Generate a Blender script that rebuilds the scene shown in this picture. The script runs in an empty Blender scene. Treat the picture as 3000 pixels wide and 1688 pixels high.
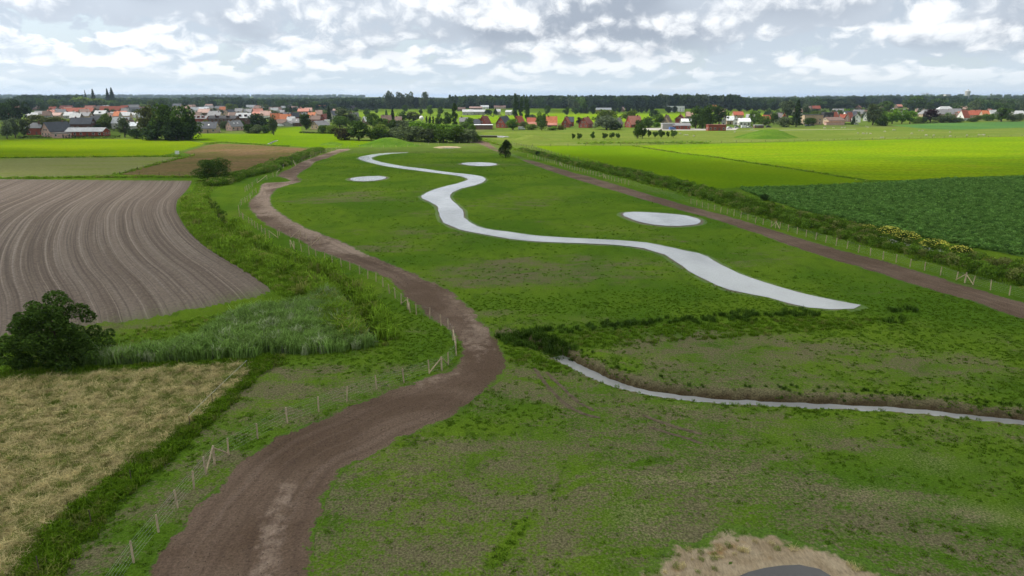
import bpy, bmesh, math, random
import numpy as np
from mathutils import Vector, Matrix
from mathutils.geometry import delaunay_2d_cdt

random.seed(7)
rng = np.random.default_rng(11)
R = math.radians
scene = bpy.context.scene
COL = scene.collection

# ------------------------------------------------------------------ camera
CAM_H = 24.0                       # drone height above the meadow
FPX = 2000.0                       # focal length in pixels of a 3000 px wide photo (24 mm equivalent)
HORIZON = 284.0
PITCH = math.atan((844.0 - HORIZON) / FPX)
cam_data = bpy.data.cameras.new('drone_camera')
cam_data.sensor_width = 36.0
cam_data.lens = 24.0
cam_data.clip_start = 0.5
cam_data.clip_end = 60000.0
cam = bpy.data.objects.new('drone_camera', cam_data)
cam.location = (0, 0, CAM_H)
cam.rotation_euler = (math.pi / 2 - PITCH, 0, 0)
COL.objects.link(cam)
scene.camera = cam

# ------------------------------------------------------------------ light
SUN_EL, SUN_AZ = R(52), R(-80)     # high on the left of the camera
sun_dir = Vector((math.sin(SUN_AZ) * math.cos(SUN_EL), math.cos(SUN_AZ) * math.cos(SUN_EL), math.sin(SUN_EL)))
sun_data = bpy.data.lights.new('sun', 'SUN')
sun_data.energy = 5.0
sun_data.angle = R(1.5)
sun_data.color = (1.0, 0.95, 0.86)
sun = bpy.data.objects.new('sun', sun_data)
sun.rotation_euler = sun_dir.to_track_quat('Z', 'Y').to_euler()
sun.location = (0, 0, 300)
COL.objects.link(sun)

scene.view_settings.view_transform = 'Standard'
scene.view_settings.look = 'None'
scene.view_settings.gamma = 1.0
scene.view_settings.exposure = 0.16
scene.view_settings.use_curve_mapping = False
scene.cycles.max_bounces = 4
scene.cycles.diffuse_bounces = 2
scene.cycles.glossy_bounces = 2
scene.cycles.transparent_max_bounces = 6
scene.cycles.volume_bounces = 0
scene.cycles.use_denoising = True
scene.cycles.use_adaptive_sampling = True
scene.cycles.adaptive_threshold = 0.02
scene.cycles.caustics_reflective = False
scene.cycles.caustics_refractive = False


class NT:
    """small node-tree helper"""
    def __init__(self, tree):
        self.t = tree
    def n(self, kind, **kw):
        nd = self.t.nodes.new(kind)
        for k, v in kw.items():
            if k.startswith('i_'):
                key = k[2:]
                key = int(key) if key.isdigit() else key.replace('_', ' ')
                nd.inputs[key].default_value = v
            else:
                setattr(nd, k, v)
        return nd
    def l(self, a, b):
        self.t.links.new(a, b)
    def math(self, op, a, b=None, c=None, clamp=False):
        nd = self.n('ShaderNodeMath', operation=op, use_clamp=clamp)
        for i, v in enumerate((a, b, c)):
            if v is None:
                continue
            if isinstance(v, (int, float)):
                nd.inputs[i].default_value = v
            else:
                self.l(v, nd.inputs[i])
        return nd.outputs[0]
    def vmath(self, op, a, b=None):
        nd = self.n('ShaderNodeVectorMath', operation=op)
        for i, v in enumerate((a, b)):
            if v is None:
                continue
            if isinstance(v, (tuple, list)):
                nd.inputs[i].default_value = v
            else:
                self.l(v, nd.inputs[i])
        return nd.outputs['Value'] if op in ('DOT_PRODUCT', 'LENGTH') else nd.outputs[0]
    def noise(self, vec, scale, detail=4, rough=0.55, lac=2.0, dist=0.0):
        nd = self.n('ShaderNodeTexNoise')
        nd.inputs['Scale'].default_value = scale
        nd.inputs['Detail'].default_value = detail
        nd.inputs['Roughness'].default_value = rough
        nd.inputs['Lacunarity'].default_value = lac
        nd.inputs['Distortion'].default_value = dist
        if vec is not None:
            self.l(vec, nd.inputs['Vector'])
        return nd.outputs['Fac']
    def ramp(self, fac, a, b, c0=0.0, c1=1.0, smooth=True):
        nd = self.n('ShaderNodeMapRange')
        nd.interpolation_type = 'SMOOTHSTEP' if smooth else 'LINEAR'
        self.l(fac, nd.inputs[0])
        for i, v in zip((1, 2, 3, 4), (a, b, c0, c1)):
            nd.inputs[i].default_value = v
        return nd.outputs[0]
    def mix(self, fac, a, b, mode='MIX'):
        nd = self.n('ShaderNodeMix', data_type='RGBA', blend_type=mode)
        for sock, v in ((nd.inputs[0], fac), (nd.inputs[6], a), (nd.inputs[7], b)):
            if isinstance(v, (int, float)):
                sock.default_value = v
            elif isinstance(v, (tuple, list)):
                sock.default_value = (*v[:3], 1.0)
            else:
                self.l(v, sock)
        return nd.outputs[2]
    def attr(self, name):
        return self.n('ShaderNodeAttribute', attribute_name=name)


SKY_A, SKY_B = 1.3, 5.1


def make_world():
    w = bpy.data.worlds.new('World')
    scene.world = w
    w.use_nodes = True
    w.node_tree.nodes.clear()
    t = NT(w.node_tree)
    sky = t.n('ShaderNodeTexSky', sky_type='NISHITA', sun_disc=False)
    sky.sun_elevation = SUN_EL
    sky.sun_rotation = SUN_AZ
    sky.air_density = 1.0
    sky.dust_density = 1.5
    tc = t.n('ShaderNodeTexCoord')
    d = t.vmath('NORMALIZE', tc.outputs['Generated'])
    sep = t.n('ShaderNodeSeparateXYZ')
    t.l(d, sep.inputs[0])
    zz = t.math('MAXIMUM', sep.outputs[2], 0.0)

    az = t.math('ARCTAN2', sep.outputs[0], sep.outputs[1])

    def sheet_vec(c, scale, offs, wide, flat, warp):
        """cloud-layer coordinates that flatten toward the horizon, gently warped"""
        e = t.math('ADD', zz, c)
        comb = t.n('ShaderNodeCombineXYZ')
        t.l(t.math('MULTIPLY', az, wide), comb.inputs[0])
        t.l(t.math('MULTIPLY', t.math('LOGARITHM', e, 2.71828), flat), comb.inputs[1])
        comb.inputs[2].default_value = offs
        v = comb.outputs[0]
        wn = t.n('ShaderNodeTexNoise')
        wn.inputs['Scale'].default_value = scale * 2.0
        wn.inputs['Detail'].default_value = 2
        t.l(v, wn.inputs['Vector'])
        s = t.n('ShaderNodeVectorMath', operation='SCALE')
        s.inputs[3].default_value = warp
        t.l(wn.outputs['Color'], s.inputs[0])
        return t.vmath('ADD', v, s.outputs[0])

    # broken stratocumulus: wide grey decks high up, heaped white clouds below them, veils toward the horizon
    vb = sheet_vec(0.05, 0.62, SKY_A, 6.5, 2.4, 0.6)
    big = t.noise(vb, 0.55, 7, 0.50)
    big_s = t.noise(vb, 0.55, 2, 0.45)
    big_up = t.noise(t.vmath('ADD', vb, (0, 0.30, 0)), 0.55, 2, 0.45)
    vp = sheet_vec(0.04, 0.95, SKY_B, 13.0, 2.3, 0.45)
    puff = t.noise(vp, 0.78, 7, 0.54)
    puff_s = t.noise(vp, 0.78, 2, 0.5)
    puff_up = t.noise(t.vmath('ADD', vp, (0, 0.22, 0)), 0.78, 2, 0.5)
    fine = t.noise(t.vmath('ADD', vp, (0, 0, 3)), 3.4, 6, 0.68)
    vo = t.n('ShaderNodeTexVoronoi', feature='SMOOTH_F1')
    vo.inputs['Scale'].default_value = 3.0
    vo.inputs['Smoothness'].default_value = 0.35
    t.l(vp, vo.inputs['Vector'])
    cells = vo.outputs['Distance']
    wob = t.math('MULTIPLY', t.math('SUBTRACT', t.math('ADD', fine, t.math('MULTIPLY', t.math('SUBTRACT', 0.45, cells), 0.55)), 0.5), 0.26)
    lit_b = t.math('ADD', t.math('SUBTRACT', big_s, big_up), wob)
    lit_p = t.math('ADD', t.math('SUBTRACT', puff_s, puff_up), t.math('MULTIPLY', wob, 1.1))
    tone_b = t.ramp(lit_b, -0.03, 0.12)
    tone_p = t.ramp(lit_p, -0.055, 0.07)
    lift = t.ramp(zz, 0.06, 0.14, 0.0, 0.085)
    deck = t.ramp(t.math('ADD', t.math('ADD', big, lift), t.math('MULTIPLY', wob, 0.35)), 0.468, 0.508)
    heap = t.ramp(t.math('ADD', puff, t.math('MULTIPLY', wob, 0.5)), 0.375, 0.425)
    shadow = t.mix(t.ramp(zz, 0.02, 0.12), (6.6, 7.6, 8.5), (5.3, 6.1, 7.1))
    heap_c = t.mix(tone_p, shadow, (10.4, 10.7, 11.0))
    veil = t.mix(0.75, sky.outputs[0], (7.4, 8.6, 9.5))
    col = t.mix(heap, veil, heap_c)
    deck_shadow = t.mix(t.ramp(big_s, 0.46, 0.62), (5.8, 6.5, 7.4), (4.1, 4.7, 5.6))
    deck_c = t.mix(tone_b, deck_shadow, (10.4, 10.7, 11.0))
    col = t.mix(t.math('MULTIPLY', deck, t.ramp(zz, 0.035, 0.085)), col, deck_c)
    haze = t.ramp(zz, 0.0, 0.05, 0.85, 0.0)
    low = t.noise(layer_vec(t, sep, zz), 1.0, 5, 0.5)
    hz = t.mix(t.ramp(low, 0.4, 0.62), (7.2, 8.5, 9.4), (8.8, 9.6, 10.1))
    col = t.mix(haze, col, hz)
    # thin cloud scatters sunlight forward: brighter toward the sun
    dot = t.vmath('DOT_PRODUCT', d, tuple(sun_dir))
    glow = t.math('POWER', t.math('MAXIMUM', dot, 0.0), 3.0)
    gain = t.math('ADD', t.math('ADD', 0.89, t.math('MULTIPLY', zz, 0.45)), t.math('MULTIPLY', glow, 1.0))
    sc = t.n('ShaderNodeVectorMath', operation='SCALE')
    t.l(col, sc.inputs[0])
    t.l(gain, sc.inputs[3])
    bg = t.n('ShaderNodeBackground')
    bg.inputs[1].default_value = 0.1
    t.l(sc.outputs[0], bg.inputs[0])
    out = t.n('ShaderNodeOutputWorld')
    t.l(bg.outputs[0], out.inputs[0])


def layer_vec(t, sep, zz):
    comb = t.n('ShaderNodeCombineXYZ')
    t.l(t.math('MULTIPLY', sep.outputs[0], 5.0), comb.inputs[0])
    t.l(t.math('MULTIPLY', zz, 60.0), comb.inputs[1])
    return comb.outputs[0]


make_world()

# ------------------------------------------------------------------ measuring the place
cp, sp = math.cos(PITCH), math.sin(PITCH)


def ground_at(px, py, z=0.0):
    """ground point surveyed from the photograph (pixel of the 3000 px photo -> metres)"""
    u, v = (px - 1500.0) / FPX, (py - 844.0) / FPX
    t = (CAM_H - z) / (sp + v * cp)
    return (u * t, (cp - v * sp) * t)


def dist_at(py, z=0.0):
    v = (py - 844.0) / FPX
    return (CAM_H - z) / (sp + v * cp)


def height_at(Y, py):
    """height of something standing at forward distance Y whose top is seen at row py"""
    v = (py - 844.0) / FPX
    t = Y / (cp - v * sp)
    return CAM_H - t * (sp + v * cp)


def G(pts, z=0.0):
    return [ground_at(x, y, z) for x, y in pts]


def crop(ox, oy, s, pts):
    return [(ox + x * s, oy + y * s) for x, y in pts]


def C1(pts): return crop(0, 400, .3882, pts)
def C2(pts): return crop(0, 800, .3882, pts)
def C3(pts): return crop(0, 1126, .3882, pts)
def C4(pts): return crop(700, 400, .3882, pts)
def C5(pts): return crop(1000, 800, .3882, pts)
def C6(pts): return crop(2000, 400, .3882, pts)
def C7(pts): return crop(2000, 800, .3882, pts)
def C8(pts): return crop(1500, 1126, .5823, pts)
def CH(ox, pts): return crop(ox, 240, .2329, pts)

# ------------------------------------------------------------------ numpy noise
def _hash(ix, iy, seed):
    h = (ix.astype(np.int64) * 374761393 + iy.astype(np.int64) * 668265263 + seed * 1442695041) & 0x7fffffff
    h = ((h ^ (h >> 13)) * 1274126177) & 0x7fffffff
    return ((h ^ (h >> 16)) & 0xffff) / 65535.0


def vnoise(x, y, seed=0):
    x, y = np.asarray(x, float), np.asarray(y, float)
    ix, iy = np.floor(x), np.floor(y)
    fx, fy = x - ix, y - iy
    fx, fy = fx * fx * (3 - 2 * fx), fy * fy * (3 - 2 * fy)
    a, b = _hash(ix, iy, seed), _hash(ix + 1, iy, seed)
    c, d = _hash(ix, iy + 1, seed), _hash(ix + 1, iy + 1, seed)
    return (a * (1 - fx) + b * fx) * (1 - fy) + (c * (1 - fx) + d * fx) * fy


def fbm(x, y, seed=0, octaves=4):
    s, a, tot = 0.0, 1.0, 0.0
    for o in range(octaves):
        s = s + a * vnoise(np.asarray(x) * 2 ** o, np.asarray(y) * 2 ** o, seed + o * 17)
        tot += a
        a *= 0.5
    return s / tot


def sstep(a, b, x):
    t = np.clip((np.asarray(x, float) - a) / (b - a), 0, 1)
    return t * t * (3 - 2 * t)


def seg_dist(px, py, poly, closed=False):
    """distance to polyline, and side sign (positive = left of direction)"""
    px, py = np.asarray(px, float), np.asarray(py, float)
    best = np.full(px.shape, 1e18)
    side = np.zeros(px.shape)
    pts = list(poly) + ([poly[0]] if closed else [])
    for (ax, ay), (bx, by) in zip(pts[:-1], pts[1:]):
        dx, dy = bx - ax, by - ay
        L = dx * dx + dy * dy + 1e-12
        t = np.clip(((px - ax) * dx + (py - ay) * dy) / L, 0, 1)
        qx, qy = px - ax - t * dx, py - ay - t * dy
        dd = qx * qx + qy * qy
        m = dd < best
        best = np.where(m, dd, best)
        side = np.where(m, np.sign(dx * (py - ay) - dy * (px - ax)), side)
    return np.sqrt(best), side


def inside(px, py, poly):
    px, py = np.asarray(px, float), np.asarray(py, float)
    r = np.zeros(px.shape, bool)
    n = len(poly)
    for i in range(n):
        x1, y1 = poly[i]
        x2, y2 = poly[(i + 1) % n]
        if y1 == y2:
            continue
        c = ((y1 > py) != (y2 > py)) & (px < (x2 - x1) * (py - y1) / (y2 - y1) + x1)
        r ^= c
    return r


def resample(poly, step, closed=False):
    pts = np.array(list(poly) + ([poly[0]] if closed else []), float)
    seg = np.hypot(*(pts[1:] - pts[:-1]).T)
    s = np.concatenate([[0], np.cumsum(seg)])
    n = max(2, int(s[-1] / step))
    q = np.linspace(0, s[-1], n + 1)
    if closed:
        q = q[:-1]
    return np.stack([np.interp(q, s, pts[:, 0]), np.interp(q, s, pts[:, 1])], 1)


def smooth_line(poly, rounds=2, closed=False):
    p = [tuple(q) for q in poly]
    for _ in range(rounds):
        out = [] if closed else [p[0]]
        n = len(p)
        for i in range(n if closed else n - 1):
            a, b = p[i], p[(i + 1) % n]
            out.append((a[0] * .75 + b[0] * .25, a[1] * .75 + b[1] * .25))
            out.append((a[0] * .25 + b[0] * .75, a[1] * .25 + b[1] * .75))
        if not closed:
            out.append(p[-1])
        p = out
    return p

# ------------------------------------------------------------------ object helpers
def link(o, parent=None):
    COL.objects.link(o)
    if parent is not None:
        o.parent = parent
    return o


def mesh_from(name, verts, faces, mats=(), smooth=False, attrs=None, mat_idx=None):
    me = bpy.data.meshes.new(name)
    verts = np.asarray(verts, dtype=np.float32)
    if isinstance(faces, np.ndarray):
        k = faces.shape[1]
        me.vertices.add(len(verts))
        me.vertices.foreach_set('co', verts.ravel())
        me.loops.add(faces.size)
        me.loops.foreach_set('vertex_index', faces.astype(np.int32).ravel())
        me.polygons.add(len(faces))
        me.polygons.foreach_set('loop_start', np.arange(0, faces.size, k, dtype=np.int32))
        me.update(calc_edges=True)
    else:
        me.from_pydata([tuple(map(float, v)) for v in verts], [], faces)
        me.update()
    for m in mats:
        me.materials.append(m)
    if mat_idx is not None:
        me.polygons.foreach_set('material_index', np.asarray(mat_idx, dtype=np.int32))
    if smooth:
        me.polygons.foreach_set('use_smooth', np.ones(len(me.polygons), dtype=bool))
    if attrs:
        for k, v in attrs.items():
            a = me.attributes.new(k, 'FLOAT', 'POINT')
            a.data.foreach_set('value', np.asarray(v, dtype=np.float32))
    return me


def add(name, me, parent=None, label=None, cat=None, group=None, kind=None):
    o = bpy.data.objects.new(name, me)
    link(o, parent)
    tag(o, label, cat, group, kind)
    return o


def tag(o, label=None, cat=None, group=None, kind=None):
    if label: o['label'] = label
    if cat: o['category'] = cat
    if group: o['group'] = group
    if kind: o['kind'] = kind
    return o


def empty(name, loc, rz=0.0, label=None, cat=None, group=None):
    o = bpy.data.objects.new(name, None)
    o.empty_display_size = 0.5
    o.location = loc
    o.rotation_euler = (0, 0, rz)
    link(o)
    return tag(o, label, cat, group)


def box_geo(x0, x1, y0, y1, z0, z1):
    v = [(x0, y0, z0), (x1, y0, z0), (x1, y1, z0), (x0, y1, z0), (x0, y0, z1), (x1, y0, z1), (x1, y1, z1), (x0, y1, z1)]
    f = [(0, 3, 2, 1), (4, 5, 6, 7), (0, 1, 5, 4), (1, 2, 6, 5), (2, 3, 7, 6), (3, 0, 4, 7)]
    return v, f


class MB:
    """collects shapes into one mesh"""
    def __init__(self):
        self.v, self.f = [], []
    def geo(self, v, f):
        o = len(self.v)
        self.v += [tuple(p) for p in v]
        self.f += [tuple(i + o for i in q) for q in f]
        return self
    def box(self, *a):
        return self.geo(*box_geo(*a))
    def tube(self, a, b, r0, r1=None, n=6, cap=True):
        r1 = r0 if r1 is None else r1
        a, b = Vector(a), Vector(b)
        ax = (b - a).normalized()
        u = ax.cross(Vector((0, 0, 1)))
        if u.length < 1e-4:
            u = Vector((1, 0, 0))
        u.normalize()
        w = ax.cross(u)
        v = []
        for p, r in ((a, r0), (b, r1)):
            for i in range(n):
                t = 2 * math.pi * i / n
                v.append(p + u * (r * math.cos(t)) + w * (r * math.sin(t)))
        f = [(i, (i + 1) % n, n + (i + 1) % n, n + i) for i in range(n)]
        if cap:
            f += [tuple(range(n - 1, -1, -1)), tuple(range(n, 2 * n))]
        return self.geo(v, f)
    def mesh(self, name, mat, smooth=False):
        return mesh_from(name, self.v, self.f, [mat] if mat else [], smooth)
    def build(self, name, mat, parent=None, smooth=False, **kw):
        return add(name, self.mesh(name, mat, smooth), parent, **kw)

# ------------------------------------------------------------------ materials
def new_mat(name):
    m = bpy.data.materials.new(name)
    m.use_nodes = True
    m.node_tree.nodes.clear()
    t = NT(m.node_tree)
    out = t.n('ShaderNodeOutputMaterial')
    return m, t, out


def principled(t, out, color, rough=0.9, spec=0.2, normal=None, **kw):
    p = t.n('ShaderNodeBsdfPrincipled')
    p.inputs['Roughness'].default_value = rough
    p.inputs['Specular IOR Level'].default_value = spec
    if isinstance(color, (tuple, list)):
        p.inputs['Base Color'].default_value = (*color[:3], 1)
    else:
        t.l(color, p.inputs['Base Color'])
    if normal is not None:
        t.l(normal, p.inputs['Normal'])
    for k, v in kw.items():
        p.inputs[k].default_value = v
    t.l(p.outputs[0], out.inputs[0])
    return p


def bump(t, h, strength, dist):
    b = t.n('ShaderNodeBump')
    b.inputs['Strength'].default_value = strength
    b.inputs['Distance'].default_value = dist
    t.l(h, b.inputs['Height'])
    return b.outputs[0]


def pos(t):
    return t.n('ShaderNodeNewGeometry').outputs['Position']


def scaled(t, v, s):
    return t.vmath('MULTIPLY', v, s)


def simple(name, col, rough=0.85, spec=0.2, var=0.25, scale=1.5, bumpd=0.0):
    m, t, out = new_mat(name)
    p = pos(t)
    n = t.noise(p, scale, 5, 0.6)
    f = t.ramp(n, 0.3, 0.7, 1 - var, 1 + var)
    c = t.n('ShaderNodeVectorMath', operation='SCALE')
    c.inputs[0].default_value = col
    t.l(f, c.inputs[3])
    principled(t, out, c.outputs[0], rough, spec, bump(t, n, 0.6, bumpd) if bumpd else None)
    return m


GREEN_LUSH = (0.063, 0.126, 0.011)
GREEN_MID = (0.102, 0.166, 0.014)
GREEN_DARK = (0.036, 0.072, 0.010)
MUD = (0.112, 0.091, 0.058)
STRAW = (0.25, 0.21, 0.125)


def grass_color(t, p, mud=None, dry=None, wet=None, lush=GREEN_LUSH, mid=GREEN_MID, dark=GREEN_DARK, mudc=MUD):
    n1 = t.noise(p, 0.045, 4, 0.6, dist=0.4)
    n2 = t.noise(scaled(t, p, (1, 0.6, 1)), 0.5, 4, 0.65)
    n3 = t.noise(p, 7.0, 4, 0.7)
    c = t.mix(t.ramp(n1, 0.35, 0.65), lush, mid)
    c = t.mix(t.math('MULTIPLY', t.ramp(n2, 0.48, 0.72), 0.55), c, dark)
    if mud is not None:
        nf = t.noise(p, 3.6, 6, 0.8)
        nm = t.noise(scaled(t, p, (0.55, 1.0, 1)), 0.42, 4, 0.6, dist=0.6)
        f = t.math('ADD', mud, t.math('ADD', t.math('MULTIPLY', t.math('SUBTRACT', nm, 0.5), 1.25),
                                      t.math('MULTIPLY', t.math('SUBTRACT', nf, 0.5), 1.9)))
        mc = t.mix(t.ramp(n3, 0.3, 0.7), mudc, tuple(x * 1.5 for x in mudc))
        c = t.mix(t.ramp(f, 0.40, 0.76, 0.0, 0.85), c, mc)
    if wet is not None:
        c = t.mix(t.math('MULTIPLY', wet, 0.85), c, (0.045, 0.029, 0.016))
    if dry is not None:
        f = t.math('ADD', dry, t.math('ADD', t.math('MULTIPLY', t.math('SUBTRACT', n2, 0.5), 0.7),
                                      t.math('MULTIPLY', t.math('SUBTRACT', n3, 0.5), 1.8)))
        c = t.mix(t.math('MULTIPLY', t.ramp(f, 0.35, 1.15), 0.55), c, STRAW)
    k = t.ramp(n3, 0.25, 0.75, 0.58, 1.40)
    s = t.n('ShaderNodeVectorMath', operation='SCALE')
    t.l(c, s.inputs[0])
    t.l(k, s.inputs[3])
    return s.outputs[0], n2, n3


def grass_mat(name, mud_attr=None, dry_attr=None, bd=0.12, **kw):
    m, t, out = new_mat(name)
    p = pos(t)
    mud = t.attr(mud_attr).outputs['Fac'] if mud_attr else None
    dry = t.attr(dry_attr).outputs['Fac'] if dry_attr else None
    wet = t.attr('wet').outputs['Fac'] if mud_attr else None
    c, n2, n3 = grass_color(t, p, mud, dry, wet, **kw)
    h = t.math('ADD', t.math('MULTIPLY', n3, 0.6), t.math('MULTIPLY', n2, 0.6))
    principled(t, out, c, 1.0, 0.0, bump(t, h, 0.8, bd))
    return m


M = {}
M['meadow'] = grass_mat('meadow_grass', 'mud', 'dry')
M['mound'] = grass_mat('mound_grass', None, None, lush=(0.06, 0.13, 0.012), mid=(0.10, 0.17, 0.02))


def field_mat(name, c0, c1, c2=None, big=0.02, fine=1.2, bd=0.1, stretch=(1, 1, 1), rows=None, speck=0.35):
    """a crop seen from afar: two tones in broad drifts, fine leafy grain, optional seed rows"""
    m, t, out = new_mat(name)
    p = pos(t)
    a = t.noise(scaled(t, p, stretch), big, 4, 0.55, dist=0.5)
    b = t.noise(p, fine, 4, 0.7)
    c = t.mix(t.ramp(a, 0.35, 0.65), c0, c1)
    if c2:
        c = t.mix(t.ramp(t.noise(scaled(t, p, stretch), big * 4.3, 3), 0.52, 0.68, 0, 0.7), c, c2)
    k = t.ramp(b, 0.25, 0.75, 1 - speck, 1 + speck)
    if rows:
        ang, sp_, amt = rows
        d = t.vmath('DOT_PRODUCT', p, (math.cos(ang) / sp_, math.sin(ang) / sp_, 0))
        w = t.math('SINE', t.math('MULTIPLY', d, 6.2832))
        k = t.math('MULTIPLY', k, t.math('ADD', 1.0, t.math('MULTIPLY', w, amt)))
    s = t.n('ShaderNodeVectorMath', operation='SCALE')
    t.l(c, s.inputs[0])
    t.l(k, s.inputs[3])
    principled(t, out, s.outputs[0], 1.0, 0.0, bump(t, b, 0.8, bd))
    return m


M['bright_crop'] = field_mat('bright_crop', (0.150, 0.225, 0.005), (0.110, 0.195, 0.007), (0.165, 0.205, 0.012), 0.012, 0.7, 0.15, (1, 2.6, 1), rows=(1.35, 9.0, 0.05), speck=0.34)
M['fresh_pasture'] = field_mat('fresh_pasture', (0.088, 0.160, 0.004), (0.118, 0.188, 0.005), None, 0.013, 0.9, 0.08, speck=0.18)
M['left_crop'] = field_mat('left_crop', (0.130, 0.185, 0.004), (0.098, 0.158, 0.004), None, 0.012, 0.8, 0.1, (1, 3, 1), speck=0.18)
M['seedling'] = field_mat('seedling_field', (0.165, 0.170, 0.065), (0.135, 0.155, 0.050), (0.13, 0.165, 0.025), 0.015, 0.8, 0.06, (0.4, 2, 1), rows=(1.45, 2.6, 0.05), speck=0.16)
M['brown_pasture'] = field_mat('brown_pasture', (0.150, 0.098, 0.052), (0.105, 0.090, 0.032), (0.075, 0.088, 0.020), 0.022, 0.7, 0.15, (1, 1.8, 1), speck=0.3)
M['pasture_pale'] = field_mat('pale_pasture', (0.125, 0.160, 0.030), (0.095, 0.142, 0.020), (0.16, 0.175, 0.05), 0.02, 0.5, 0.15, (0.6, 2, 1), speck=0.2)
M['far_green'] = field_mat('far_green', (0.10, 0.165, 0.015), (0.13, 0.19, 0.012), (0.085, 0.125, 0.03), 0.006, 0.2, 0.1, (1, 2, 1), speck=0.15)
M['tuber_crop'] = field_mat('tuber_crop_soil', (0.060, 0.125, 0.022), (0.078, 0.145, 0.028), None, 0.05, 1.6, 0.4, speck=0.45)
M['land'] = field_mat('far_land', (0.075, 0.115, 0.022), (0.095, 0.135, 0.022), (0.12, 0.12, 0.05), 0.003, 0.1, 0.1, speck=0.15)


def edge_mix(t, c, p, width, noise_scale=1.6, amt=1.1, gmud=0.25):
    """crumbly border: soil gives way to meadow grass toward the sheet's edge"""
    e = t.attr('edge').outputs['Fac']
    n = t.noise(p, noise_scale, 5, 0.65)
    n0 = t.noise(p, 0.35, 3, 0.6)
    f = t.math('ADD', e, t.math('MULTIPLY', t.math('SUBTRACT', t.math('ADD', n, t.math('MULTIPLY', n0, 0.8)), 0.9), amt))
    mud = t.n('ShaderNodeValue'); mud.outputs[0].default_value = gmud
    g, _, _ = grass_color(t, p, mud.outputs[0])
    return t.mix(t.ramp(f, width * 0.4, width), g, c)


def dirt_mat(name='track_dirt', ew=0.38, ea=1.9):
    m, t, out = new_mat(name)
    p = pos(t)
    a = t.noise(p, 0.09, 4, 0.6, dist=0.6)
    b = t.noise(p, 1.1, 5, 0.65)
    c3 = t.noise(p, 7.0, 4, 0.75)
    wear = t.attr('wear').outputs['Fac']
    c = t.mix(t.ramp(a, 0.38, 0.62), (0.104, 0.067, 0.044), (0.155, 0.106, 0.075))
    f = t.math('ADD', wear, t.math('MULTIPLY', t.math('SUBTRACT', b, 0.5), 0.9))
    c = t.mix(t.ramp(f, 0.35, 0.75), c, (0.290, 0.215, 0.165))
    clod = t.n('ShaderNodeTexVoronoi', feature='F1')
    clod.inputs['Scale'].default_value = 2.6
    t.l(p, clod.inputs['Vector'])
    lump = t.ramp(clod.outputs['Distance'], 0.05, 0.35, 1.0, 0.0)
    ev = t.n('ShaderNodeCombineXYZ')
    t.l(t.math('MULTIPLY', t.attr('edge').outputs['Fac'], 1.5), ev.inputs[0])
    t.l(t.math('MULTIPLY', b, 0.6), ev.inputs[1])
    lanes = t.noise(t.vmath('ADD', ev.outputs[0], scaled(t, p, (0.03, 0.03, 0))), 1.0, 2, 0.5)
    c = t.mix(t.ramp(lanes, 0.52, 0.68, 0, 0.22), c, (0.205, 0.152, 0.122))
    c = t.mix(t.ramp(lanes, 0.46, 0.34, 0, 0.28), c, (0.066, 0.043, 0.032))
    k = t.math('MULTIPLY', t.ramp(c3, 0.25, 0.75, 0.62, 1.30), t.math('SUBTRACT', 1.0, t.math('MULTIPLY', lump, 0.20)))
    s = t.n('ShaderNodeVectorMath', operation='SCALE')
    t.l(c, s.inputs[0])
    t.l(k, s.inputs[3])
    col = edge_mix(t, s.outputs[0], p, ew, 1.6, ea)
    h = t.math('ADD', t.math('MULTIPLY', lump, 0.5), t.math('ADD', c3, b))
    principled(t, out, col, 0.95, 0.1, bump(t, h, 0.9, 0.10))
    return m


M['dirt'] = dirt_mat()
M['rut'] = simple('rut_soil', (0.115, 0.090, 0.062), 1.0, 0.0, 0.3, 2.0)


def sand_mat():
    m, t, out = new_mat('pond_sand')
    p = pos(t)
    a = t.noise(p, 0.5, 5, 0.65, dist=0.5)
    b = t.noise(scaled(t, p, (3.0, 0.8, 1)), 2.2, 5, 0.7)
    c = t.mix(t.ramp(a, 0.35, 0.65), (0.38, 0.30, 0.20), (0.28, 0.21, 0.13))
    c = t.mix(t.ramp(t.noise(p, 0.33, 3), 0.55, 0.7), c, (0.26, 0.15, 0.055))
    k = t.ramp(b, 0.25, 0.75, 0.7, 1.25)
    s = t.n('ShaderNodeVectorMath', operation='SCALE')
    t.l(c, s.inputs[0]); t.l(k, s.inputs[3])
    col = edge_mix(t, s.outputs[0], p, 0.9, 0.9, 2.2, 0.35)
    principled(t, out, col, 0.95, 0.15, bump(t, b, 0.8, 0.12))
    return m


M['sand'] = sand_mat()


def rim_mat():
    m, t, out = new_mat('wet_mud_rim')
    p = pos(t)
    a = t.noise(p, 0.8, 4, 0.6)
    c = t.mix(t.ramp(a, 0.35, 0.65), (0.16, 0.125, 0.085), (0.10, 0.085, 0.05))
    col = edge_mix(t, c, p, 0.9, 0.9, 1.2)
    principled(t, out, col, 0.8, 0.3, bump(t, a, 0.6, 0.1))
    return m


M['rim'] = rim_mat()


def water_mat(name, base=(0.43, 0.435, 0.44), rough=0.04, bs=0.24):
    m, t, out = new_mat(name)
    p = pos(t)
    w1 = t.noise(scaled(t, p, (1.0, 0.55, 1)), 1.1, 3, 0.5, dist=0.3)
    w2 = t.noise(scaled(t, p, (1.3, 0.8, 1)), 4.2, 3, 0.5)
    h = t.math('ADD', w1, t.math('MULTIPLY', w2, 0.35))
    silt_sheen = t.ramp(t.noise(scaled(t, p, (1, 0.5, 1)), 0.10, 3, 0.55), 0.35, 0.65)  # broad drifts of silt tone and painted sky sheen
    col = t.mix(silt_sheen, tuple(c * 0.78 for c in base), tuple(c * 1.12 for c in base))
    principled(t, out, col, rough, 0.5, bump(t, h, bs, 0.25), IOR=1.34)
    return m


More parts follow.
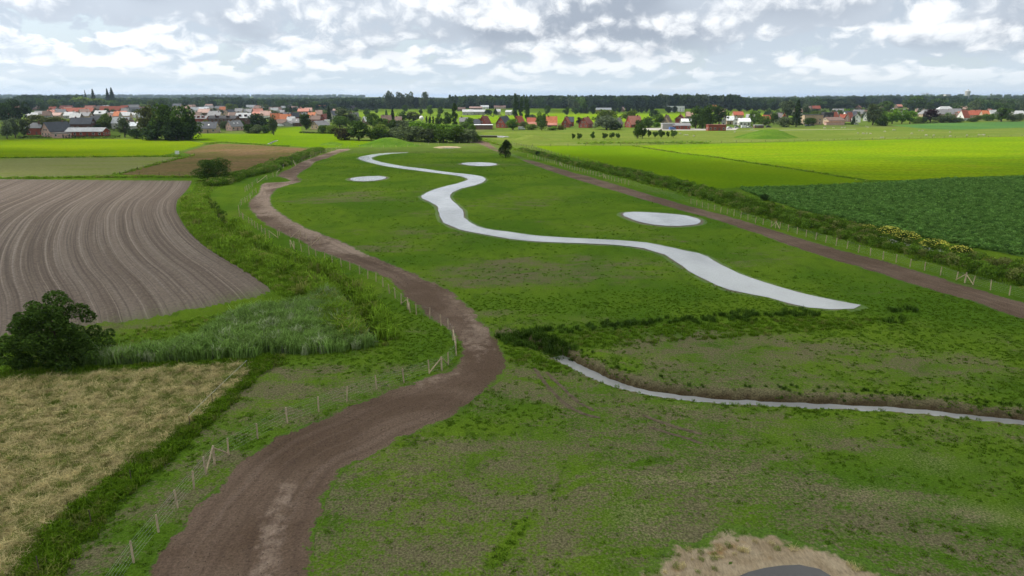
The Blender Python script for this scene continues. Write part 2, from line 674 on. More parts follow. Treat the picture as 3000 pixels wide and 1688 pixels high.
M['water'] = water_mat('stream_water')  # pale default base stands in for the reflected sky
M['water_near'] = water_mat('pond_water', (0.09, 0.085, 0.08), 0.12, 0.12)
M['water_brook'] = water_mat('brook_water', (0.30, 0.30, 0.295), 0.03, 0.05)  # sky reflection partly painted into this grey base

# ------------------------------------------------------------------ survey of the ground: lines and outlines
BROOK = smooth_line(G([(1485, 1000), (1510, 1006), (1563, 1022), (1621, 1044), (1652, 1063), (1699, 1087), (1738, 1106), (1776, 1124),
                       (1835, 1144), (1893, 1158), (2000, 1175), (2097, 1184), (2233, 1191), (2388, 1199),
                       (2505, 1203), (2660, 1212), (2815, 1228), (3000, 1248), (3200, 1272), (3500, 1315)], -0.68), 2)
LEFT_DITCH = smooth_line(G([(594, 590), (609, 606), (629, 637), (660, 672), (695, 707), (757, 742), (854, 782), (932, 817),
                            (983, 848), (1022, 893), (1061, 943), (1100, 1000)], -0.5), 2)


def ground_h(x, y):
    x, y = np.asarray(x, float), np.asarray(y, float)
    h = 0.10 * (fbm(x * 0.06, y * 0.06, 3, 3) - 0.5) * sstep(320, 160, y)
    h = h + 0.07 * (fbm(x * 0.5, y * 0.5, 5, 3) - 0.5) * sstep(130, 60, y)
    near = (y < 140) & (y > 35) & (x > -15) & (x < 110)
    if near.any():
        d = np.full(x.shape, 50.0)
        s = np.ones(x.shape)
        dd, ss = seg_dist(x[near], y[near], BROOK)
        d[near], s[near] = dd, ss
        wob = 0.5 * (fbm(x * 0.9, y * 0.9, 23, 3) - 0.5)
        # left of the flow direction is the far bank: wide raw slope; right is the near bank: short and steep
        far = sstep(1.9, 0.42, d + wob)
        nearb = sstep(1.2, 0.5, d + wob * 0.5)
        h = h - 1.1 * np.where(s > 0, far, nearb) * sstep(50, 49, d) * sstep(-3, 3, x)
        lip = np.exp(-((d - 3.4) / 0.5) ** 2) * (s > 0) * 0.12
        h = h + lip * (0.4 + fbm(x * 1.3, y * 1.3, 31, 2))
    lm = (y < 190) & (y > 60) & (x < 0) & (x > -120)
    if lm.any():
        dd, _ = seg_dist(x[lm], y[lm], LEFT_DITCH)
        h[lm] = h[lm] - 0.75 * sstep(2.2, 0.5, dd)
    return h


def grid_points(poly, step_fn):
    xs = [p[0] for p in poly]; ys = [p[1] for p in poly]
    y = min(ys)
    out = []
    k = 0
    while y < max(ys):
        s = step_fn(y)
        x = np.arange(min(xs) + (s / 2 if k % 2 else 0), max(xs), s)
        out.append(np.stack([x, np.full(len(x), y)], 1))
        y += s
        k += 1
    p = np.concatenate(out) + 0.0
    return p[inside(p[:, 0], p[:, 1], poly)]


def sheet(name, poly, zoff, mat, step=None, jitter=0.25, kind='structure', follow=True, extra=None, label=None, parent=None, seed=1):
    """a piece of ground laid over the base sheet: ragged outline, interior points that follow the terrain"""
    dist = np.mean([p[1] for p in poly])
    bstep = step(dist) if step else max(0.7, 0.012 * dist)
    b = resample(poly, bstep * 0.8, closed=True)
    nx = fbm(b[:, 0] * 0.8, b[:, 1] * 0.8, seed, 3) - 0.5
    ny = fbm(b[:, 0] * 0.8 + 50, b[:, 1] * 0.8, seed + 5, 3) - 0.5
    b = b + np.stack([nx, ny], 1) * 2 * jitter
    bl = [tuple(p) for p in b]
    g = grid_points(bl, step or (lambda y: max(0.9, 0.018 * y)))
    if len(g):
        d, _ = seg_dist(g[:, 0], g[:, 1], bl, True)
        g = g[d > 0.35 * bstep]
    allp = [Vector((float(p[0]), float(p[1]))) for p in b] + [Vector((float(p[0]), float(p[1]))) for p in g]
    n = len(b)
    edges = [(i, (i + 1) % n) for i in range(n)]
    vo, eo, fo, *_ = delaunay_2d_cdt(allp, edges, [], 1, 1e-5)
    v = np.array([(p.x, p.y) for p in vo])
    z = (ground_h(v[:, 0], v[:, 1]) if follow else 0) + zoff
    e, _ = seg_dist(v[:, 0], v[:, 1], bl, True)
    at = {'edge': np.minimum(e, 30)}
    if extra:
        at.update(extra(v[:, 0], v[:, 1], e))
    fo = [f if (v[f[1]] - v[f[0]])[0] * (v[f[2]] - v[f[0]])[1] - (v[f[1]] - v[f[0]])[1] * (v[f[2]] - v[f[0]])[0] > 0 else f[::-1] for f in fo]
    me = mesh_from(name, np.column_stack([v, z + np.zeros(len(v))]), fo, [mat], True, at)
    return add(name, me, parent, label=label, kind=kind)

# ------------------------------------------------------------------ base ground
def graded(lo, hi, fine_lo, fine_hi, step, growth):
    a = list(np.arange(fine_lo, fine_hi, step))
    x, s = a[-1], step
    while x < hi:
        s *= growth
        x += s
        a.append(x)
    x, s = a[0], step
    while x > lo:
        s *= growth
        x -= s
        a.insert(0, x)
    return np.array(a)


def blob(x, y, px, py, rx, ry, ang=0.0):
    cx, cy = ground_at(px, py)
    c, s = math.cos(ang), math.sin(ang)
    dx, dy = x - cx, y - cy
    u, v = (dx * c + dy * s) / rx, (-dx * s + dy * c) / ry
    return np.exp(-(u * u + v * v))


def meadow_fields(x, y):
    """bare-soil and dry-straw amounts over the young meadow"""
    st = fbm(x * 0.05 + 7, y * 0.11, 41, 4)
    m = 0.06 + sstep(0.46, 0.68, st) * 0.28 + 0.12 * sstep(0.5, 0.7, fbm(x * 0.02, y * 0.05 + 3, 43, 3))
    m = m * sstep(420, 200, y)
    fg = sstep(85, 50, y)
    m = m + fg * (0.16 + 0.22 * sstep(0.42, 0.6, fbm(x * 0.12, y * 0.2, 47, 4)))
    for px, py, rx, ry, a, k in [
        (1560, 1330, 11, 5, .3, .5), (1250, 1440, 9, 6, .5, .85), (1120, 1540, 7, 5, .5, .8), (1420, 1500, 7, 4, .4, .4), (2430, 1290, 9, 3.5, -.1, .5),
        (2420, 1060, 13, 6, -.1, .5), (2150, 1010, 12, 5, 0, .3), (2750, 1090, 10, 6, 0, .35), (2150, 1245, 9, 2, -.1, .4),
        (1750, 1250, 6, 1.2, -.75, .45), (1650, 1180, 8, 1.0, -.75, .5), (1420, 830, 14, 7, .2, .4), (1300, 690, 16, 9, 0, .4), (1010, 575, 16, 12, 0, .5),
        (1560, 590, 20, 9, .3, .4), (1640, 550, 22, 8, .1, .45), (1500, 480, 26, 8, 0, .4), (1480, 760, 12, 8, 0, .3), (1430, 820, 10, 5, 0, .35),
        (2600, 1450, 8, 3, 0, .35), (1850, 1530, 5, 3, 0, .3), (700, 1290, 8, 3.5, .6, .3), (450, 1500, 9, 3, .9, .45), (600, 1250, 8, 3, .9, .4),
        (1100, 930, 8, 2.5, -.7, .35), (1100, 790, 8, 2, -.6, .35), (1800, 800, 14, 3, -.2, .25), (2300, 780, 14, 4, -.1, .2), (2480, 830, 14, 3, 0, .22)]:
        m = m + (0.45 if py > 900 else 0.65) * k * blob(x, y, px, py, rx, ry, a)
    for ln in (C8([(-100, 900), (0, 750), (100, 620), (200, 520), (300, 450), (400, 400)]), C8([(-40, 850), (60, 720), (180, 600), (330, 490), (480, 440), (600, 400), (800, 385)])):
        dl, _ = seg_dist(x, y, smooth_line(G(ln), 2))
        m = m - 0.55 * np.exp(-(dl / 0.45) ** 2)
    d = 0.30 * sstep(0.50, 0.74, fbm(x * 0.13 + 30, y * 0.24, 53, 4)) * sstep(70, 45, y)
    for px, py, rx, ry, a, k in [(1838, 1520, 3.6, 3.0, .8, .65), (2230, 1425, 7, 2.0, -.1, .6), (2010, 1400, 3.5, .7, 0, .6), (2690, 1335, 5, 1.6, -.2, .65),
                                 (2760, 1380, 4, 1.5, 0, .45), (2850, 1480, 6, 1.5, -.2, .55), (2950, 1530, 5, 1.5, -.3, .6), (2000, 1190, 3.2, .9, -.2, .9),
                                 (2360, 1125, 5, 1.0, 0, .5), (2900, 980, 7, 2, 0, .5), (1330, 1600, 3, 3, .5, .3), (1700, 1350, 5, 2, .2, .25), (2480, 1240, 3, .8, 0, .5),
                                 (1480, 615, 14, 2.0, -.75, .45), (1650, 555, 12, 2, -.75, .4), (1560, 850, 10, 2, -.5, .4), (1120, 850, 5, 1.2, -.9, .5), (1230, 900, 5, 1.5, -.5, .35)]:
        d = d + 0.75 * k * blob(x, y, px, py, rx, ry, a)
    return m, d


def build_ground():
    xs = graded(-24000, 24000, -80, 90, 0.5, 1.16)
    ys = graded(-1500, 24000, 26, 125, 0.42, 1.055)
    X, Y = np.meshgrid(xs, ys)
    x, y = X.ravel(), Y.ravel()
    z = ground_h(x, y)
    m, d = meadow_fields(x, y)
    # raw soil on the brook banks
    dd, ss = seg_dist(x, y, BROOK)
    bank = sstep(2.3, 1.7, dd + 0.8 * (fbm(x * 0.8, y * 0.8, 61, 3) - 0.5)) * (x > -2) * np.where(ss > 0, 1.0, sstep(1.5, 1.0, dd))
    m = np.maximum(m, bank * 0.95)
    nx, ny = len(xs), len(ys)
    i = np.arange((nx - 1) * (ny - 1))
    r, c = i // (nx - 1), i % (nx - 1)
    a = r * nx + c
    f = np.stack([a, a + 1, a + nx + 1, a + nx], 1)
    far = (ys[r] > 300).astype(np.int32)
    me = mesh_from('ground', np.stack([x, y, z], 1), f, [M['meadow'], M['land']], True, {'mud': np.clip(m, 0, 0.60 + 0.35 * bank), 'dry': np.clip(d, 0, 1), 'wet': sstep(-0.12, -0.50, z)}, mat_idx=far)
    add('ground', me, kind='structure')


build_ground()

# ------------------------------------------------------------------ water
STREAM_LEFT = [(1197, 447), (1127, 449), (1096, 452), (1073, 456), (1053, 461), (1048, 464.5), (1057, 469), (1073, 474), (1096, 480), (1127, 487),
               (1166, 493), (1205, 498), (1243, 503), (1282, 508), (1321, 512.6), (1348, 516.5), (1364, 522), (1372, 526), (1360, 532), (1337, 539),
               (1306, 546), (1275, 555), (1255, 563), (1232, 577), (1240, 584), (1259, 592), (1282, 606), (1285, 617), (1290, 637), (1298, 652),
               (1321, 664), (1356, 676), (1399, 685), (1457, 695), (1515, 704), (1573, 709), (1632, 711), (1700, 714), (1817, 719), (1887, 729),
               (1957, 751), (1992, 778), (2000, 782), (2039, 808), (2085, 831), (2132, 850), (2175, 860), (2233, 870), (2272, 877.5), (2330, 897),
               (2369, 903.5), (2427, 907), (2466, 908.5), (2505, 907), (2530, 903.5), (2532, 900)]
STREAM_RIGHT = [(2520, 895), (2474, 887), (2427, 878), (2388, 870), (2349, 860), (2287, 842.5), (2233, 827), (2186, 811.5), (2147.5, 796),
                (2112.6, 776.5), (2070, 753), (2046.6, 743.5), (2000, 734), (1911, 714), (1817, 705), (1689, 699), (1632, 696), (1554, 690),
                (1496, 681), (1453, 676), (1406.5, 668), (1375, 652), (1359, 637), (1358, 617), (1340.5, 602), (1323, 588), (1317, 575),
                (1325, 565), (1352, 553), (1391, 543.6), (1414, 536), (1424, 527), (1414, 518), (1395, 514), (1360, 510), (1302, 504),
                (1243, 495), (1185, 488.5), (1146, 481.5), (1119, 476), (1092, 469), (1088, 463), (1108, 456), (1146, 451), (1197, 448)]
STREAM = G(STREAM_LEFT + STREAM_RIGHT)
PONDS = [
    ('pond', C4([(830, 322), (870, 310), (960, 302), (1080, 298), (1122, 312), (1080, 328), (1000, 338), (900, 341), (850, 333)])),
    ('pond', C4([(1658, 207), (1700, 198), (1850, 195), (1945, 205), (1948, 215), (1930, 222), (1820, 226), (1740, 220), (1690, 212)])),
    ('pond', crop(0, 0, 1.165, [(1560, 537), (1590, 533), (1650, 536), (1720, 541), (1762, 552), (1763, 562), (1740, 568), (1680, 570), (1625, 564), (1580, 550)])),
]


def grow(poly, d):
    p = np.array(poly)
    n = len(p)
    area = 0.5 * sum(p[i][0] * p[(i + 1) % n][1] - p[(i + 1) % n][0] * p[i][1] for i in range(n))
    t = np.roll(p, -1, 0) - np.roll(p, 1, 0)
    t /= np.linalg.norm(t, axis=1)[:, None] + 1e-9
    nrm = np.stack([t[:, 1], -t[:, 0]], 1) * (1 if area > 0 else -1)
    return [tuple(q) for q in p + nrm * d]


def flat_step(y):
    return max(1.2, 0.02 * y)


def water_sheet(name, poly, z, mat, jit=0.12, seed=3):
    o = sheet(name, poly, z, mat, step=flat_step, jitter=jit, follow=False, seed=seed)
    return o


sheet('stream_bank', grow(STREAM, 0.8), 0.004, M['rim'], step=flat_step, jitter=0.35, seed=8)
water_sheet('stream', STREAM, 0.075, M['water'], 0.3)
for k, (nm, p) in enumerate(PONDS):
    w = smooth_line(G(p), 2, True)
    sheet('pond_bank', grow(w, 1.3), 0.004, M['rim'], step=flat_step, jitter=0.4, seed=20 + k)
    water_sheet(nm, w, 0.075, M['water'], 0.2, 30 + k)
# near pond with its sandy shore, running out of the frame at the bottom
SAND = G(C8([(640, 1010), (720, 950), (800, 890), (870, 832), (980, 815), (1080, 790), (1180, 768), (1280, 775), (1350, 808), (1450, 832),
             (1540, 850), (1650, 888), (1760, 905), (1850, 950), (1960, 1010), (1900, 1120), (1500, 1180), (1000, 1150)]))
NEARPOND = smooth_line(G(C8([(1120, 990), (1160, 962), (1200, 945), (1270, 932), (1340, 922), (1420, 914), (1500, 922), (1560, 940), (1620, 970), (1640, 1020), (1560, 1080), (1380, 1110), (1200, 1080)])), 1, True)
sheet('sand_shore', grow(SAND, 0.9), 0.006, M['sand'], step=lambda y: 0.6, jitter=1.1, seed=44)
water_sheet('pond', NEARPOND, 0.085, M['water_near'], 0.15, 45)
# the half-dry scrape beyond the stream, and the pond by the far houses
sheet('sand_scrape', smooth_line(G(CH(900, [(1560, 825), (1640, 808), (1800, 806), (1950, 815), (1960, 830), (1850, 842), (1700, 840), (1600, 836)])), 1, True), 0.006, M['sand'], step=flat_step, jitter=0.5, seed=46)
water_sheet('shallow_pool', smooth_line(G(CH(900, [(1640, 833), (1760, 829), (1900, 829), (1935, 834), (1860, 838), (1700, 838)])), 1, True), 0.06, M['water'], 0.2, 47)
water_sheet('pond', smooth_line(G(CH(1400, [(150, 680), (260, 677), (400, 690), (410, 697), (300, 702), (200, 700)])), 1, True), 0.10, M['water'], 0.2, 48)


def strip_poly(center, w0, w1=None):
    c = np.array(center)
    w1 = w0 if w1 is None else w1
    t = np.gradient(c, axis=0)
    t /= np.linalg.norm(t, axis=1)[:, None] + 1e-9
    n = np.stack([-t[:, 1], t[:, 0]], 1)
    return [tuple(p) for p in c + n * w0] + [tuple(p) for p in (c - n * w1)[::-1]]


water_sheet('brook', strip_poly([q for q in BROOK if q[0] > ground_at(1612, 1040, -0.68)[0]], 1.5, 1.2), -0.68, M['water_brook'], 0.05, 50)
water_sheet('ditch_water', strip_poly(LEFT_DITCH, 0.4), -0.70, M['water_brook'], 0.05, 51)

# ------------------------------------------------------------------ dirt tracks
TRACK_L = G([(-250, 3000), (120, 2300), (270, 1950), (345, 1790)] + C3([(1080, 1448), (1170, 1310), (1260, 1200), (1350, 1080), (1450, 960), (1530, 860), (1640, 750), (1750, 640), (1900, 520), (2100, 390), (2200, 340), (2400, 270), (2576, 195)])
            + C5([(150, 960), (300, 900), (420, 870), (540, 825), (660, 770), (780, 740), (860, 690), (910, 620), (900, 560), (850, 470), (800, 420), (720, 375), (620, 310), (530, 220), (450, 160), (380, 70), (260, 0)])
            + C4([(960, 1010), (850, 965), (760, 930), (640, 885), (540, 850), (490, 800), (390, 760), (300, 720), (200, 670), (130, 610), (80, 550), (60, 510), (90, 470), (150, 420), (160, 370), (190, 350), (330, 345), (390, 335), (340, 315), (280, 300), (310, 270), (380, 245), (450, 200), (540, 165), (640, 130), (750, 95), (830, 93)]))
TRACK_R = G(C4([(850, 98), (760, 125), (680, 160), (580, 190), (540, 230), (470, 270), (440, 305), (480, 325), (470, 345), (380, 365), (290, 395), (250, 440), (240, 490), (270, 540), (340, 590), (430, 650), (540, 705), (640, 740), (760, 780), (880, 845), (1000, 900), (1150, 960), (1300, 1020), (1450, 1090)])
            + C5([(830, 130), (920, 210), (1000, 280), (1060, 350), (1110, 420), (1170, 480), (1210, 560), (1240, 640), (1245, 720), (1190, 830), (1100, 890), (960, 980), (860, 1070), (740, 1140), (560, 1210), (420, 1270), (300, 1350), (200, 1400)])
            + [(1010, 1370), (970, 1440), (940, 1520), (925, 1600), (915, 1688), (915, 1790), (930, 1950), (980, 2300), (1050, 3000)])
# pale compacted wheel lanes along the track
LANE = smooth_line(G([(760, 1720), (790, 1600), (820, 1480), (850, 1400), (900, 1310), (1000, 1220), (1150, 1160), (1300, 1110), (1400, 1060), (1420, 1000), (1370, 920), (1300, 850), (1180, 790), (1050, 740), (930, 690), (830, 640), (760, 580), (770, 540)]), 2)


def wear_fn(x, y, e):
    d, _ = seg_dist(x, y, LANE)
    w = 0.55 * np.exp(-((d - 0.5 * (fbm(x * 0.4, y * 0.4, 72, 3) - 0.5)) / 1.35) ** 2) * sstep(47, 36, y) + 0.40 * np.exp(-(d / 2.4) ** 2) * sstep(40, 60, y) * (1 - 0.5 * sstep(60, 40, y))
    w = w + 0.45 * blob(x, y, 830, 1250, 2.6, 1.6, .9) + 0.25 * blob(x, y, 1130, 1120, 6, 2, .3)
    w = w + 0.30 * sstep(80, 150, y) + 0.35 * sstep(0.45, 0.7, fbm(x * 0.11, y * 0.11, 73, 3)) * sstep(45, 75, y)
    return {'wear': np.clip(w + 0.25 * (fbm(x * 0.25, y * 0.25, 71, 3) - 0.5), 0, 1)}


def track_step(y):
    return min(4.0, max(0.55, 0.013 * y))


sheet('dirt_track', TRACK_L + TRACK_R, 0.012, M['dirt'], step=track_step, jitter=0.3, extra=wear_fn, seed=60)
RT_UP = CH(900, [(2120, 728), (2230, 735), (2300, 765)]) + CH(1400, [(180, 800), (280, 850), (440, 905), (600, 965), (800, 1020), (1000, 1080), (1200, 1140), (1400, 1190), (1600, 1250)]) \
    + C6([(0, 510), (150, 550), (300, 590), (450, 630), (600, 680), (800, 740), (1000, 800), (1200, 860), (1400, 910), (1600, 960), (1750, 1010), (1900, 1050), (2050, 1100), (2200, 1140), (2350, 1190), (2576, 1250), (3000, 1370)])
RT_LO = C6([(3000, 1510), (2576, 1375), (2450, 1345), (2300, 1290), (2150, 1235), (2000, 1195), (1850, 1150), (1700, 1110), (1550, 1055), (1450, 1030), (1300, 980), (1150, 940), (1000, 890), (870, 850), (720, 795), (560, 735), (420, 690), (280, 640), (140, 600), (0, 565)]) \
    + CH(1400, [(1350, 1265), (1200, 1220), (1000, 1155), (850, 1100), (700, 1050), (560, 990), (420, 930), (280, 895), (200, 870), (100, 820), (0, 775)]) + CH(900, [(2060, 765), (2060, 740)])
sheet('dirt_track', G(RT_UP + RT_LO), 0.012, M['dirt'], step=track_step, jitter=0.3, seed=61,
      extra=lambda x, y, e: {'wear': 0.10 + 0.28 * np.exp(-((e - 1.6) / 0.8) ** 2)})
# tyre ruts pressed into the young meadow
RUTS = [[(1600, 1090), (1640, 1130), (1690, 1175), (1740, 1205)], [(1560, 1075), (1610, 1140), (1650, 1180), (1700, 1212), (1760, 1225)],
        [(1880, 1215), (1960, 1245), (2060, 1275)], [(1900, 1250), (1980, 1275), (2060, 1300)]]
for k, r in enumerate(RUTS):
    sheet('tyre_rut', strip_poly(resample(smooth_line(G(r), 2), 0.5), 0.17), 0.03, M['rut'], step=lambda y: 0.5, jitter=0.12, seed=80 + k,
          extra=lambda x, y, e: {'wear': np.full(len(x), 0.12)})

# ------------------------------------------------------------------ ploughed field with curving rows
PLOUGH_EDGE = [(575, 505), (568, 522), (559, 547), (536, 575), (522, 586), (518, 617), (532, 641), (551, 672), (590, 710), (640, 745), (699, 776), (757, 815), (796, 842), (817, 862)]
PLOUGH_POLY = [(-900, 517), (0, 523), (563, 528)] + PLOUGH_EDGE[2:] + [(776, 881), (660, 905), (544, 924), (388, 951), (270, 968), (0, 1011), (-300, 1055), (-900, 1140)]


def plough_mat():
    m, t, out = new_mat('ploughed_soil')
    u = t.attr('row').outputs['Fac']
    w = t.attr('along').outputs['Fac']
    gr = t.attr('weeds').outputs['Fac']
    p = pos(t)

    def rv(a, b):
        c = t.n('ShaderNodeCombineXYZ')
        t.l(t.math('MULTIPLY', u, a), c.inputs[0])
        t.l(t.math('MULTIPLY', w, b), c.inputs[1])
        return c.outputs[0]
    n1 = t.noise(rv(0.42, 0.006), 1.0, 2, 0.5)
    n2 = t.noise(rv(2.7, 0.010), 1.0, 1, 0.5)
    n5 = t.noise(rv(3.1, 0.02), 1.0, 2, 0.6)
    n3 = t.noise(p, 3.2, 4, 0.7)
    n4 = t.noise(p, 0.05, 3, 0.5)
    c = t.mix(t.ramp(n1, 0.36, 0.64), (0.130, 0.099, 0.077), (0.170, 0.134, 0.107))
    c = t.mix(t.ramp(n5, 0.50, 0.36, 0, 0.55), c, (0.072, 0.055, 0.044))
    c = t.mix(t.ramp(t.math('ADD', n5, t.math('MULTIPLY', t.math('SUBTRACT', n3, 0.5), 0.2)), 0.56, 0.66, 0, 0.7), c, (0.20, 0.165, 0.138))
    c = t.mix(t.ramp(t.math('ADD', n2, t.math('MULTIPLY', t.math('SUBTRACT', n3, 0.5), 0.12)), 0.59, 0.68, 0, 0.6), c, (0.270, 0.222, 0.180))
    g = t.math('ADD', gr, t.math('ADD', t.math('MULTIPLY', t.math('SUBTRACT', n3, 0.5), 1.1), t.math('MULTIPLY', t.math('SUBTRACT', n4, 0.5), 0.9)))
    c = t.mix(t.ramp(g, 0.45, 0.9, 0, 0.75), c, (0.09, 0.125, 0.03))
    k = t.ramp(n3, 0.25, 0.75, 0.72, 1.28)
    s = t.n('ShaderNodeVectorMath', operation='SCALE')
    t.l(c, s.inputs[0]); t.l(k, s.inputs[3])
    principled(t, out, s.outputs[0], 0.95, 0.1, bump(t, t.math('ADD', n3, n2), 0.8, 0.07))
    return m


def build_plough():
    edge = np.array(resample(smooth_line(G(PLOUGH_EDGE), 3), 1.5))
    a = edge[0] + (edge[0] - edge[3]) / np.linalg.norm(edge[0] - edge[3]) * np.arange(90, 0, -1.5)[:, None]
    b = edge[-1] + (edge[-1] - edge[-8]) / np.linalg.norm(edge[-1] - edge[-8]) * np.arange(1.5, 90, 1.5)[:, None]
    c = np.concatenate([a, edge, b])
    # parallel machine passes: offset the field edge to the left
    t = np.gradient(c, axis=0)
    for _ in range(6):
        t[1:-1] = (t[:-2] + t[1:-1] * 2 + t[2:]) / 4
    t /= np.linalg.norm(t, axis=1)[:, None]
    n = np.stack([t[:, 1], -t[:, 0]], 1)
    if n[len(n) // 2, 0] > 0:
        n = -n
    poly = G(PLOUGH_POLY)
    NS = 72
    offs = np.arange(0.25, 150, 0.24)
    rows, prev = [], None
    for d in offs:
        p = c + n * d
        q = resample([tuple(z) for z in p], 0.8)
        ins = inside(q[:, 0], q[:, 1], poly)
        idx = np.where(ins)[0]
        if len(idx) < 6:
            rows.append(None)
            continue
        q = q[idx[0]:idx[-1] + 1]
        sl = np.concatenate([[0], np.cumsum(np.hypot(*np.diff(q, axis=0).T))])
        tt = np.linspace(0, sl[-1], NS + 1)
        rows.append(np.stack([np.interp(tt, sl, q[:, 0]), np.interp(tt, sl, q[:, 1])], 1))
    V, F, U, W, Z, WD = [], [], [], [], [], []
    last = None
    near_line = G([(817, 862), (660, 905), (388, 951), (0, 1011), (-300, 1055)])
    for d, q in zip(offs, rows):
        if q is None or len(q) < NS + 1:
            last = None
            continue
        base = len(V)
        ph = (d / 0.75) % 1.0
        ridge = 0.04 * math.cos(2 * math.pi * ph) + 0.025 * math.cos(2 * math.pi * d / 3.0 + 0.7)
        dn, _ = seg_dist(q[:, 0], q[:, 1], near_line)
        for k, (x, y) in enumerate(q):
            tp = min(1.0, k / 2.5, (NS - k) / 2.5, d / 0.8)
            V.append((x, y, (0.15 + ridge) * tp - 0.05 * (1 - tp)))
            U.append(d); W.append(k * 1.5)
        WD += list(0.55 * np.exp(-(dn / 7.0)) + 0.26 * np.exp(-dn / 30.0))
        if last is not None:
            for k in range(NS):
                F.append((last + k, last + k + 1, base + k + 1, base + k))
        last = base
    me = mesh_from('ploughed_field', V, np.array(F), [plough_mat()], True, {'row': U, 'along': W, 'weeds': WD})
    o = add('ploughed_field', me, kind='structure')
    bm = bmesh.new(); bm.from_mesh(me); bmesh.ops.recalc_face_normals(bm, faces=bm.faces)
    if bm.faces[:][0].normal.z < 0:
        bmesh.ops.reverse_faces(bm, faces=bm.faces)
    bm.to_mesh(me); bm.free()


build_plough()

# ------------------------------------------------------------------ neighbouring fields
def far_step(y):
    return max(6, 0.05 * y)


sheet('crop_field', G(CH(0, [(-600, 738), (0, 732), (600, 715), (1500, 722), (1760, 725), (2330, 738), (2576, 768), (2540, 792), (2350, 850), (2150, 903), (2050, 930), (1500, 938), (900, 945), (0, 952), (-600, 957)])), 0.03, M['left_crop'], step=far_step, jitter=0.4, seed=90)
sheet('seedling_field', G(CH(0, [(-900, 967), (0, 965), (900, 955), (1700, 948), (2250, 945), (2150, 975), (1950, 1030), (1700, 1110), (1480, 1150), (1300, 1190), (1000, 1192), (500, 1200), (0, 1207), (-900, 1212)])), 0.03, M['seedling'], step=far_step, jitter=0.3, seed=91)
sheet('rough_pasture', G(crop(150, 360, .3688, [(545, 412), (860, 327), (1140, 258), (1050, 238), (1240, 177), (1330, 167), (1600, 177), (1880, 192), (2060, 207), (1950, 245), (1750, 305), (1600, 355), (1450, 410), (1180, 428), (880, 420)])), 0.03, M['brown_pasture'], step=far_step, jitter=0.5, seed=92)
sheet('pasture', G([(1430, 404), (1405, 388), (1560, 381), (2100, 377), (2600, 373), (3600, 350), (3600, 392), (2900, 402), (2450, 411), (1990, 421), (1850, 427), (1565, 427), (1500, 420)]), 0.012, M['pasture_pale'], step=far_step, jitter=0.8, seed=93)
sheet('fresh_pasture', G([(1562, 428), (1854, 427), (1930, 441), (2000, 452), (2078, 460), (2194, 478), (2349, 501), (2505, 526), (2545, 533), (2520, 537), (2349, 546), (2160, 550), (2080, 553), (2000, 537), (1930, 512), (1866, 494), (1749, 479), (1703, 469), (1633, 451), (1590, 436)]), 0.03, M['fresh_pasture'], step=far_step, jitter=0.3, seed=94)
sheet('bright_crop_field', G([(1866, 427), (2330, 415.5), (2900, 402.5), (3600, 388), (3900, 490), (3000, 515), (2776, 521), (2590, 532), (2505, 522), (2349, 497), (2194, 474), (2078, 456), (2000, 449), (1935, 438)]), 0.05, M['bright_crop'], step=far_step, jitter=0.3, seed=95)
TUBER = G([(2165, 553), (2349, 549), (2582, 539), (2776, 526), (3000, 519), (3500, 505), (3900, 700), (3400, 830), (3000, 755), (2893, 734), (2737, 703), (2582, 668), (2485, 648), (2349, 617), (2248, 586)])
sheet('tuber_field', TUBER, 0.05, M['tuber_crop'], step=far_step, jitter=0.3, seed=96)
sheet('dark_crop_field', G(CH(2400, [(890, 547), (1500, 520), (2576, 500), (3400, 486), (3400, 570), (2576, 576), (2000, 596), (1560, 604), (1150, 575)])), 0.04, field_mat('dark_crop', (0.055, 0.13, 0.04), (0.075, 0.15, 0.035), None, 0.02, 0.5, 0.1), step=far_step, seed=97)
sheet('far_meadow', G([(1010, 350), (1030, 320), (1130, 313), (1330, 317), (1500, 318), (1900, 318), (2150, 321), (2500, 325), (2700, 335), (2480, 348), (2000, 352), (1700, 362), (1400, 362), (1200, 356), (1050, 348)]), 0.04, M['far_green'], step=far_step, jitter=1.0, seed=98)
sheet('far_meadow', G([(1320, 340), (1560, 333), (1900, 333), (2250, 336), (2330, 341), (2000, 350), (1700, 360), (1400, 361)]), 0.09, M['bright_crop'], step=far_step, jitter=1.0, seed=99)
sheet('far_meadow', G([(1560, 320), (1900, 319.5), (2140, 322), (2100, 325), (1700, 326), (1560, 325)]), 0.09, M['fresh_pasture'], step=far_step, jitter=1.0, seed=100)
sheet('far_slope', G([(2390, 302), (2500, 297.5), (2700, 296.5), (2690, 303), (2500, 306), (2400, 307)]), 0.5, M['far_green'], step=far_step, jitter=1.0, seed=101)
sheet('village_green', G(CH(500, [(240, 725), (260, 657), (640, 652), (1160, 652), (1240, 600), (1640, 562), (1650, 640), (2080, 655), (2100, 702), (2250, 738), (2576, 745), (2576, 830), (2250, 825), (1900, 832), (1480, 805), (1000, 783), (600, 755), (480, 772)])), 0.012, M['fresh_pasture'], step=far_step, jitter=0.5, seed=102)
# small sunken watercourse crossing the green towards the village
water_sheet('ditch_water', strip_poly(G(CH(500, [(1225, 790), (1262, 770), (1300, 752), (1345, 735)])), 0.9), 0.05, M['water_brook'], 0.1, 103)


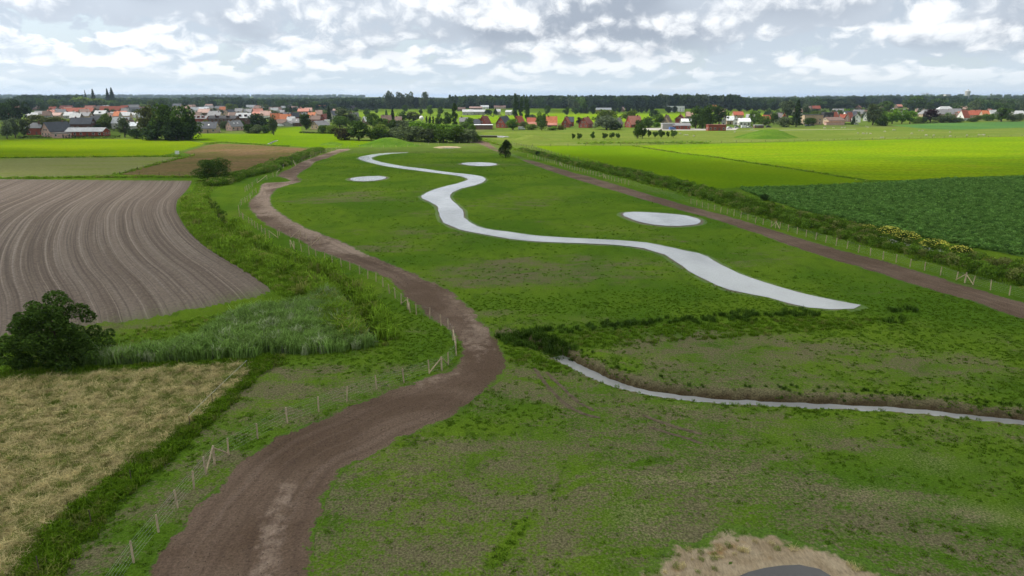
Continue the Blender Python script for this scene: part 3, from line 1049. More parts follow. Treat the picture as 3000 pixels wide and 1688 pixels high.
def mound(name, poly_px, hgt, mat, n=40, seed=0):
    """earth heap: a domed sheet over its outline"""
    poly = smooth_line(G(poly_px), 2, True)
    p = np.array(poly)
    c = p.mean(0)
    ring = resample(poly, np.hypot(*(np.diff(p, axis=0)).T).sum() / 60, True)
    V, F = [], []
    K = 14
    m = len(ring)
    for k in range(K + 1):
        f = k / K
        for x, y in ring:
            X, Y = c[0] + (x - c[0]) * (1 - f), c[1] + (y - c[1]) * (1 - f)
            z = hgt * (math.sin(f * math.pi / 2) ** 1.25)
            V.append([X, Y, z])
    V = np.array(V)
    V[:, 2] += 0.35 * hgt * (fbm(V[:, 0] * 0.12, V[:, 1] * 0.12, seed, 4) - 0.5) * np.minimum(1, V[:, 2] / (0.4 * hgt)) - 0.05
    for k in range(K):
        for i in range(m):
            a, b = k * m + i, k * m + (i + 1) % m
            F.append((a, b, b + m, a + m))
    me = mesh_from(name, V, np.array(F), [mat], True)
    bm = bmesh.new(); bm.from_mesh(me); bmesh.ops.remove_doubles(bm, verts=bm.verts, dist=0.01)
    bmesh.ops.recalc_face_normals(bm, faces=bm.faces)
    bm.to_mesh(me); bm.free()
    return add(name, me, kind='structure')


mound('mound', CH(900, [(590, 805), (760, 775), (1000, 762), (1250, 770), (1440, 800), (1440, 812), (1250, 822), (900, 825), (680, 818)]), 3.6, M['mound'], seed=1)
mound('mound', CH(1900, [(1020, 700), (1200, 670), (1450, 655), (1700, 670), (1900, 692), (1880, 708), (1600, 722), (1250, 722)]), 4.4, M['mound'], seed=2)
mound('mound', CH(1400, [(430, 730), (520, 700), (640, 690), (800, 700), (960, 725), (800, 745), (560, 748)]), 2.4, M['pasture_pale'], seed=3)
mound('mound', CH(500, [(1850, 790), (1950, 770), (2080, 765), (2200, 780), (2150, 800), (1950, 802)]), 1.2, M['mound'], seed=4)

# ------------------------------------------------------------------ growing things that cannot be counted
def leaf_mat(name, c0, c1, c2=None, p2=0.15, trans=0.35, obj_color=False, rough=0.7):
    m, t, out = new_mat(name)
    geo = t.n('ShaderNodeNewGeometry')
    inf = t.n('ShaderNodeObjectInfo')
    isl = geo.outputs['Random Per Island']
    c = t.mix(isl, c0, c1)
    if c2:
        c = t.mix(t.math('GREATER_THAN', inf.outputs['Random'], 1 - p2), c, c2)
    r = t.math('FRACT', t.math('MULTIPLY', inf.outputs['Random'], 7.31))
    k = t.math('MULTIPLY', t.ramp(r, 0, 1, 0.78, 1.22), t.ramp(isl, 0, 1, 0.8, 1.2))
    s = t.n('ShaderNodeVectorMath', operation='SCALE')
    t.l(c, s.inputs[0]); t.l(k, s.inputs[3])
    col = s.outputs[0]
    if obj_color:
        col = t.mix(1.0, col, inf.outputs['Color'], 'MULTIPLY')
    d = t.n('ShaderNodeBsdfDiffuse')
    t.l(col, d.inputs[0])
    tr = t.n('ShaderNodeBsdfTranslucent')
    t.l(col, tr.inputs[0])
    mx = t.n('ShaderNodeMixShader')
    mx.inputs[0].default_value = trans
    t.l(d.outputs[0], mx.inputs[1]); t.l(tr.outputs[0], mx.inputs[2])
    t.l(mx.outputs[0], out.inputs[0])
    return m


def blade_clump(name, mat, n, h, radius, width, lean=0.35, droop=0.3, seed=0, segs=2):
    r = np.random.default_rng(seed)
    V, F = [], []
    for i in range(n):
        a = r.uniform(0, 2 * math.pi)
        rad = radius * math.sqrt(r.uniform())
        x, y = rad * math.cos(a), rad * math.sin(a)
        hh = h * r.uniform(0.55, 1.0)
        la = r.uniform(0, 2 * math.pi)
        le = hh * lean * r.uniform(0.2, 1.0)
        dx, dy = math.cos(la), math.sin(la)
        wx, wy = -dy * width / 2, dx * width / 2
        o = len(V)
        if segs == 1:
            V += [(x - wx, y - wy, 0), (x + wx, y + wy, 0), (x + dx * le, y + dy * le, hh)]
            F.append((o, o + 1, o + 2))
        else:
            mz = hh * 0.6
            V += [(x - wx * .7, y - wy * .7, -0.05), (x + wx * .7, y + wy * .7, -0.05), (x - wx + dx * le * .35, y - wy + dy * le * .35, mz),
                  (x + wx + dx * le * .35, y + wy + dy * le * .35, mz), (x + dx * le * (1 + droop), y + dy * le * (1 + droop), hh * (1 - droop * .4))]
            F += [(o, o + 1, o + 3), (o, o + 3, o + 2), (o + 2, o + 3, o + 4)]
    me = mesh_from(name, V, F, [mat])
    return bpy.data.objects.new(name, me)


def leaf_clump(name, mat, n, rx, rz, leaf, seed=0, zc=None, flat=0.0):
    r = np.random.default_rng(seed)
    zc = rz if zc is None else zc
    d = r.normal(size=(n, 3))
    d /= np.linalg.norm(d, axis=1)[:, None]
    p = d * (r.uniform(0.35, 1.0, n) ** 0.5)[:, None] * np.array([rx, rx, rz]) + np.array([0, 0, zc])
    p[:, 2] = np.maximum(p[:, 2], 0.05)
    return bpy.data.objects.new(name, leaf_mesh(name, mat, p, leaf, r, d, flat))


def leaf_mesh(name, mat, p, leaf, r, d=None, flat=0.0):
    n = len(p)
    nr = r.normal(size=(n, 3)) + (d * 1.0 if d is not None else 0) + np.array([0, 0, flat])
    nr /= np.linalg.norm(nr, axis=1)[:, None]
    u = np.cross(nr, r.normal(size=(n, 3)))
    u /= np.linalg.norm(u, axis=1)[:, None]
    w = np.cross(nr, u)
    s = leaf * r.uniform(0.6, 1.3, n)[:, None]
    bend = nr * s * 0.35
    V = np.stack([p - u * s, p - w * s * .62 + bend * .2, p + u * s, p + w * s * .62 + bend], 1).reshape(-1, 3)
    F = np.arange(n * 4).reshape(n, 4)
    return mesh_from(name, V, F, [mat])


_SRC = {}


def src_collection(key, objs):
    if key not in _SRC:
        c = bpy.data.collections.new(key)
        for o in objs:
            c.objects.link(o)
        _SRC[key] = c
    return _SRC[key]


def scatter(name, pts, rz, sc, coll, label, cat, n_src, tilt=None, kind='stuff', seed=0):
    """many copies of a few small plants as one uncountable mass (geometry nodes)"""
    r = np.random.default_rng(seed)
    pts = np.asarray(pts, float)
    me = bpy.data.meshes.new(name)
    me.vertices.add(len(pts))
    me.vertices.foreach_set('co', pts.astype(np.float32).ravel())
    def at(k, v, typ='FLOAT'):
        a = me.attributes.new(k, typ, 'POINT')
        a.data.foreach_set('value' if typ != 'FLOAT_VECTOR' else 'vector', np.asarray(v).ravel())
    rot = np.zeros((len(pts), 3), np.float32)
    rot[:, 2] = rz
    if tilt is not None:
        rot[:, 0] = tilt[0]; rot[:, 1] = tilt[1]
    at('rot', rot, 'FLOAT_VECTOR')
    at('siz', np.asarray(sc, np.float32))
    at('pick', r.integers(0, n_src, len(pts)).astype(np.int32), 'INT')
    o = add(name, me, label=label, cat=cat, kind=kind)
    ng = bpy.data.node_groups.new(name, 'GeometryNodeTree')
    ng.interface.new_socket('Geometry', in_out='INPUT', socket_type='NodeSocketGeometry')
    ng.interface.new_socket('Geometry', in_out='OUTPUT', socket_type='NodeSocketGeometry')
    t = NT(ng)
    gi, go = t.n('NodeGroupInput'), t.n('NodeGroupOutput')
    ci = t.n('GeometryNodeCollectionInfo')
    ci.inputs['Collection'].default_value = coll
    ci.inputs['Separate Children'].default_value = True
    ci.inputs['Reset Children'].default_value = True
    ip = t.n('GeometryNodeInstanceOnPoints')
    ip.inputs['Pick Instance'].default_value = True
    def na(nm, typ):
        nd = t.n('GeometryNodeInputNamedAttribute', data_type=typ)
        nd.inputs['Name'].default_value = nm
        return [s for s in nd.outputs if s.enabled and s.name == 'Attribute'][0]
    t.l(gi.outputs[0], ip.inputs['Points'])
    t.l(ci.outputs[0], ip.inputs['Instance'])
    t.l(na('pick', 'INT'), ip.inputs['Instance Index'])
    t.l(na('rot', 'FLOAT_VECTOR'), ip.inputs['Rotation'])
    t.l(na('siz', 'FLOAT'), ip.inputs['Scale'])
    t.l(ip.outputs[0], go.inputs[0])
    md = o.modifiers.new('scatter', 'NODES')
    md.node_group = ng
    return o


def pts_in(poly, density, seed=0, follow=True, zoff=0.0):
    r = np.random.default_rng(seed)
    p = np.array(poly)
    lo, hi = p.min(0), p.max(0)
    n = int((hi - lo).prod() * density)
    q = r.uniform(lo, hi, (n, 2))
    q = q[inside(q[:, 0], q[:, 1], poly)]
    z = ground_h(q[:, 0], q[:, 1]) if follow else np.zeros(len(q))
    return np.column_stack([q, z + zoff])


def pts_along(line, width, density, seed=0):
    """points in a band around a line (metres)"""
    r = np.random.default_rng(seed)
    c = resample(line, 0.5)
    t = np.gradient(c, axis=0)
    t /= np.linalg.norm(t, axis=1)[:, None] + 1e-9
    n = int(len(c) * 0.5 * width * density)
    i = r.integers(0, len(c), n)
    o = r.normal(0, width * 0.33, n)
    q = c[i] + np.stack([-t[i, 1], t[i, 0]], 1) * o[:, None] + r.uniform(-.25, .25, (n, 2))
    return np.column_stack([q, ground_h(q[:, 0], q[:, 1])])


def rnd(n, a, b, seed=0):
    return np.random.default_rng(seed).uniform(a, b, n)


def put(name, pts, coll, n_src, s0, s1, label, cat, seed=0, tilt=0.0, sizefn=None):
    n = len(pts)
    s = rnd(n, s0, s1, seed + 1)
    if sizefn is not None:
        s = s * sizefn(pts[:, 0], pts[:, 1])
    tl = None
    if tilt:
        r = np.random.default_rng(seed + 3)
        tl = (r.normal(0, tilt, n), r.normal(0, tilt, n))
    return scatter(name, pts, rnd(n, 0, 6.283, seed + 2), s, coll, label, cat, n_src, tl, seed=seed)


ML = {
    'reed': leaf_mat('reed_leaf', (0.175, 0.300, 0.060), (0.270, 0.400, 0.110), (0.38, 0.43, 0.25), 0.12, 0.55),
    'rank': leaf_mat('rank_grass_leaf', (0.150, 0.265, 0.020), (0.225, 0.350, 0.034), (0.30, 0.32, 0.08), 0.12, 0.55),
    'dry': leaf_mat('dry_grass_leaf', (0.47, 0.385, 0.17), (0.66, 0.56, 0.29), (0.15, 0.20, 0.035), 0.34, 0.3),
    'lush': leaf_mat('lush_grass_leaf', (0.090, 0.180, 0.010), (0.145, 0.245, 0.018), (0.20, 0.23, 0.05), 0.15, 0.5),
    'tuft': leaf_mat('meadow_tuft_leaf', (0.090, 0.180, 0.014), (0.145, 0.245, 0.022), None, 0, 0.6),
    'sedge': leaf_mat('sedge_leaf', (0.045, 0.095, 0.012), (0.080, 0.145, 0.020), None, 0, 0.45),
    'bush': leaf_mat('bramble_leaf', (0.090, 0.175, 0.018), (0.155, 0.260, 0.032), (0.22, 0.25, 0.07), 0.22, 0.5),
    'tuber': leaf_mat('tuber_leaf', (0.120, 0.250, 0.050), (0.185, 0.330, 0.075), (0.09, 0.19, 0.04), 0.15, 0.55),
    'umbel': leaf_mat('umbel_flower', (0.34, 0.38, 0.25), (0.48, 0.50, 0.38)),
    'yellow': leaf_mat('yellow_blossom', (0.56, 0.52, 0.07), (0.74, 0.70, 0.15)),
    'tree': leaf_mat('tree_leaf', (0.72, 0.72, 0.72), (1.25, 1.25, 1.15), None, 0, 0.42, True),
}
REED = src_collection('reed_plants', [blade_clump('reed_plant', ML['reed'], 34, 1.9, 0.55, 0.07, 0.42, 0.55, s) for s in range(4)])
RANK = src_collection('rank_grass_plants', [blade_clump('rank_grass_plant', ML['rank'], 40, 1.0, 0.55, 0.06, 0.55, 0.6, 10 + s) for s in range(4)])
DRY = src_collection('dry_grass_plants', [blade_clump('dry_grass_plant', ML['dry'], 64, 0.7, 0.5, 0.026, 0.95, 0.7, 20 + s) for s in range(5)])
LUSH = src_collection('lush_grass_plants', [blade_clump('lush_grass_plant', ML['lush'], 36, 0.5, 0.4, 0.05, 0.7, 0.5, 30 + s) for s in range(4)])
TUFT = src_collection('meadow_tufts', [blade_clump('meadow_tuft', ML['tuft'], 22, 0.13, 0.22, 0.05, 1.1, 0.5, 40 + s) for s in range(4)])
SEDGE = src_collection('sedge_plants', [blade_clump('sedge_plant', ML['sedge'], 40, 0.85, 0.4, 0.05, 0.6, 0.5, 50 + s) for s in range(3)])
BUSH = src_collection('bramble_plants', [leaf_clump('bramble_plant', ML['bush'], 170, 0.85, 0.75, 0.13, 60 + s) for s in range(4)])
TUBER_P = src_collection('tuber_plants', [leaf_clump('tuber_plant', ML['tuber'], 44, 0.42, 0.26, 0.15, 70 + s, 0.28, 0.8) for s in range(4)])
UMBEL = src_collection('umbel_plants', [leaf_clump('umbel_plant', ML['umbel'], 30, 0.45, 0.14, 0.07, 80 + s, 0.9, 1.5) for s in range(2)])

# reed bed around the left ditch
REED_POLY = G([(250, 1060), (330, 1048), (505, 1035), (560, 1010), (610, 980), (670, 945), (730, 925), (815, 908), (912, 885), (975, 865), (1010, 895), (1040, 935), (1070, 975), (1095, 1010), (1080, 1022), (1000, 1032), (900, 1037), (815, 1037), (740, 1052), (580, 1058), (390, 1070), (270, 1078)])
put('reeds', pts_in(REED_POLY, 5.5, 1), REED, 4, 0.6, 1.15, 'thicket of grey-green reeds between the ploughed field and the dirt track', 'reeds', 1, 0.08,
    lambda x, y: 0.72 + 0.55 * fbm(x * 0.16, y * 0.16, 5, 3))
STRIP = G([(578, 530), (548, 582), (532, 602), (536, 642), (560, 682), (602, 722), (652, 756), (714, 792), (775, 832), (822, 868), (900, 878), (985, 868), (960, 838), (920, 816), (850, 782), (757, 744), (698, 712), (658, 675), (628, 640), (610, 610), (600, 590), (625, 560), (665, 535), (640, 525)])
_p = np.concatenate([pts_in(STRIP, 3.6, 2), pts_in(G([(0, 1052), (250, 1004), (388, 966), (544, 938), (700, 908), (810, 880), (800, 905), (700, 930), (600, 980), (540, 1012), (330, 1042), (250, 1056), (0, 1090)]), 4.0, 41)])
_dl, _ = seg_dist(_p[:, 0], _p[:, 1], LEFT_DITCH)
put('rank_grass', _p, RANK, 4, 0.5, 1.0, 'tall green grass and herbs on the bank between ploughed field and ditch', 'grass', 2, 0.1,
    lambda x, y: np.clip(1.5 - 0.10 * seg_dist(x, y, LEFT_DITCH)[0], 0.40, 1.5) * (0.7 + 0.6 * fbm(x * 0.2, y * 0.2, 8, 3)))
_ld = np.array(resample(LEFT_DITCH, 1.0))
_tn = np.gradient(_ld, axis=0); _tn /= np.linalg.norm(_tn, axis=1)[:, None]
_nl = np.stack([_tn[:, 1], -_tn[:, 0]], 1)
_nl = _nl if _nl[len(_nl) // 2, 0] < 0 else -_nl
put('bank_reeds', np.concatenate([pts_along([tuple(q) for q in _ld + _nl * 2.2], 2.6, 2.6, 42), pts_along([tuple(q) for q in _ld[40:] + _nl[40:] * -1.6], 1.2, 1.6, 43)]), RANK, 4, 1.4, 2.3, 'tall green reed ridge lining the left ditch', 'reeds', 42, 0.15,
    lambda x, y: 0.65 + 0.6 * fbm(x * 0.18, y * 0.18, 9, 3))
put('ditch_grass_bank', pts_along(LEFT_DITCH, 2.4, 3.2, 40), SEDGE, 3, 0.4, 0.8, 'rank grass closing over the left ditch', 'grass', 40, 0.15)
put('ditch_reeds', pts_along(smooth_line(G(crop(150, 360, .3688, [(1300, 505), (1440, 438), (1620, 412), (1780, 350), (1920, 300), (2060, 250), (2130, 222)])), 2), 5.0, 1.9, 3), BUSH, 4, 0.7, 1.3,
    'bushy reed belt along the ditch beside the brown pasture', 'reeds', 3, 0.1)
put('field_edge_grass', np.concatenate([pts_along(G(crop(150, 360, .3688, [(-900, 442), (0, 440), (600, 432), (1180, 434)])), 3.0, 1.6, 4),
    pts_along(G(CH(0, [(-600, 962), (0, 959), (900, 951), (1700, 943), (2250, 940)])), 2.2, 1.2, 5),
    pts_along(G(crop(150, 360, .3688, [(545, 410), (860, 325), (1140, 258)])), 2.0, 0.9, 6),
    pts_along(G(crop(150, 360, .3688, [(1240, 172), (1330, 155), (1600, 170), (1880, 188)])), 3.0, 1.4, 7)]), RANK, 4, 0.5, 1.1,
    'dark unmown grass lines between the fields left of the track', 'grass', 4, 0.1)
# straw-coloured hay meadow, bottom left, and the green verge beside it
DRY_POLY = G([(-330, 1150), (0, 1122), (116, 1112), (272, 1098), (427, 1086), (582, 1078), (715, 1070), (725, 1090), (685, 1140), (625, 1178), (560, 1238), (508, 1270), (450, 1322), (420, 1330), (352, 1378), (276, 1438), (190, 1496), (103, 1568), (55, 1648), (0, 1730), (-120, 1950), (-800, 2000), (-500, 1500)])
put('dry_grass', pts_in(DRY_POLY, 13, 8), DRY, 5, 0.4, 0.95, 'straw-coloured dry hay grass in the bottom left corner', 'grass', 8, 0.16)
VERGE = G([(-330, 1112), (0, 1098), (270, 1080), (580, 1062), (740, 1052), (810, 1040), (840, 1060), (757, 1097), (722, 1140), (684, 1182), (624, 1230), (558, 1292), (488, 1360), (407, 1426), (345, 1468), (298, 1538), (236, 1612), (180, 1700), (60, 1950), (-110, 1950), (10, 1725), (55, 1650), (103, 1568), (190, 1496), (276, 1438), (352, 1378), (450, 1322), (560, 1238), (685, 1140), (725, 1090), (715, 1070), (582, 1078), (272, 1098), (0, 1122), (-330, 1150)])
put('verge_grass', pts_in(VERGE, 9, 9), LUSH, 4, 0.6, 1.25, 'lush green grass strip beside the straw-coloured hay meadow', 'grass', 9, 0.15)
# right-hand ditch: two belts of rank growth
ROW_A = smooth_line(G([(1530, 440), (1600, 459), (1690, 486), (1800, 510), (1900, 536), (2000, 560), (2100, 588), (2200, 622), (2300, 650), (2400, 675), (2500, 703), (2600, 727), (2700, 752), (2800, 780), (2900, 806), (3000, 832), (3300, 910)]), 1)
ROW_B = smooth_line(G([(1720, 484), (1800, 497), (1900, 520), (2000, 545), (2100, 570), (2200, 602), (2300, 628), (2400, 652), (2500, 681), (2600, 704), (2700, 730), (2800, 758), (2900, 780), (3000, 805), (3300, 880)]), 1)
put('ditch_brambles', np.concatenate([pts_along(ROW_A, 2.6, 1.5, 10), pts_along(ROW_B, 3.0, 1.7, 11)]), BUSH, 4, 0.55, 1.15,
    'dark green rank growth along the ditch between the right track and the fields', 'undergrowth', 10, 0.1, lambda x, y: 0.65 + 0.7 * fbm(x * 0.11, y * 0.11, 12, 3))
put('ditch_grass', np.concatenate([pts_along(ROW_A, 4.5, 1.5, 12), pts_along(ROW_B, 4.5, 1.1, 13)]), RANK, 4, 0.45, 0.9,
    'pale seeding grass fringing the right-hand ditch', 'grass', 12, 0.12)
put('white_umbels', pts_along(smooth_line(G(C6([(1480, 800), (1600, 835), (1750, 870), (1950, 905), (2150, 935)])), 1), 2.0, 1.6, 14), UMBEL, 2, 0.7, 1.1,
    'white flowering umbels along the right-hand ditch', 'flowers', 14, 0.1)
put('embankment_weeds', pts_along(smooth_line(G(CH(1400, [(1330, 785), (1500, 772), (1700, 768), (1950, 775), (2250, 775), (2576, 765), (2900, 772)])), 1), 11, 0.35, 15), RANK, 4, 0.7, 1.4,
    'weedy grass on the low embankment behind the fresh pasture', 'grass', 15, 0.1)
put('far_ditch_weeds', np.concatenate([pts_along(G(CH(1400, [(30, 720), (180, 770), (300, 800), (480, 850), (640, 880), (760, 905), (1000, 965)])), 4, 0.7, 16),
    pts_along(G([(1854, 428), (1930, 440), (2000, 451), (2078, 459), (2194, 477), (2349, 500), (2505, 525), (2560, 535)]), 1.6, 1.0, 17),
    pts_along(G([(2160, 551), (2349, 547), (2520, 538)]), 1.6, 1.0, 18)]), RANK, 4, 0.4, 0.9, 'weedy grass seams between the right-hand fields', 'grass', 16, 0.1)
# sedges on the old ditch line across the meadow and round the brook's culvert
SEDGE_LINE = smooth_line(G([(1470, 990), (1510, 980), (1600, 972), (1700, 964), (1800, 953), (1900, 944), (2000, 944), (2080, 936), (2170, 926)]), 1)
put('sedges', np.concatenate([pts_along(SEDGE_LINE, 1.6, 3.0, 19), pts_along(G([(2160, 930), (2240, 922)]), 2.0, 3.5, 20), pts_along(G([(2270, 925), (2300, 922)]), 1.2, 4, 21),
    pts_along(G([(2318, 922), (2378, 920)]), 2.0, 4, 22), pts_along(G([(2615, 912), (2690, 908)]), 2.4, 1.6, 23), pts_along(G([(2580, 945), (2660, 938)]), 1.6, 1.4, 24)]),
    SEDGE, 3, 0.5, 1.0, 'dark sedge line crossing the meadow at the foot of the stream', 'sedges', 19, 0.12)
put('brook_rushes', pts_in(G([(1455, 985), (1500, 972), (1600, 985), (1680, 1020), (1700, 1036), (1640, 1040), (1560, 1022), (1480, 1010)]), 5, 25), SEDGE, 3, 0.6, 1.1,
    'dark green rushes hanging over the start of the brook', 'rushes', 25, 0.15)
_bk = np.array(resample(BROOK, 0.8))
_bt = np.gradient(_bk, axis=0); _bt /= np.linalg.norm(_bt, axis=1)[:, None]
_bn = np.stack([-_bt[:, 1], _bt[:, 0]], 1)
put('brook_bank_tufts', np.concatenate([pts_along([tuple(q) for q in _bk + _bn * 2.5], 0.9, 1.6, 46), pts_along([tuple(q) for q in _bk + _bn * 1.7], 1.2, 0.35, 48)]), SEDGE, 3, 0.2, 0.5, 'dark grass tufts on the raw far bank of the brook', 'grass', 46, 0.2)
put('brook_edge_grass', pts_along([tuple(q) for q in _bk - _bn * 1.65], 0.7, 2.4, 47), LUSH, 4, 0.25, 0.6, 'fringe of grass along the near edge of the brook', 'grass', 47, 0.2)
put('rank_meadow', np.concatenate([pts_in(G([(1460, 1000), (1600, 985), (1800, 965), (2000, 950), (2300, 930), (2600, 935), (2500, 965), (2200, 985), (1950, 1005), (1750, 1020), (1650, 1015)]), 4.0, 26),
    pts_in(G([(1480, 1020), (1560, 1040), (1640, 1070), (1660, 1100), (1560, 1080), (1490, 1060)]), 5, 27), pts_in(G([(1090, 960), (1160, 970), (1185, 1000), (1120, 1015)]), 6, 28)]),
    LUSH, 4, 0.35, 0.8, 'longer grass around the old ditch line and the culvert', 'grass', 26, 0.15)


def tuft_points():
    poly = G([(-150, 1700), (3150, 1700), (3150, 900), (1250, 640), (900, 800), (1150, 1000), (800, 1060), (400, 1450)])
    p = pts_in(poly, 17, 30)
    m, d = meadow_fields(p[:, 0], p[:, 1])
    m = m + 0.5 * (fbm(p[:, 0] * 0.5, p[:, 1] * 0.8, 75, 3) - 0.5)
    keep = np.random.default_rng(31).uniform(size=len(p)) > np.clip(0.30 + 1.0 * m + 0.8 * d + 0.9 * sstep(62, 112, p[:, 1]), 0.1, 0.985)
    trk = inside(p[:, 0], p[:, 1], TRACK_L + TRACK_R) | inside(p[:, 0], p[:, 1], SAND) | inside(p[:, 0], p[:, 1], grow(STREAM, 0.4)) | inside(p[:, 0], p[:, 1], G(RT_UP + RT_LO)) | inside(p[:, 0], p[:, 1], DRY_POLY)
    pond = inside(p[:, 0], p[:, 1], grow(smooth_line(G(PONDS[2][1]), 2, True), 0.5))
    db, _ = seg_dist(p[:, 0], p[:, 1], BROOK)
    return p[keep & ~trk & ~pond & (db > 1.3)]


_s = pts_in(SAND, 3.0, 44, zoff=0.0)
_s = _s[~inside(_s[:, 0], _s[:, 1], grow(NEARPOND, 1.2))]
_s = _s[np.random.default_rng(45).uniform(size=len(_s)) < np.clip(1.25 - 0.5 * seg_dist(_s[:, 0], _s[:, 1], SAND, True)[0], 0.05, 1)]
put('shore_grass', _s, DRY, 5, 0.18, 0.5, 'sparse dry grass on the sandy pond shore', 'grass', 44, 0.2)
def clump_points():
    p = pts_in(G([(1150, 900), (860, 640), (760, 560), (850, 480), (1000, 440), (1450, 440), (1560, 500), (2100, 640), (2700, 830), (2900, 960), (1300, 960)]), 0.35, 50)
    n = fbm(p[:, 0] * 0.05, p[:, 1] * 0.12, 91, 3) + 0.35 * (fbm(p[:, 0] * 0.4, p[:, 1] * 0.4, 92, 2) - 0.5)
    ok = (n > 0.52) & ~inside(p[:, 0], p[:, 1], grow(STREAM, 0.5)) & ~inside(p[:, 0], p[:, 1], TRACK_L + TRACK_R) & ~inside(p[:, 0], p[:, 1], G(RT_UP + RT_LO))
    for _, q in PONDS:
        ok &= ~inside(p[:, 0], p[:, 1], grow(smooth_line(G(q), 2, True), 0.6))
    return p[ok]


put('meadow_clumps', clump_points(), TUFT, 4, 0.5, 1.3, 'scattered darker grass clumps across the middle of the meadow', 'grass', 50, 0.15)
put('meadow_tufts', tuft_points(), TUFT, 4, 0.3, 1.0, 'patchy young grass and clover tufts over the sown meadow', 'grass', 30, 0.15)
_t = pts_in(TUBER, 1.9, 33)
_t = _t[_t[:, 1] < 235]
put('tuber_plants', _t, TUBER_P, 4, 0.8, 1.5, 'dense dark green potato-like plants covering the right-hand field', 'crop', 33, 0.15)


def clods():
    r = np.random.default_rng(5)
    objs = []
    for s in range(4):
        bm = bmesh.new()
        bmesh.ops.create_icosphere(bm, subdivisions=1, radius=0.09)
        for v in bm.verts:
            v.co *= r.uniform(0.6, 1.25)
            v.co.z *= 0.65
        me = bpy.data.meshes.new('clod'); bm.to_mesh(me); bm.free()
        me.materials.append(M['clod'])
        objs.append(bpy.data.objects.new('clod', me))
    return objs


M['clod'] = simple('soil_clod', (0.095, 0.065, 0.050), 0.95, 0.1, 0.35, 5)
CLOD = src_collection('soil_clods', clods())
_c = pts_in(TRACK_L + TRACK_R, 7.0, 34, zoff=0.0)
_c = _c[(_c[:, 1] < 95)]
_w = wear_fn(_c[:, 0], _c[:, 1], 0)['wear']
_c = _c[np.random.default_rng(35).uniform(size=len(_c)) > 0.2 + 0.9 * _w]
_c = np.concatenate([_c, pts_in(G([(960, 1700), (1000, 1480), (1080, 1400), (1250, 1330), (1450, 1330), (1560, 1450), (1500, 1700)]), 2.6, 49)])
put('soil_clods', _c, CLOD, 4, 0.25, 0.85, 'loose brown soil clods on the dirt track', 'soil', 34, 0.4)

# ------------------------------------------------------------------ fences
M['post_new'] = simple('pale_softwood', (0.44, 0.34, 0.23), 0.8, 0.2, 0.25, 3)
M['post_old'] = simple('weathered_wood', (0.10, 0.08, 0.06), 0.9, 0.1, 0.3, 3)
M['wire'] = simple('galvanised_wire', (0.42, 0.43, 0.42), 0.5, 0.5, 0.1, 3)
M['tape'] = simple('white_tape', (0.75, 0.75, 0.72), 0.7, 0.2, 0.05, 3)


def post_mesh(name, mat, h, r):
    b = MB()
    b.tube((0, 0, -0.3), (0, 0, h * 0.97), r, r * 0.94, 8)
    b.tube((0, 0, h * 0.97), (0, 0, h), r * 0.94, r * 0.6, 8)
    return b.mesh(name, mat, False)


def fence(name, label, bases, h=1.3, r=0.055, mat='post_new', wires=(0.15, 0.32, 0.5, 0.68, 0.86, 0.97), wr=0.0032, corners=(), braces=(), group=None, wmat='wire', seed=0, rz_jit=0.04):
    """posts, slanting struts and wires of one fence run; bases in metres"""
    rr = random.Random(seed)
    x0, y0 = bases[0]
    root = empty(name, (x0, y0, 0), 0, label, 'fence', group)
    pm = post_mesh('post', M[mat], h, r)
    pc = post_mesh('post', M[mat], h * 1.12, r * 1.35)
    zs = ground_h(np.array([b[0] for b in bases]), np.array([b[1] for b in bases]))
    for i, (x, y) in enumerate(bases):
        p = add('post', pc if i in corners else pm, root)
        p.location = (x - x0, y - y0, float(zs[i]))
        p.rotation_euler = (rr.gauss(0, rz_jit), rr.gauss(0, rz_jit), rr.uniform(0, 6))
        p.scale = (1, 1, rr.uniform(0.93, 1.06))
    for i, j in braces:
        a = Vector((bases[i][0] - x0, bases[i][1] - y0, zs[i] + h * 0.95))
        b = Vector((bases[j][0] - x0, bases[j][1] - y0, zs[j] + 0.1))
        MB().tube(a, b, r * 0.9, r * 0.9, 7).build('brace', M[mat], root)
    for w in wires:
        mb = MB()
        for i in range(len(bases) - 1):
            a = (bases[i][0] - x0, bases[i][1] - y0, zs[i] + h * w)
            b = (bases[i + 1][0] - x0, bases[i + 1][1] - y0, zs[i + 1] + h * w)
            mb.tube(a, b, wr, wr, 3, False)
        mb.build('wire', M[wmat], root)
    return root


def along(line, step):
    return [tuple(p) for p in resample(line, step)]


GF = 'post and wire fences along the left dirt track'
FA = G(C3([(300, 2350), (600, 1930), (820, 1620), (1010, 1345), (1197, 1115), (1343, 935), (1465, 785), (1555, 675), (1620, 600), (1725, 530), (1945, 410), (2170, 292), (2405, 205)])
       + C5([(42, 968), (266, 875), (472, 825), (664, 760), (758, 735), (808, 695), (868, 625), (866, 570), (843, 505), (803, 425), (753, 400), (667, 345), (567, 315), (519, 300), (500, 275), (452, 235), (407, 190), (363, 155), (315, 105), (262, 65), (200, 45)])
       + C4([(912, 1040), (838, 1010), (773, 985), (706, 960), (647, 935), (583, 915), (530, 893), (473, 870), (418, 850)]))
fence('fence', 'pale wooden post and wire fence along the near left side of the dirt track', FA, 1.32, 0.06, corners=(8, 17, 21, 27), braces=((8, 7), (8, 9), (17, 16), (17, 18), (21, 20), (27, 26), (27, 28)), group=GF, seed=1)
fence('fence', 'short corner fence with slanting struts at the gap beside the bend of the track', G(C4([(390, 835), (418, 852), (455, 800)])), 1.3, 0.06, braces=((0, 1),), group=GF, seed=2, wires=(0.5, 0.9))
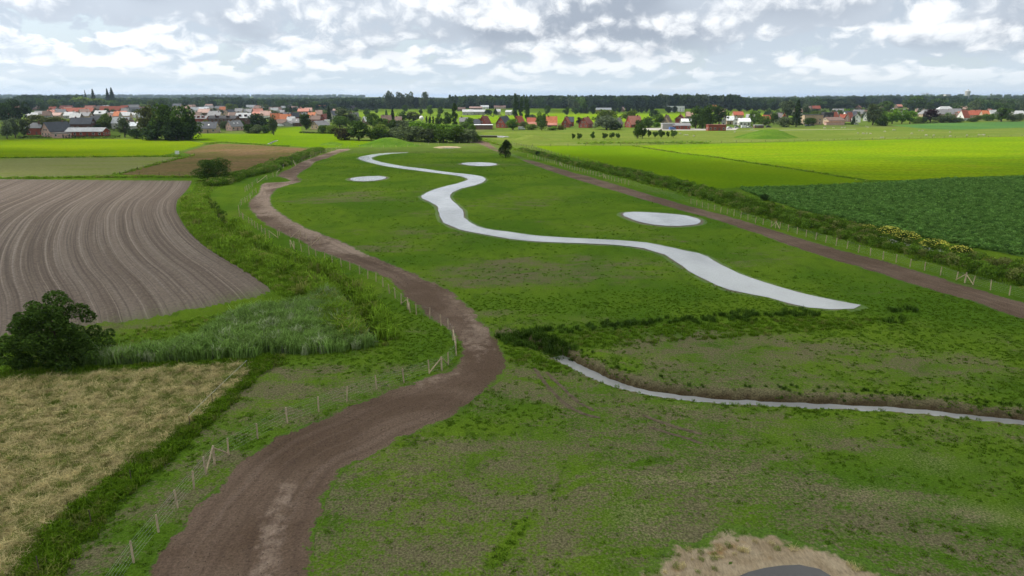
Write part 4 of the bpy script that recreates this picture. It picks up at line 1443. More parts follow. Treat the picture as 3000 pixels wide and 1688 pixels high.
fence('fence', 'broken fence posts with crossed struts standing in the dirt track', G(C4([(307, 748), (390, 765), (465, 757), (507, 781), (545, 826), (610, 816)])), 1.3, 0.06, braces=((2, 1), (5, 4)), group=GF, seed=3, wires=(0.5,))
fence('fence', 'fence curving round the outer bend of the dirt track beside the ditch', G(C4([(295, 768), (232, 765), (200, 744), (173, 725), (145, 707), (122, 690), (100, 672), (77, 655), (32, 628)]) + C1([(1835, 625), (1808, 605), (1803, 560), (1822, 517), (1850, 500), (1868, 490), (1890, 470), (1908, 442), (1935, 427)])), 1.3, 0.06, braces=((1, 0), (10, 11)), group=GF, seed=4)
fence('fence', 'white-looking posts and struts where the far dirt track narrows', G(C1([(1850, 420), (1866, 408), (1882, 396), (1905, 381), (1942, 352), (2015, 326), (2062, 308), (2090, 304), (2118, 246), (2142, 240)])), 1.35, 0.07, braces=((5, 4), (7, 8)), group=GF, seed=5)
fence('fence', 'fence beside the far end of the left dirt track below the reed belt', G(C1([(2215, 205), (2232, 226), (2262, 196), (2300, 178), (2345, 164), (2385, 148), (2420, 132), (2460, 120), (2500, 108), (2540, 97), (2576, 89)])), 1.35, 0.07, braces=((0, 1),), group=GF, seed=6)
fence('fence', 'fence at the foot of the grassy mound beyond the stream', along(G(CH(900, [(400, 842), (560, 828), (700, 825), (900, 829), (1100, 826), (1220, 822), (1300, 818), (1420, 800), (1560, 790), (1800, 778), (2060, 776)])), 6.0), 1.2, 0.07, seed=7, wires=(0.5, 0.95))
fence('fence', 'long straight fence of pale posts along the right dirt track',
      G(CH(1400, [(625, 944), (700, 962), (740, 972), (775, 981), (810, 990), (845, 1001), (880, 1011), (908, 1018), (932, 1023), (960, 1031), (988, 1040), (1030, 1054), (1060, 1066), (1092, 1078), (1125, 1087), (1155, 1097), (1185, 1106), (1215, 1113), (1247, 1121), (1280, 1129), (1312, 1138), (1345, 1147), (1380, 1157), (1415, 1165), (1450, 1174), (1485, 1182), (1525, 1194), (1582, 1214), (1610, 1220), (1640, 1227), (1680, 1241), (1720, 1254), (1765, 1264), (1807, 1275), (1850, 1287), (1897, 1300)]) +
        C6([(63, 510), (105, 522), (148, 538), (192, 550), (240, 560), (285, 577), (335, 587), (385, 601), (438, 615), (492, 633), (548, 655), (605, 668), (667, 686), (700, 691), (731, 700), (793, 718), (863, 738), (931, 760), (1003, 781), (1078, 803), (1157, 825), (1239, 847), (1325, 877), (1415, 902), (1511, 930), (1610, 952), (1714, 988), (1824, 1013), (1944, 1048), (2064, 1085), (2128, 1105), (2190, 1120), (2322, 1158), (2465, 1197), (2610, 1238), (2770, 1285)])),
      1.28, 0.065, corners=(11, 27, 49, 66), braces=((11, 12), (27, 26), (27, 28), (49, 48), (49, 50), (66, 65), (66, 67)), seed=8)
fence('fence', 'dark-posted wire fence along the bright green pasture edge', along(G(CH(1400, [(430, 775), (530, 800), (660, 832), (800, 872), (950, 907), (1100, 947), (1270, 982), (1400, 1012), (1520, 1035)])), 4.5), 1.15, 0.075, 'post_old', (0.4, 0.75, 0.95), seed=9)
fence('fence', 'dark thin-posted fence along the far edge of the yellow-green crop', along(G([(1560, 428), (1700, 428), (1850, 427), (1990, 421), (2330, 415), (2600, 409), (2900, 402), (3150, 397)]), 9.0), 1.2, 0.09, 'post_old', (0.5, 0.95), 0.008, seed=10)
fence('fence', 'rickety dark fence between the seedling field and the brown pasture', along(G(crop(150, 360, .3688, [(545, 413), (700, 372), (860, 327), (1000, 292), (1140, 258)])), 5.0), 1.1, 0.075, 'post_old', (0.5, 0.95), seed=11, rz_jit=0.09)
fence('fence', 'dark fence on the near side of the brown pasture', along(G(crop(150, 360, .3688, [(545, 413), (880, 423), (1180, 432)])), 7.0), 1.1, 0.07, 'post_old', (0.5, 0.95), seed=12, rz_jit=0.08)
fence('tape_fence', 'thin white tape fence on dark stakes crossing the hay meadow corner', G(C2([(1870, 735), (1605, 995), (1435, 1165)]) + C3([(995, 745), (690, 1060), (300, 1425)])), 1.0, 0.03, 'post_old', (), seed=13)
_r = [o for o in COL.objects if o.name.startswith('tape_fence')][0]
_b = G(C2([(1870, 735), (1605, 995), (1435, 1165)]))
_tp = MB()
for _i in range(2):
    _tp.tube((_b[_i][0] - _b[0][0], _b[_i][1] - _b[0][1], 0.98), (_b[_i + 1][0] - _b[0][0], _b[_i + 1][1] - _b[0][1], 0.98), 0.011, 0.011, 4)
_tp.build('tape', M['tape'], _r)

# perch pole by the narrow of the track, field cabinet, culvert rail
px, py = ground_at(*crop(150, 360, .3688, [(1914, 352)])[0])
root = empty('perch_pole', (px, py, 0), 0, 'dark bird perch pole with crossbar beside the far left track', 'pole')
MB().tube((0, 0, -0.2), (0, 0, 3.5), 0.09, 0.07, 8).build('pole', M['post_old'], root)
MB().box(-0.6, 0.6, -0.05, 0.05, 3.3, 3.45).build('crossbar', M['post_old'], root)
px, py = ground_at(*CH(0, [(2230, 908)])[0])
root = empty('field_cabinet', (px, py, 0), 0.2, 'small white cabinet at the corner of the left crop field', 'cabinet')
MB().box(-0.75, 0.75, -0.5, 0.5, 0.0, 1.25).build('body', M['tape'], root)
MB().box(-0.82, 0.82, -0.57, 0.57, 1.25, 1.36).build('lid', M['wire'], root)
px, py = ground_at(*CH(1400, [(60, 700)])[0])
root = empty('culvert_bridge', (px, py, 0), -0.1, 'low dark culvert bridge wall at the far end of the right track', 'bridge')
MB().box(-9, 9, -0.4, 0.4, -0.2, 1.1).build('wall', M['post_old'], root)
MB().box(-9.2, 9.2, -0.55, 0.55, 1.1, 1.25).build('coping', simple('weathered_concrete', (0.3, 0.3, 0.28)), root)

# ------------------------------------------------------------------ trees
M['bark'] = simple('bark', (0.085, 0.065, 0.05), 0.95, 0.1, 0.35, 4)
TINT = {
    'dark': (0.050, 0.090, 0.020), 'deep': (0.034, 0.060, 0.022), 'mid': (0.078, 0.135, 0.026), 'light': (0.125, 0.180, 0.036), 'bright': (0.105, 0.200, 0.020),
    'olive': (0.095, 0.112, 0.036), 'silver': (0.165, 0.210, 0.125), 'greygreen': (0.092, 0.122, 0.060), 'purple': (0.036, 0.018, 0.022), 'blue': (0.036, 0.068, 0.040),
    'brown': (0.060, 0.055, 0.030), 'yellow': (0.17, 0.18, 0.03),
}


def crown_points(kind, n, r):
    P, D = [], []
    def blobs(cs, rs, per):
        for c, rad, k in zip(cs, rs, per):
            d = r.normal(size=(k, 3))
            d[:, 2] += 0.25
            d /= np.linalg.norm(d, axis=1)[:, None]
            P.append(c + d * (rad * r.uniform(0.55, 1.0, k) ** 0.6)[:, None])
            D.append(d)
    if kind in ('round', 'spread', 'bush', 'young', 'tall'):
        cz, rx, rz, nb = {'round': (.54, .41, .39, 34), 'spread': (.44, .47, .42, 50), 'bush': (.46, .43, .42, 28), 'young': (.58, .38, .34, 16), 'tall': (.53, .38, .41, 32)}[kind]
        d = r.normal(size=(nb, 3))
        d /= np.linalg.norm(d, axis=1)[:, None]
        sh = r.uniform(0.55, 1.0, nb)
        c = d * sh[:, None] * np.array([rx, rx, rz]) + np.array([0, 0, cz])
        c[:, 2] = np.maximum(c[:, 2], 0.10 if kind in ('bush', 'spread') else 0.18)
        rad = r.uniform(0.10, 0.20, nb) * (1.25 if kind == 'bush' else 1.0)
        w = rad ** 2 / (rad ** 2).sum()
        blobs(c, rad, np.maximum(4, (w * n).astype(int)))
    elif kind == 'oak':
        B = [(-.03, .86, .13), (.1, .84, .11), (-.17, .80, .10), (-.33, .60, .13), (-.2, .62, .15), (0, .68, .16), (.15, .7, .12), (.25, .58, .11), (-.38, .45, .12), (-.2, .42, .16), (0, .45, .17), (.2, .42, .14), (.35, .42, .10),
             (-.38, .28, .12), (-.15, .25, .16), (.1, .25, .16), (.3, .25, .13), (.44, .28, .09), (.5, .2, .07), (-.3, .12, .12), (0, .1, .14), (.25, .1, .12)]
        c, rad = [], []
        for x, z, q in B:
            for yy in (-.16, .14):
                c.append((x + r.normal(0, .02), yy + r.normal(0, .06), z + r.normal(0, .02))); rad.append(q * r.uniform(.8, 1.05))
        rad = np.array(rad)
        blobs(np.array(c), rad, (rad ** 2 / (rad ** 2).sum() * n).astype(int))
    elif kind == 'poplar':
        z = r.uniform(0.10, 0.97, 26)
        rr = 0.42 * np.sin(np.pi * np.clip(z * 0.92 + 0.06, 0, 1)) ** 0.6
        a = r.uniform(0, 6.28, 26)
        c = np.stack([np.cos(a) * rr * r.uniform(.2, .7, 26), np.sin(a) * rr * r.uniform(.2, .7, 26), z], 1)
        k = n // 26
        for q, s in zip(c, rr):
            d = r.normal(size=(k, 3)); d /= np.linalg.norm(d, axis=1)[:, None]
            P.append(q + d * np.array([s * .55, s * .55, 0.075]) * r.uniform(.4, 1, k)[:, None]); D.append(d)
    elif kind == 'conifer':
        z = r.uniform(0.06, 1.0, n) ** 0.85
        tier = 0.75 + 0.25 * np.sin(z * 60)
        rr = 0.5 * (1.02 - z) ** 0.75 * tier * np.sqrt(r.uniform(0.35, 1, n))
        a = r.uniform(0, 6.28, n)
        P.append(np.stack([np.cos(a) * rr, np.sin(a) * rr, z - 0.06 * rr], 1))
        D.append(np.stack([np.cos(a), np.sin(a), np.full(n, 0.2)], 1))
    elif kind == 'willow':
        nb = 46
        a = r.uniform(0, 6.28, nb); q = np.sqrt(r.uniform(0, 1, nb))
        cx, cy = np.cos(a) * q * .42, np.sin(a) * q * .42
        top = 0.95 - 0.5 * q ** 2 * r.uniform(.6, 1, nb)
        for x, y, tz in zip(cx, cy, top):
            k = n // nb
            s = r.uniform(0, 1, k)
            L = tz * r.uniform(.45, .85)
            P.append(np.stack([x * (1 + s * .25) + r.normal(0, .045, k), y * (1 + s * .25) + r.normal(0, .045, k), tz - s * L + r.normal(0, .02, k)], 1))
            D.append(np.stack([np.full(k, x), np.full(k, y), np.full(k, 0.15)], 1))
    P, D = np.concatenate(P), np.concatenate(D)
    P[:, 2] = np.clip(P[:, 2], 0.02, 1.02)
    return P, D


def trunk_mesh(kind, seed):
    r = random.Random(seed)
    b = MB()
    top = {'bush': 0.35, 'young': 0.6, 'conifer': 0.97, 'poplar': 0.9}.get(kind, 0.55)
    fr = {'poplar': .06, 'conifer': .045, 'young': .035, 'bush': .05}.get(kind, 0.05)
    b.tube((0, 0, -0.03), (0, 0, 0.12), fr, fr * .72, 8)
    b.tube((0, 0, 0.12), (0.01, 0, top), fr * .72, fr * .3, 7)
    if kind not in ('conifer', 'poplar'):
        for i in range(5):
            a = i * 1.256 + r.uniform(-.4, .4)
            z0 = 0.16 + 0.06 * i
            q = 0.26 + r.uniform(0, .08)
            e = (math.cos(a) * q, math.sin(a) * q, min(z0 + 0.28, .85))
            b.tube((0, 0, z0), e, fr * .4, fr * .12, 5)
    return b.mesh('trunk', M['bark'])


PROTO = {}


def proto(kind, seed, n=1700, leaf=0.046):
    key = (kind, seed, n)
    if key not in PROTO:
        r = np.random.default_rng(seed * 7 + len(kind))
        P, D = crown_points(kind, n, r)
        PROTO[key] = (leaf_mesh('crown', ML['tree'], P, leaf, r, D), trunk_mesh(kind, seed))
    return PROTO[key]


TREE_RNG = random.Random(3)


def nth(k):
    return '%d%s' % (k, 'th' if 10 < k % 100 < 14 else {1: 'st', 2: 'nd', 3: 'rd'}.get(k % 10, 'th'))




def tree_at(X, Y, w, h, kind, tint, label, name=None, group=None, n=1700, leaf=0.046, cat=None, z=0.0, seed=None):
    s = TREE_RNG.randrange(3) if seed is None else seed
    cm, tm = proto(kind, s, n, leaf)
    nm = name or {'bush': 'shrub', 'poplar': 'poplar_tree', 'conifer': 'conifer_tree', 'willow': 'willow_tree', 'young': 'young_tree'}.get(kind, 'tree')
    root = empty(nm, (X, Y, z), TREE_RNG.uniform(0, 6.28), label, cat or ('shrub' if kind == 'bush' else 'tree'), group)
    root.scale = (w, w, h)
    c = add('crown', cm, root)
    k = TREE_RNG.uniform(0.88, 1.12)
    col = TINT[tint] if isinstance(tint, str) else tint
    c.color = (col[0] * k, col[1] * k, col[2] * k, 1)
    add('trunk' if kind != 'bush' else 'stem', tm, root)
    return root


def tree(ox, x0, x1, ytop, ybase, kind, tint, label, **kw):
    (ax, ty), (bx, by) = CH(ox, [(x0, ytop), (x1, ybase)])
    cx = (ax + bx) / 2
    X, Y = ground_at(cx, by)
    mpp = dist_at(by) / FPX
    w = (bx - ax) * mpp
    h = height_at(Y, ty)
    return tree_at(X, Y + w * 0.3, w * (1.38 if kind == 'bush' else 1.24), h * 1.10, kind, tint, label, **kw)


TREES = [
    # --- left village, crop origin 0
    (0, 0, 130, 500, 718, 'round', 'silver', 'grey-green willow at the far left edge above the bright crop'),
    (0, 105, 235, 478, 705, 'round', 'silver', 'tall grey-green willow left of the small red bungalow'),
    (0, 215, 345, 488, 695, 'round', 'greygreen', 'grey-green willow touching the small red bungalow'),
    (0, 95, 325, 232, 500, 'round', 'deep', 'tall dark pine-like tree at the far left of the village'),
    (0, -40, 120, 262, 520, 'bush', 'deep', 'dark tree mass at the left picture edge behind the willows'),
    (0, 290, 430, 238, 375, 'round', 'blue', 'dark round tree right of the tall dark pine-like tree'),
    (0, 420, 525, 215, 340, 'round', 'mid', 'green tree above the pale roofs at the left of the village'),
    (0, 615, 730, 228, 345, 'round', 'light', 'light green tree left of the long red roof'),
    (0, 470, 590, 320, 400, 'bush', 'dark', 'dark shrub left of the brown gable house'),
    (0, 300, 560, 425, 555, 'bush', 'olive', 'olive garden trees behind the small red bungalow'),
    (0, 560, 810, 440, 575, 'bush', 'olive', 'olive garden trees behind the pink brick house'),
    (0, 885, 1110, 195, 330, 'round', 'light', 'broad yellow-green tree crown behind the long red roof'),
    (0, 1060, 1290, 215, 330, 'round', 'light', 'right-hand yellow-green tree crown behind the red roofs'),
    (0, 730, 900, 240, 320, 'round', 'blue', 'dark tree left of the broad yellow-green crowns'),
    (0, 1280, 1420, 240, 320, 'round', 'mid', 'green tree below the two tall dark conifers'),
    (0, 1325, 1400, 108, 318, 'conifer', 'deep', 'slimmer of the two tall dark conifers on the skyline'),
    (0, 1365, 1462, 98, 318, 'conifer', 'deep', 'broader of the two tall dark conifers on the skyline'),
    (0, 1140, 1215, 112, 300, 'conifer', 'deep', 'tall thin dark conifer behind the broad yellow-green crowns'),
    (0, 1070, 1105, 125, 300, 'conifer', 'deep', 'smallest thin conifer tip on the left skyline'),
    (0, 1225, 1385, 412, 590, 'bush', 'light', 'yellow-green garden tree beside the steep grey roof'),
    (0, 1365, 1432, 438, 570, 'conifer', 'deep', 'small dark garden conifer right of the yellow-green garden tree'),
    (0, 1180, 1245, 535, 600, 'bush', 'deep', 'round dark shrub in front of the steep grey roof'),
    (0, 1470, 1625, 470, 700, 'round', 'greygreen', 'loose grey-green tree at the hedge left of the big dark copse'),
    (0, 1630, 1770, 590, 715, 'bush', 'deep', 'dark shrub at the left foot of the big dark copse'),
    (0, 1720, 1960, 325, 725, 'round', 'olive', 'left tree of the big dark copse, with pale bare branches'),
    (0, 1900, 2190, 322, 735, 'round', 'dark', 'tallest middle tree of the big dark copse'),
    (0, 2090, 2420, 330, 738, 'round', 'dark', 'right tree of the big dark copse'),
    (0, 2260, 2480, 420, 725, 'bush', 'dark', 'lower right-hand tree of the big dark copse'),
    (0, 1790, 2050, 500, 738, 'bush', 'deep', 'dense undergrowth shrub in the left half of the big dark copse'),
    (0, 2020, 2330, 500, 740, 'bush', 'deep', 'dense undergrowth shrub in the right half of the big dark copse'),
    (0, 1735, 1850, 280, 350, 'bush', 'light', 'yellow-green shrub above the dark slate roof'),
    (0, 1850, 1945, 240, 345, 'round', 'light', 'bright round tree top above the big dark copse'),
    (0, 1945, 2135, 215, 345, 'round', 'mid', 'green tree pair behind the top of the big dark copse'),
    # --- crop origin 500
    (500, 990, 1212, 412, 605, 'round', 'deep', 'dark round tree behind the garden shrubs in the village centre'),
    (500, 925, 1030, 530, 648, 'bush', 'dark', 'left garden shrub below the dark round tree'),
    (500, 1010, 1130, 545, 652, 'bush', 'greygreen', 'grey-green garden shrub below the dark round tree'),
    (500, 1110, 1232, 545, 648, 'bush', 'dark', 'right garden shrub below the dark round tree'),
    (500, 1232, 1342, 445, 672, 'tall', 'greygreen', 'slender birch standing alone on the green before the village'),
    (500, 1625, 1762, 405, 605, 'round', 'dark', 'dark tree beside the pale gabled house on the green'),
    (500, 620, 720, 495, 600, 'bush', 'greygreen', 'garden shrub left of the pink gabled house on the green'),
    (500, 405, 460, 478, 525, 'bush', 'yellow', 'small yellow shrub before the dark brick terrace'),
    (500, 855, 925, 500, 600, 'young', 'mid', 'small garden tree right of the pink gabled house'),
    (500, 690, 830, 278, 395, 'round', 'light', 'light green tree among the grey roofs of the village'),
    (500, 370, 430, 245, 305, 'round', 'mid', 'small round tree on the village edge, left of a pair'),
    (500, 425, 500, 245, 308, 'round', 'light', 'small light round tree on the village edge'),
    (500, 512, 645, 232, 320, 'round', 'mid', 'rounded green tree behind the tan hipped roof'),
    (500, 625, 670, 355, 410, 'conifer', 'deep', 'tiny dark conifer before the tan hipped roof'),
    (500, 885, 985, 325, 405, 'bush', 'greygreen', 'pale grey-green garden tree left of the salmon roofs'),
    (500, 1120, 1225, 285, 410, 'round', 'greygreen', 'grey-green tree right of the salmon roofs'),
    (500, 1195, 1290, 350, 420, 'bush', 'light', 'light shrub above the orange roofs'),
    (500, 1335, 1420, 290, 360, 'round', 'mid', 'tree behind the brown roofs in mid village'),
    (500, 1410, 1490, 330, 390, 'round', 'mid', 'rounded tree left of the small dark conifer'),
    (500, 1478, 1535, 305, 390, 'conifer', 'deep', 'small dark conifer left of the coral roof'),
    (500, 1500, 1600, 275, 345, 'round', 'mid', 'tree above the coral roof'),
    (500, 1640, 1790, 290, 370, 'round', 'mid', 'broad tree right of the coral roof'),
    (500, 1740, 1835, 265, 345, 'round', 'mid', 'tree below the thin radio mast'),
    (500, 1825, 1925, 275, 365, 'round', 'blue', 'dark blue-green tree right of the radio mast'),
    (500, 1900, 2000, 265, 350, 'round', 'blue', 'dark tree second right of the radio mast'),
    (500, 1980, 2085, 280, 360, 'round', 'mid', 'tree left of the dark barn beyond the village'),
    (500, 2090, 2240, 310, 375, 'bush', 'deep', 'dark shrubs in front of the dark barn beyond the village'),
    (500, 1840, 1925, 355, 420, 'round', 'greygreen', 'greyish tree behind the red gable with ball-shaped shrub'),
    (500, 1765, 1850, 370, 440, 'bush', 'olive', 'olive tree behind the brown-roofed brick house'),
    (500, 1820, 1905, 452, 500, 'bush', 'bright', 'ball-shaped bright green shrub before the red brick gable'),
    (500, 1955, 2032, 325, 520, 'conifer', 'deep', 'slim dark conifer right of the red brick gable'),
    (500, 1855, 1975, 545, 650, 'bush', 'mid', 'garden shrub right of the pale gabled house'),
    (500, 1960, 2090, 545, 655, 'bush', 'light', 'light green garden shrub left of the brown thicket'),
    # --- crop origin 900
    (900, 320, 480, 430, 570, 'bush', 'mid', 'green tree in front of the big grey-green willow'),
    (900, 350, 590, 338, 560, 'round', 'greygreen', 'big grey-green willow behind the brown thicket'),
    (900, 480, 640, 400, 540, 'bush', 'greygreen', 'grey-green tree hiding the steep grey church-like roof'),
    (900, 355, 560, 575, 735, 'bush', 'brown', 'brownish leafless-looking thicket at the left end of the shrub belt'),
    (900, 500, 760, 515, 742, 'round', 'dark', 'large dark green tree at the left end of the shrub belt'),
    (900, 740, 900, 410, 600, 'round', 'mid', 'tall green tree behind the left half of the shrub belt'),
    (900, 830, 1010, 470, 620, 'round', 'mid', 'green tree behind the shrub belt left of the grey-brown roof'),
    (900, 755, 985, 580, 742, 'bush', 'mid', 'first front shrub of the belt, right of the large dark tree'),
    (900, 780, 1000, 540, 690, 'bush', 'light', 'lighter shrub top behind the first front shrub'),
    (900, 975, 1200, 580, 735, 'bush', 'greygreen', 'second front shrub of the belt behind the mound'),
    (900, 1150, 1430, 560, 752, 'bush', 'greygreen', 'tall third front shrub of the belt with pale leaves'),
    (900, 1400, 1640, 585, 762, 'bush', 'greygreen', 'fourth front shrub of the belt'),
    (900, 1590, 1830, 590, 768, 'bush', 'mid', 'fifth front shrub of the belt'),
    (900, 1780, 1980, 575, 770, 'bush', 'mid', 'sixth front shrub of the belt, dark below and pale on top'),
    (900, 1920, 2110, 590, 768, 'bush', 'greygreen', 'seventh front shrub of the belt'),
    (900, 2060, 2180, 640, 755, 'bush', 'mid', 'last low shrub of the belt beside the right dirt track'),
    (900, 1420, 1600, 520, 660, 'bush', 'bright', 'bright green shrub top behind the fourth front shrub'),
    (900, 1620, 1800, 530, 660, 'bush', 'bright', 'bright green shrub top behind the fifth front shrub'),
    (900, 1780, 1950, 545, 665, 'bush', 'bright', 'bright green shrub top below the solitary poplar'),
    (900, 1000, 1130, 480, 600, 'bush', 'mid', 'green shrub below the grey-brown roof with brick gable'),
    (900, 1105, 1320, 485, 600, 'bush', 'greygreen', 'wide grey-green shrub in the second row of the belt'),
    (900, 1310, 1470, 495, 620, 'bush', 'bright', 'yellow-green shrub in the second row of the belt'),
    (900, 1035, 1112, 352, 500, 'conifer', 'deep', 'dark spruce beside the grey-brown roof'),
    (900, 970, 1018, 358, 440, 'conifer', 'dark', 'smaller spruce left of the dark spruce'),
    (900, 1145, 1265, 378, 500, 'round', 'mid', 'round tree right of the dark spruce'),
    (900, 1245, 1420, 385, 500, 'round', 'olive', 'olive tree left of the cypress row'),
    (900, 1322, 1350, 445, 520, 'poplar', 'dark', 'short cypress left of the white balloon-like tank'),
    (900, 1485, 1520, 442, 520, 'poplar', 'deep', 'first clipped cypress right of the white tank'),
    (900, 1522, 1562, 440, 540, 'poplar', 'deep', 'second clipped cypress right of the white tank'),
    (900, 1566, 1602, 445, 530, 'poplar', 'deep', 'third clipped cypress right of the white tank'),
    (900, 1612, 1692, 420, 560, 'tall', 'mid', 'tree at the right end of the cypress row'),
    (900, 1690, 1815, 395, 560, 'round', 'mid', 'round tree left of the solitary poplar'),
    (900, 1805, 1915, 305, 580, 'poplar', 'dark', 'solitary poplar rising above the shrub belt'),
    (900, 1985, 2100, 455, 590, 'round', 'bright', 'bright green tree right of the solitary poplar'),
    (900, 1925, 2030, 500, 600, 'bush', 'mid', 'green tree between the solitary poplar and the first red gable'),
    (900, 2030, 2110, 530, 640, 'bush', 'bright', 'bright shrub at the corner of the first red gable house'),
    (900, 960, 1115, 140, 345, 'tall', 'greygreen', 'first of the four tall field poplars on the skyline'),
    (900, 1095, 1225, 146, 345, 'tall', 'greygreen', 'second of the four tall field poplars on the skyline'),
    (900, 1222, 1342, 148, 345, 'tall', 'greygreen', 'third of the four tall field poplars on the skyline'),
    (900, 1408, 1526, 150, 350, 'tall', 'greygreen', 'fourth tall field poplar, standing apart on the right'),
    (900, 1330, 1425, 205, 345, 'round', 'blue', 'dark tree filling the gap between the third and fourth field poplars'),
    (900, 605, 680, 255, 335, 'round', 'blue', 'round tree at the far left of the distant bright meadow'),
    (900, 710, 790, 235, 330, 'round', 'greygreen', 'tree left of the field poplars beyond the bright meadow'),
    (900, 860, 970, 240, 330, 'round', 'greygreen', 'tree just left of the first field poplar'),
    (900, 582, 642, 330, 388, 'round', 'mid', 'ball-shaped tree in the distant meadow right of the dark barn'),
    (900, 705, 785, 345, 450, 'tall', 'mid', 'taller tree in the distant meadow behind the shrub belt'),
    (900, 848, 892, 350, 398, 'round', 'mid', 'small lone tree in the distant meadow'),
    (900, 700, 850, 330, 360, 'bush', 'blue', 'low dark hedge-like shrubs in the distant meadow'),
    (900, 1195, 1262, 298, 385, 'round', 'mid', 'tree below the second and third field poplars'),
    (900, 1262, 1342, 280, 345, 'round', 'light', 'lighter tree below the third field poplar'),
    (900, 1402, 1458, 330, 425, 'young', 'greygreen', 'thin tree left of two round meadow trees'),
    (900, 1508, 1588, 302, 425, 'round', 'mid', 'left of the two round meadow trees with visible trunks'),
    (900, 1638, 1712, 325, 422, 'round', 'mid', 'right of the two round meadow trees with visible trunks'),
    (900, 2240, 2320, 350, 418, 'bush', 'deep', 'dark shrubs before the white farm barn'),
    (900, 2330, 2405, 345, 418, 'conifer', 'deep', 'dark conifers at the right end of the white farm barn'),
    # --- crop origin 1400
    (1400, 428, 518, 185, 475, 'poplar', 'dark', 'left and broadest of the three poplars behind the red gables'),
    (1400, 515, 577, 218, 475, 'poplar', 'dark', 'middle and shortest of the three poplars behind the red gables'),
    (1400, 578, 652, 203, 495, 'poplar', 'dark', 'right-hand of the three poplars behind the red gables'),
    (1400, 735, 875, 402, 612, 'tall', 'mid', 'large pear-shaped green tree between two red-roofed houses'),
    (1400, 366, 518, 478, 608, 'round', 'bright', 'round bright garden tree before the red gable row'),
    (1400, 525, 625, 500, 600, 'bush', 'olive', 'olive garden shrub before the salmon lean-to house'),
    (1400, 610, 735, 530, 605, 'bush', 'light', 'pale garden shrub beside the large pear-shaped tree'),
    (1400, 640, 720, 410, 460, 'bush', 'greygreen', 'grey-green shrub behind the salmon lean-to house'),
    (1400, 838, 914, 308, 420, 'round', 'dark', 'round dark meadow tree behind the large pear-shaped tree'),
    (1400, 1072, 1148, 322, 420, 'round', 'dark', 'round dark meadow tree above the slate-blocked red gable'),
    (1400, 1175, 1275, 258, 405, 'round', 'greygreen', 'left tree of the farm group before the forest'),
    (1400, 1285, 1375, 242, 400, 'round', 'mid', 'tallest tree of the farm group before the forest'),
    (1400, 1195, 1275, 335, 410, 'round', 'dark', 'dark low tree in the farm group before the forest'),
    (1400, 1268, 1325, 330, 405, 'round', 'deep', 'very dark tree in the middle of the farm group'),
    (1400, 1320, 1410, 320, 400, 'bush', 'greygreen', 'pale shrub in the farm group before the forest'),
    (1400, 1400, 1485, 300, 410, 'round', 'deep', 'dark tree at the right end of the farm group'),
    (1400, 1462, 1730, 370, 570, 'round', 'light', 'broad yellow-green tree behind the silver willow'),
    (1400, 1495, 1760, 428, 606, 'willow', 'silver', 'silver weeping willow between red gable and grey gable'),
    (1400, 1650, 1800, 500, 606, 'bush', 'dark', 'dark shrub at the right foot of the silver willow'),
    (1400, 1232, 1312, 452, 535, 'round', 'purple', 'small purple-leaved tree between two red gables'),
    (1400, 1826, 2008, 362, 520, 'round', 'light', 'light green tree behind the lone red roof'),
    (1400, 2160, 2285, 362, 460, 'round', 'deep', 'dark round tree behind the brown gable'),
    (1400, 2080, 2215, 445, 580, 'round', 'mid', 'green tree left of the brown gable'),
    (1400, 2205, 2355, 418, 545, 'round', 'mid', 'green tree touching the brown gable'),
    (1400, 1990, 2130, 478, 575, 'bush', 'dark', 'dark shrub right of the lone red roof'),
    (1400, 2210, 2300, 510, 570, 'bush', 'bright', 'bright shrub beside the grey farm sheds'),
    (1400, 900, 990, 560, 608, 'bush', 'bright', 'low bright hedge shrub before the second red-roofed house'),
    (1400, 1010, 1075, 545, 605, 'bush', 'yellow', 'yellow garden shrub before the slate-blocked red gable'),
    # --- young trees on the pasture
    (1400, 1180, 1222, 652, 728, 'young', 'mid', 'first young tree of the row on the pasture, counted from the left'),
    (1400, 1245, 1308, 648, 731, 'young', 'mid', 'second young tree of the row on the pasture'),
    (1400, 1415, 1480, 636, 726, 'young', 'mid', 'third young tree of the row on the pasture'),
    (1400, 1562, 1632, 646, 724, 'young', 'mid', 'fourth young tree of the row on the pasture'),
    (1400, 1654, 1718, 632, 721, 'young', 'mid', 'fifth young tree of the row on the pasture'),
    (1400, 1733, 1793, 642, 721, 'young', 'mid', 'sixth young tree of the row on the pasture'),
    (1400, 1958, 2062, 542, 715, 'tall', 'mid', 'taller airy tree in the right part of the pasture row'),
    (1400, 2032, 2122, 558, 715, 'tall', 'dark', 'taller dense tree in the right part of the pasture row'),
    (1400, 2130, 2178, 602, 706, 'young', 'mid', 'slim tree right of the two taller trees of the pasture row'),
    (1400, 2202, 2264, 618, 711, 'young', 'mid', 'fourth tree from the right end of the pasture row'),
    (1400, 2268, 2350, 602, 711, 'young', 'mid', 'third tree from the right end of the pasture row'),
    (1400, 2372, 2410, 618, 708, 'young', 'mid', 'slim tree second from the right end of the pasture row'),
    (1400, 2424, 2504, 608, 706, 'young', 'mid', 'last tree at the right end of the pasture row'),
    # --- crop origin 1900
    (1900, 522, 690, 322, 590, 'round', 'dark', 'left tree of the big dark trio above the brick farm buildings'),
    (1900, 640, 835, 308, 590, 'round', 'dark', 'middle tree of the big dark trio above the brick farm buildings'),
    (1900, 812, 992, 306, 540, 'round', 'dark', 'right tree of the big dark trio above the brick farm buildings'),
    (1900, 630, 740, 400, 590, 'bush', 'mid', 'grey-green shrub under the big dark trio'),
    (1900, 1268, 1405, 375, 545, 'round', 'mid', 'green tree right of the white house'),
    (1900, 1395, 1530, 430, 548, 'bush', 'mid', 'garden shrub right of the green tree by the white house'),
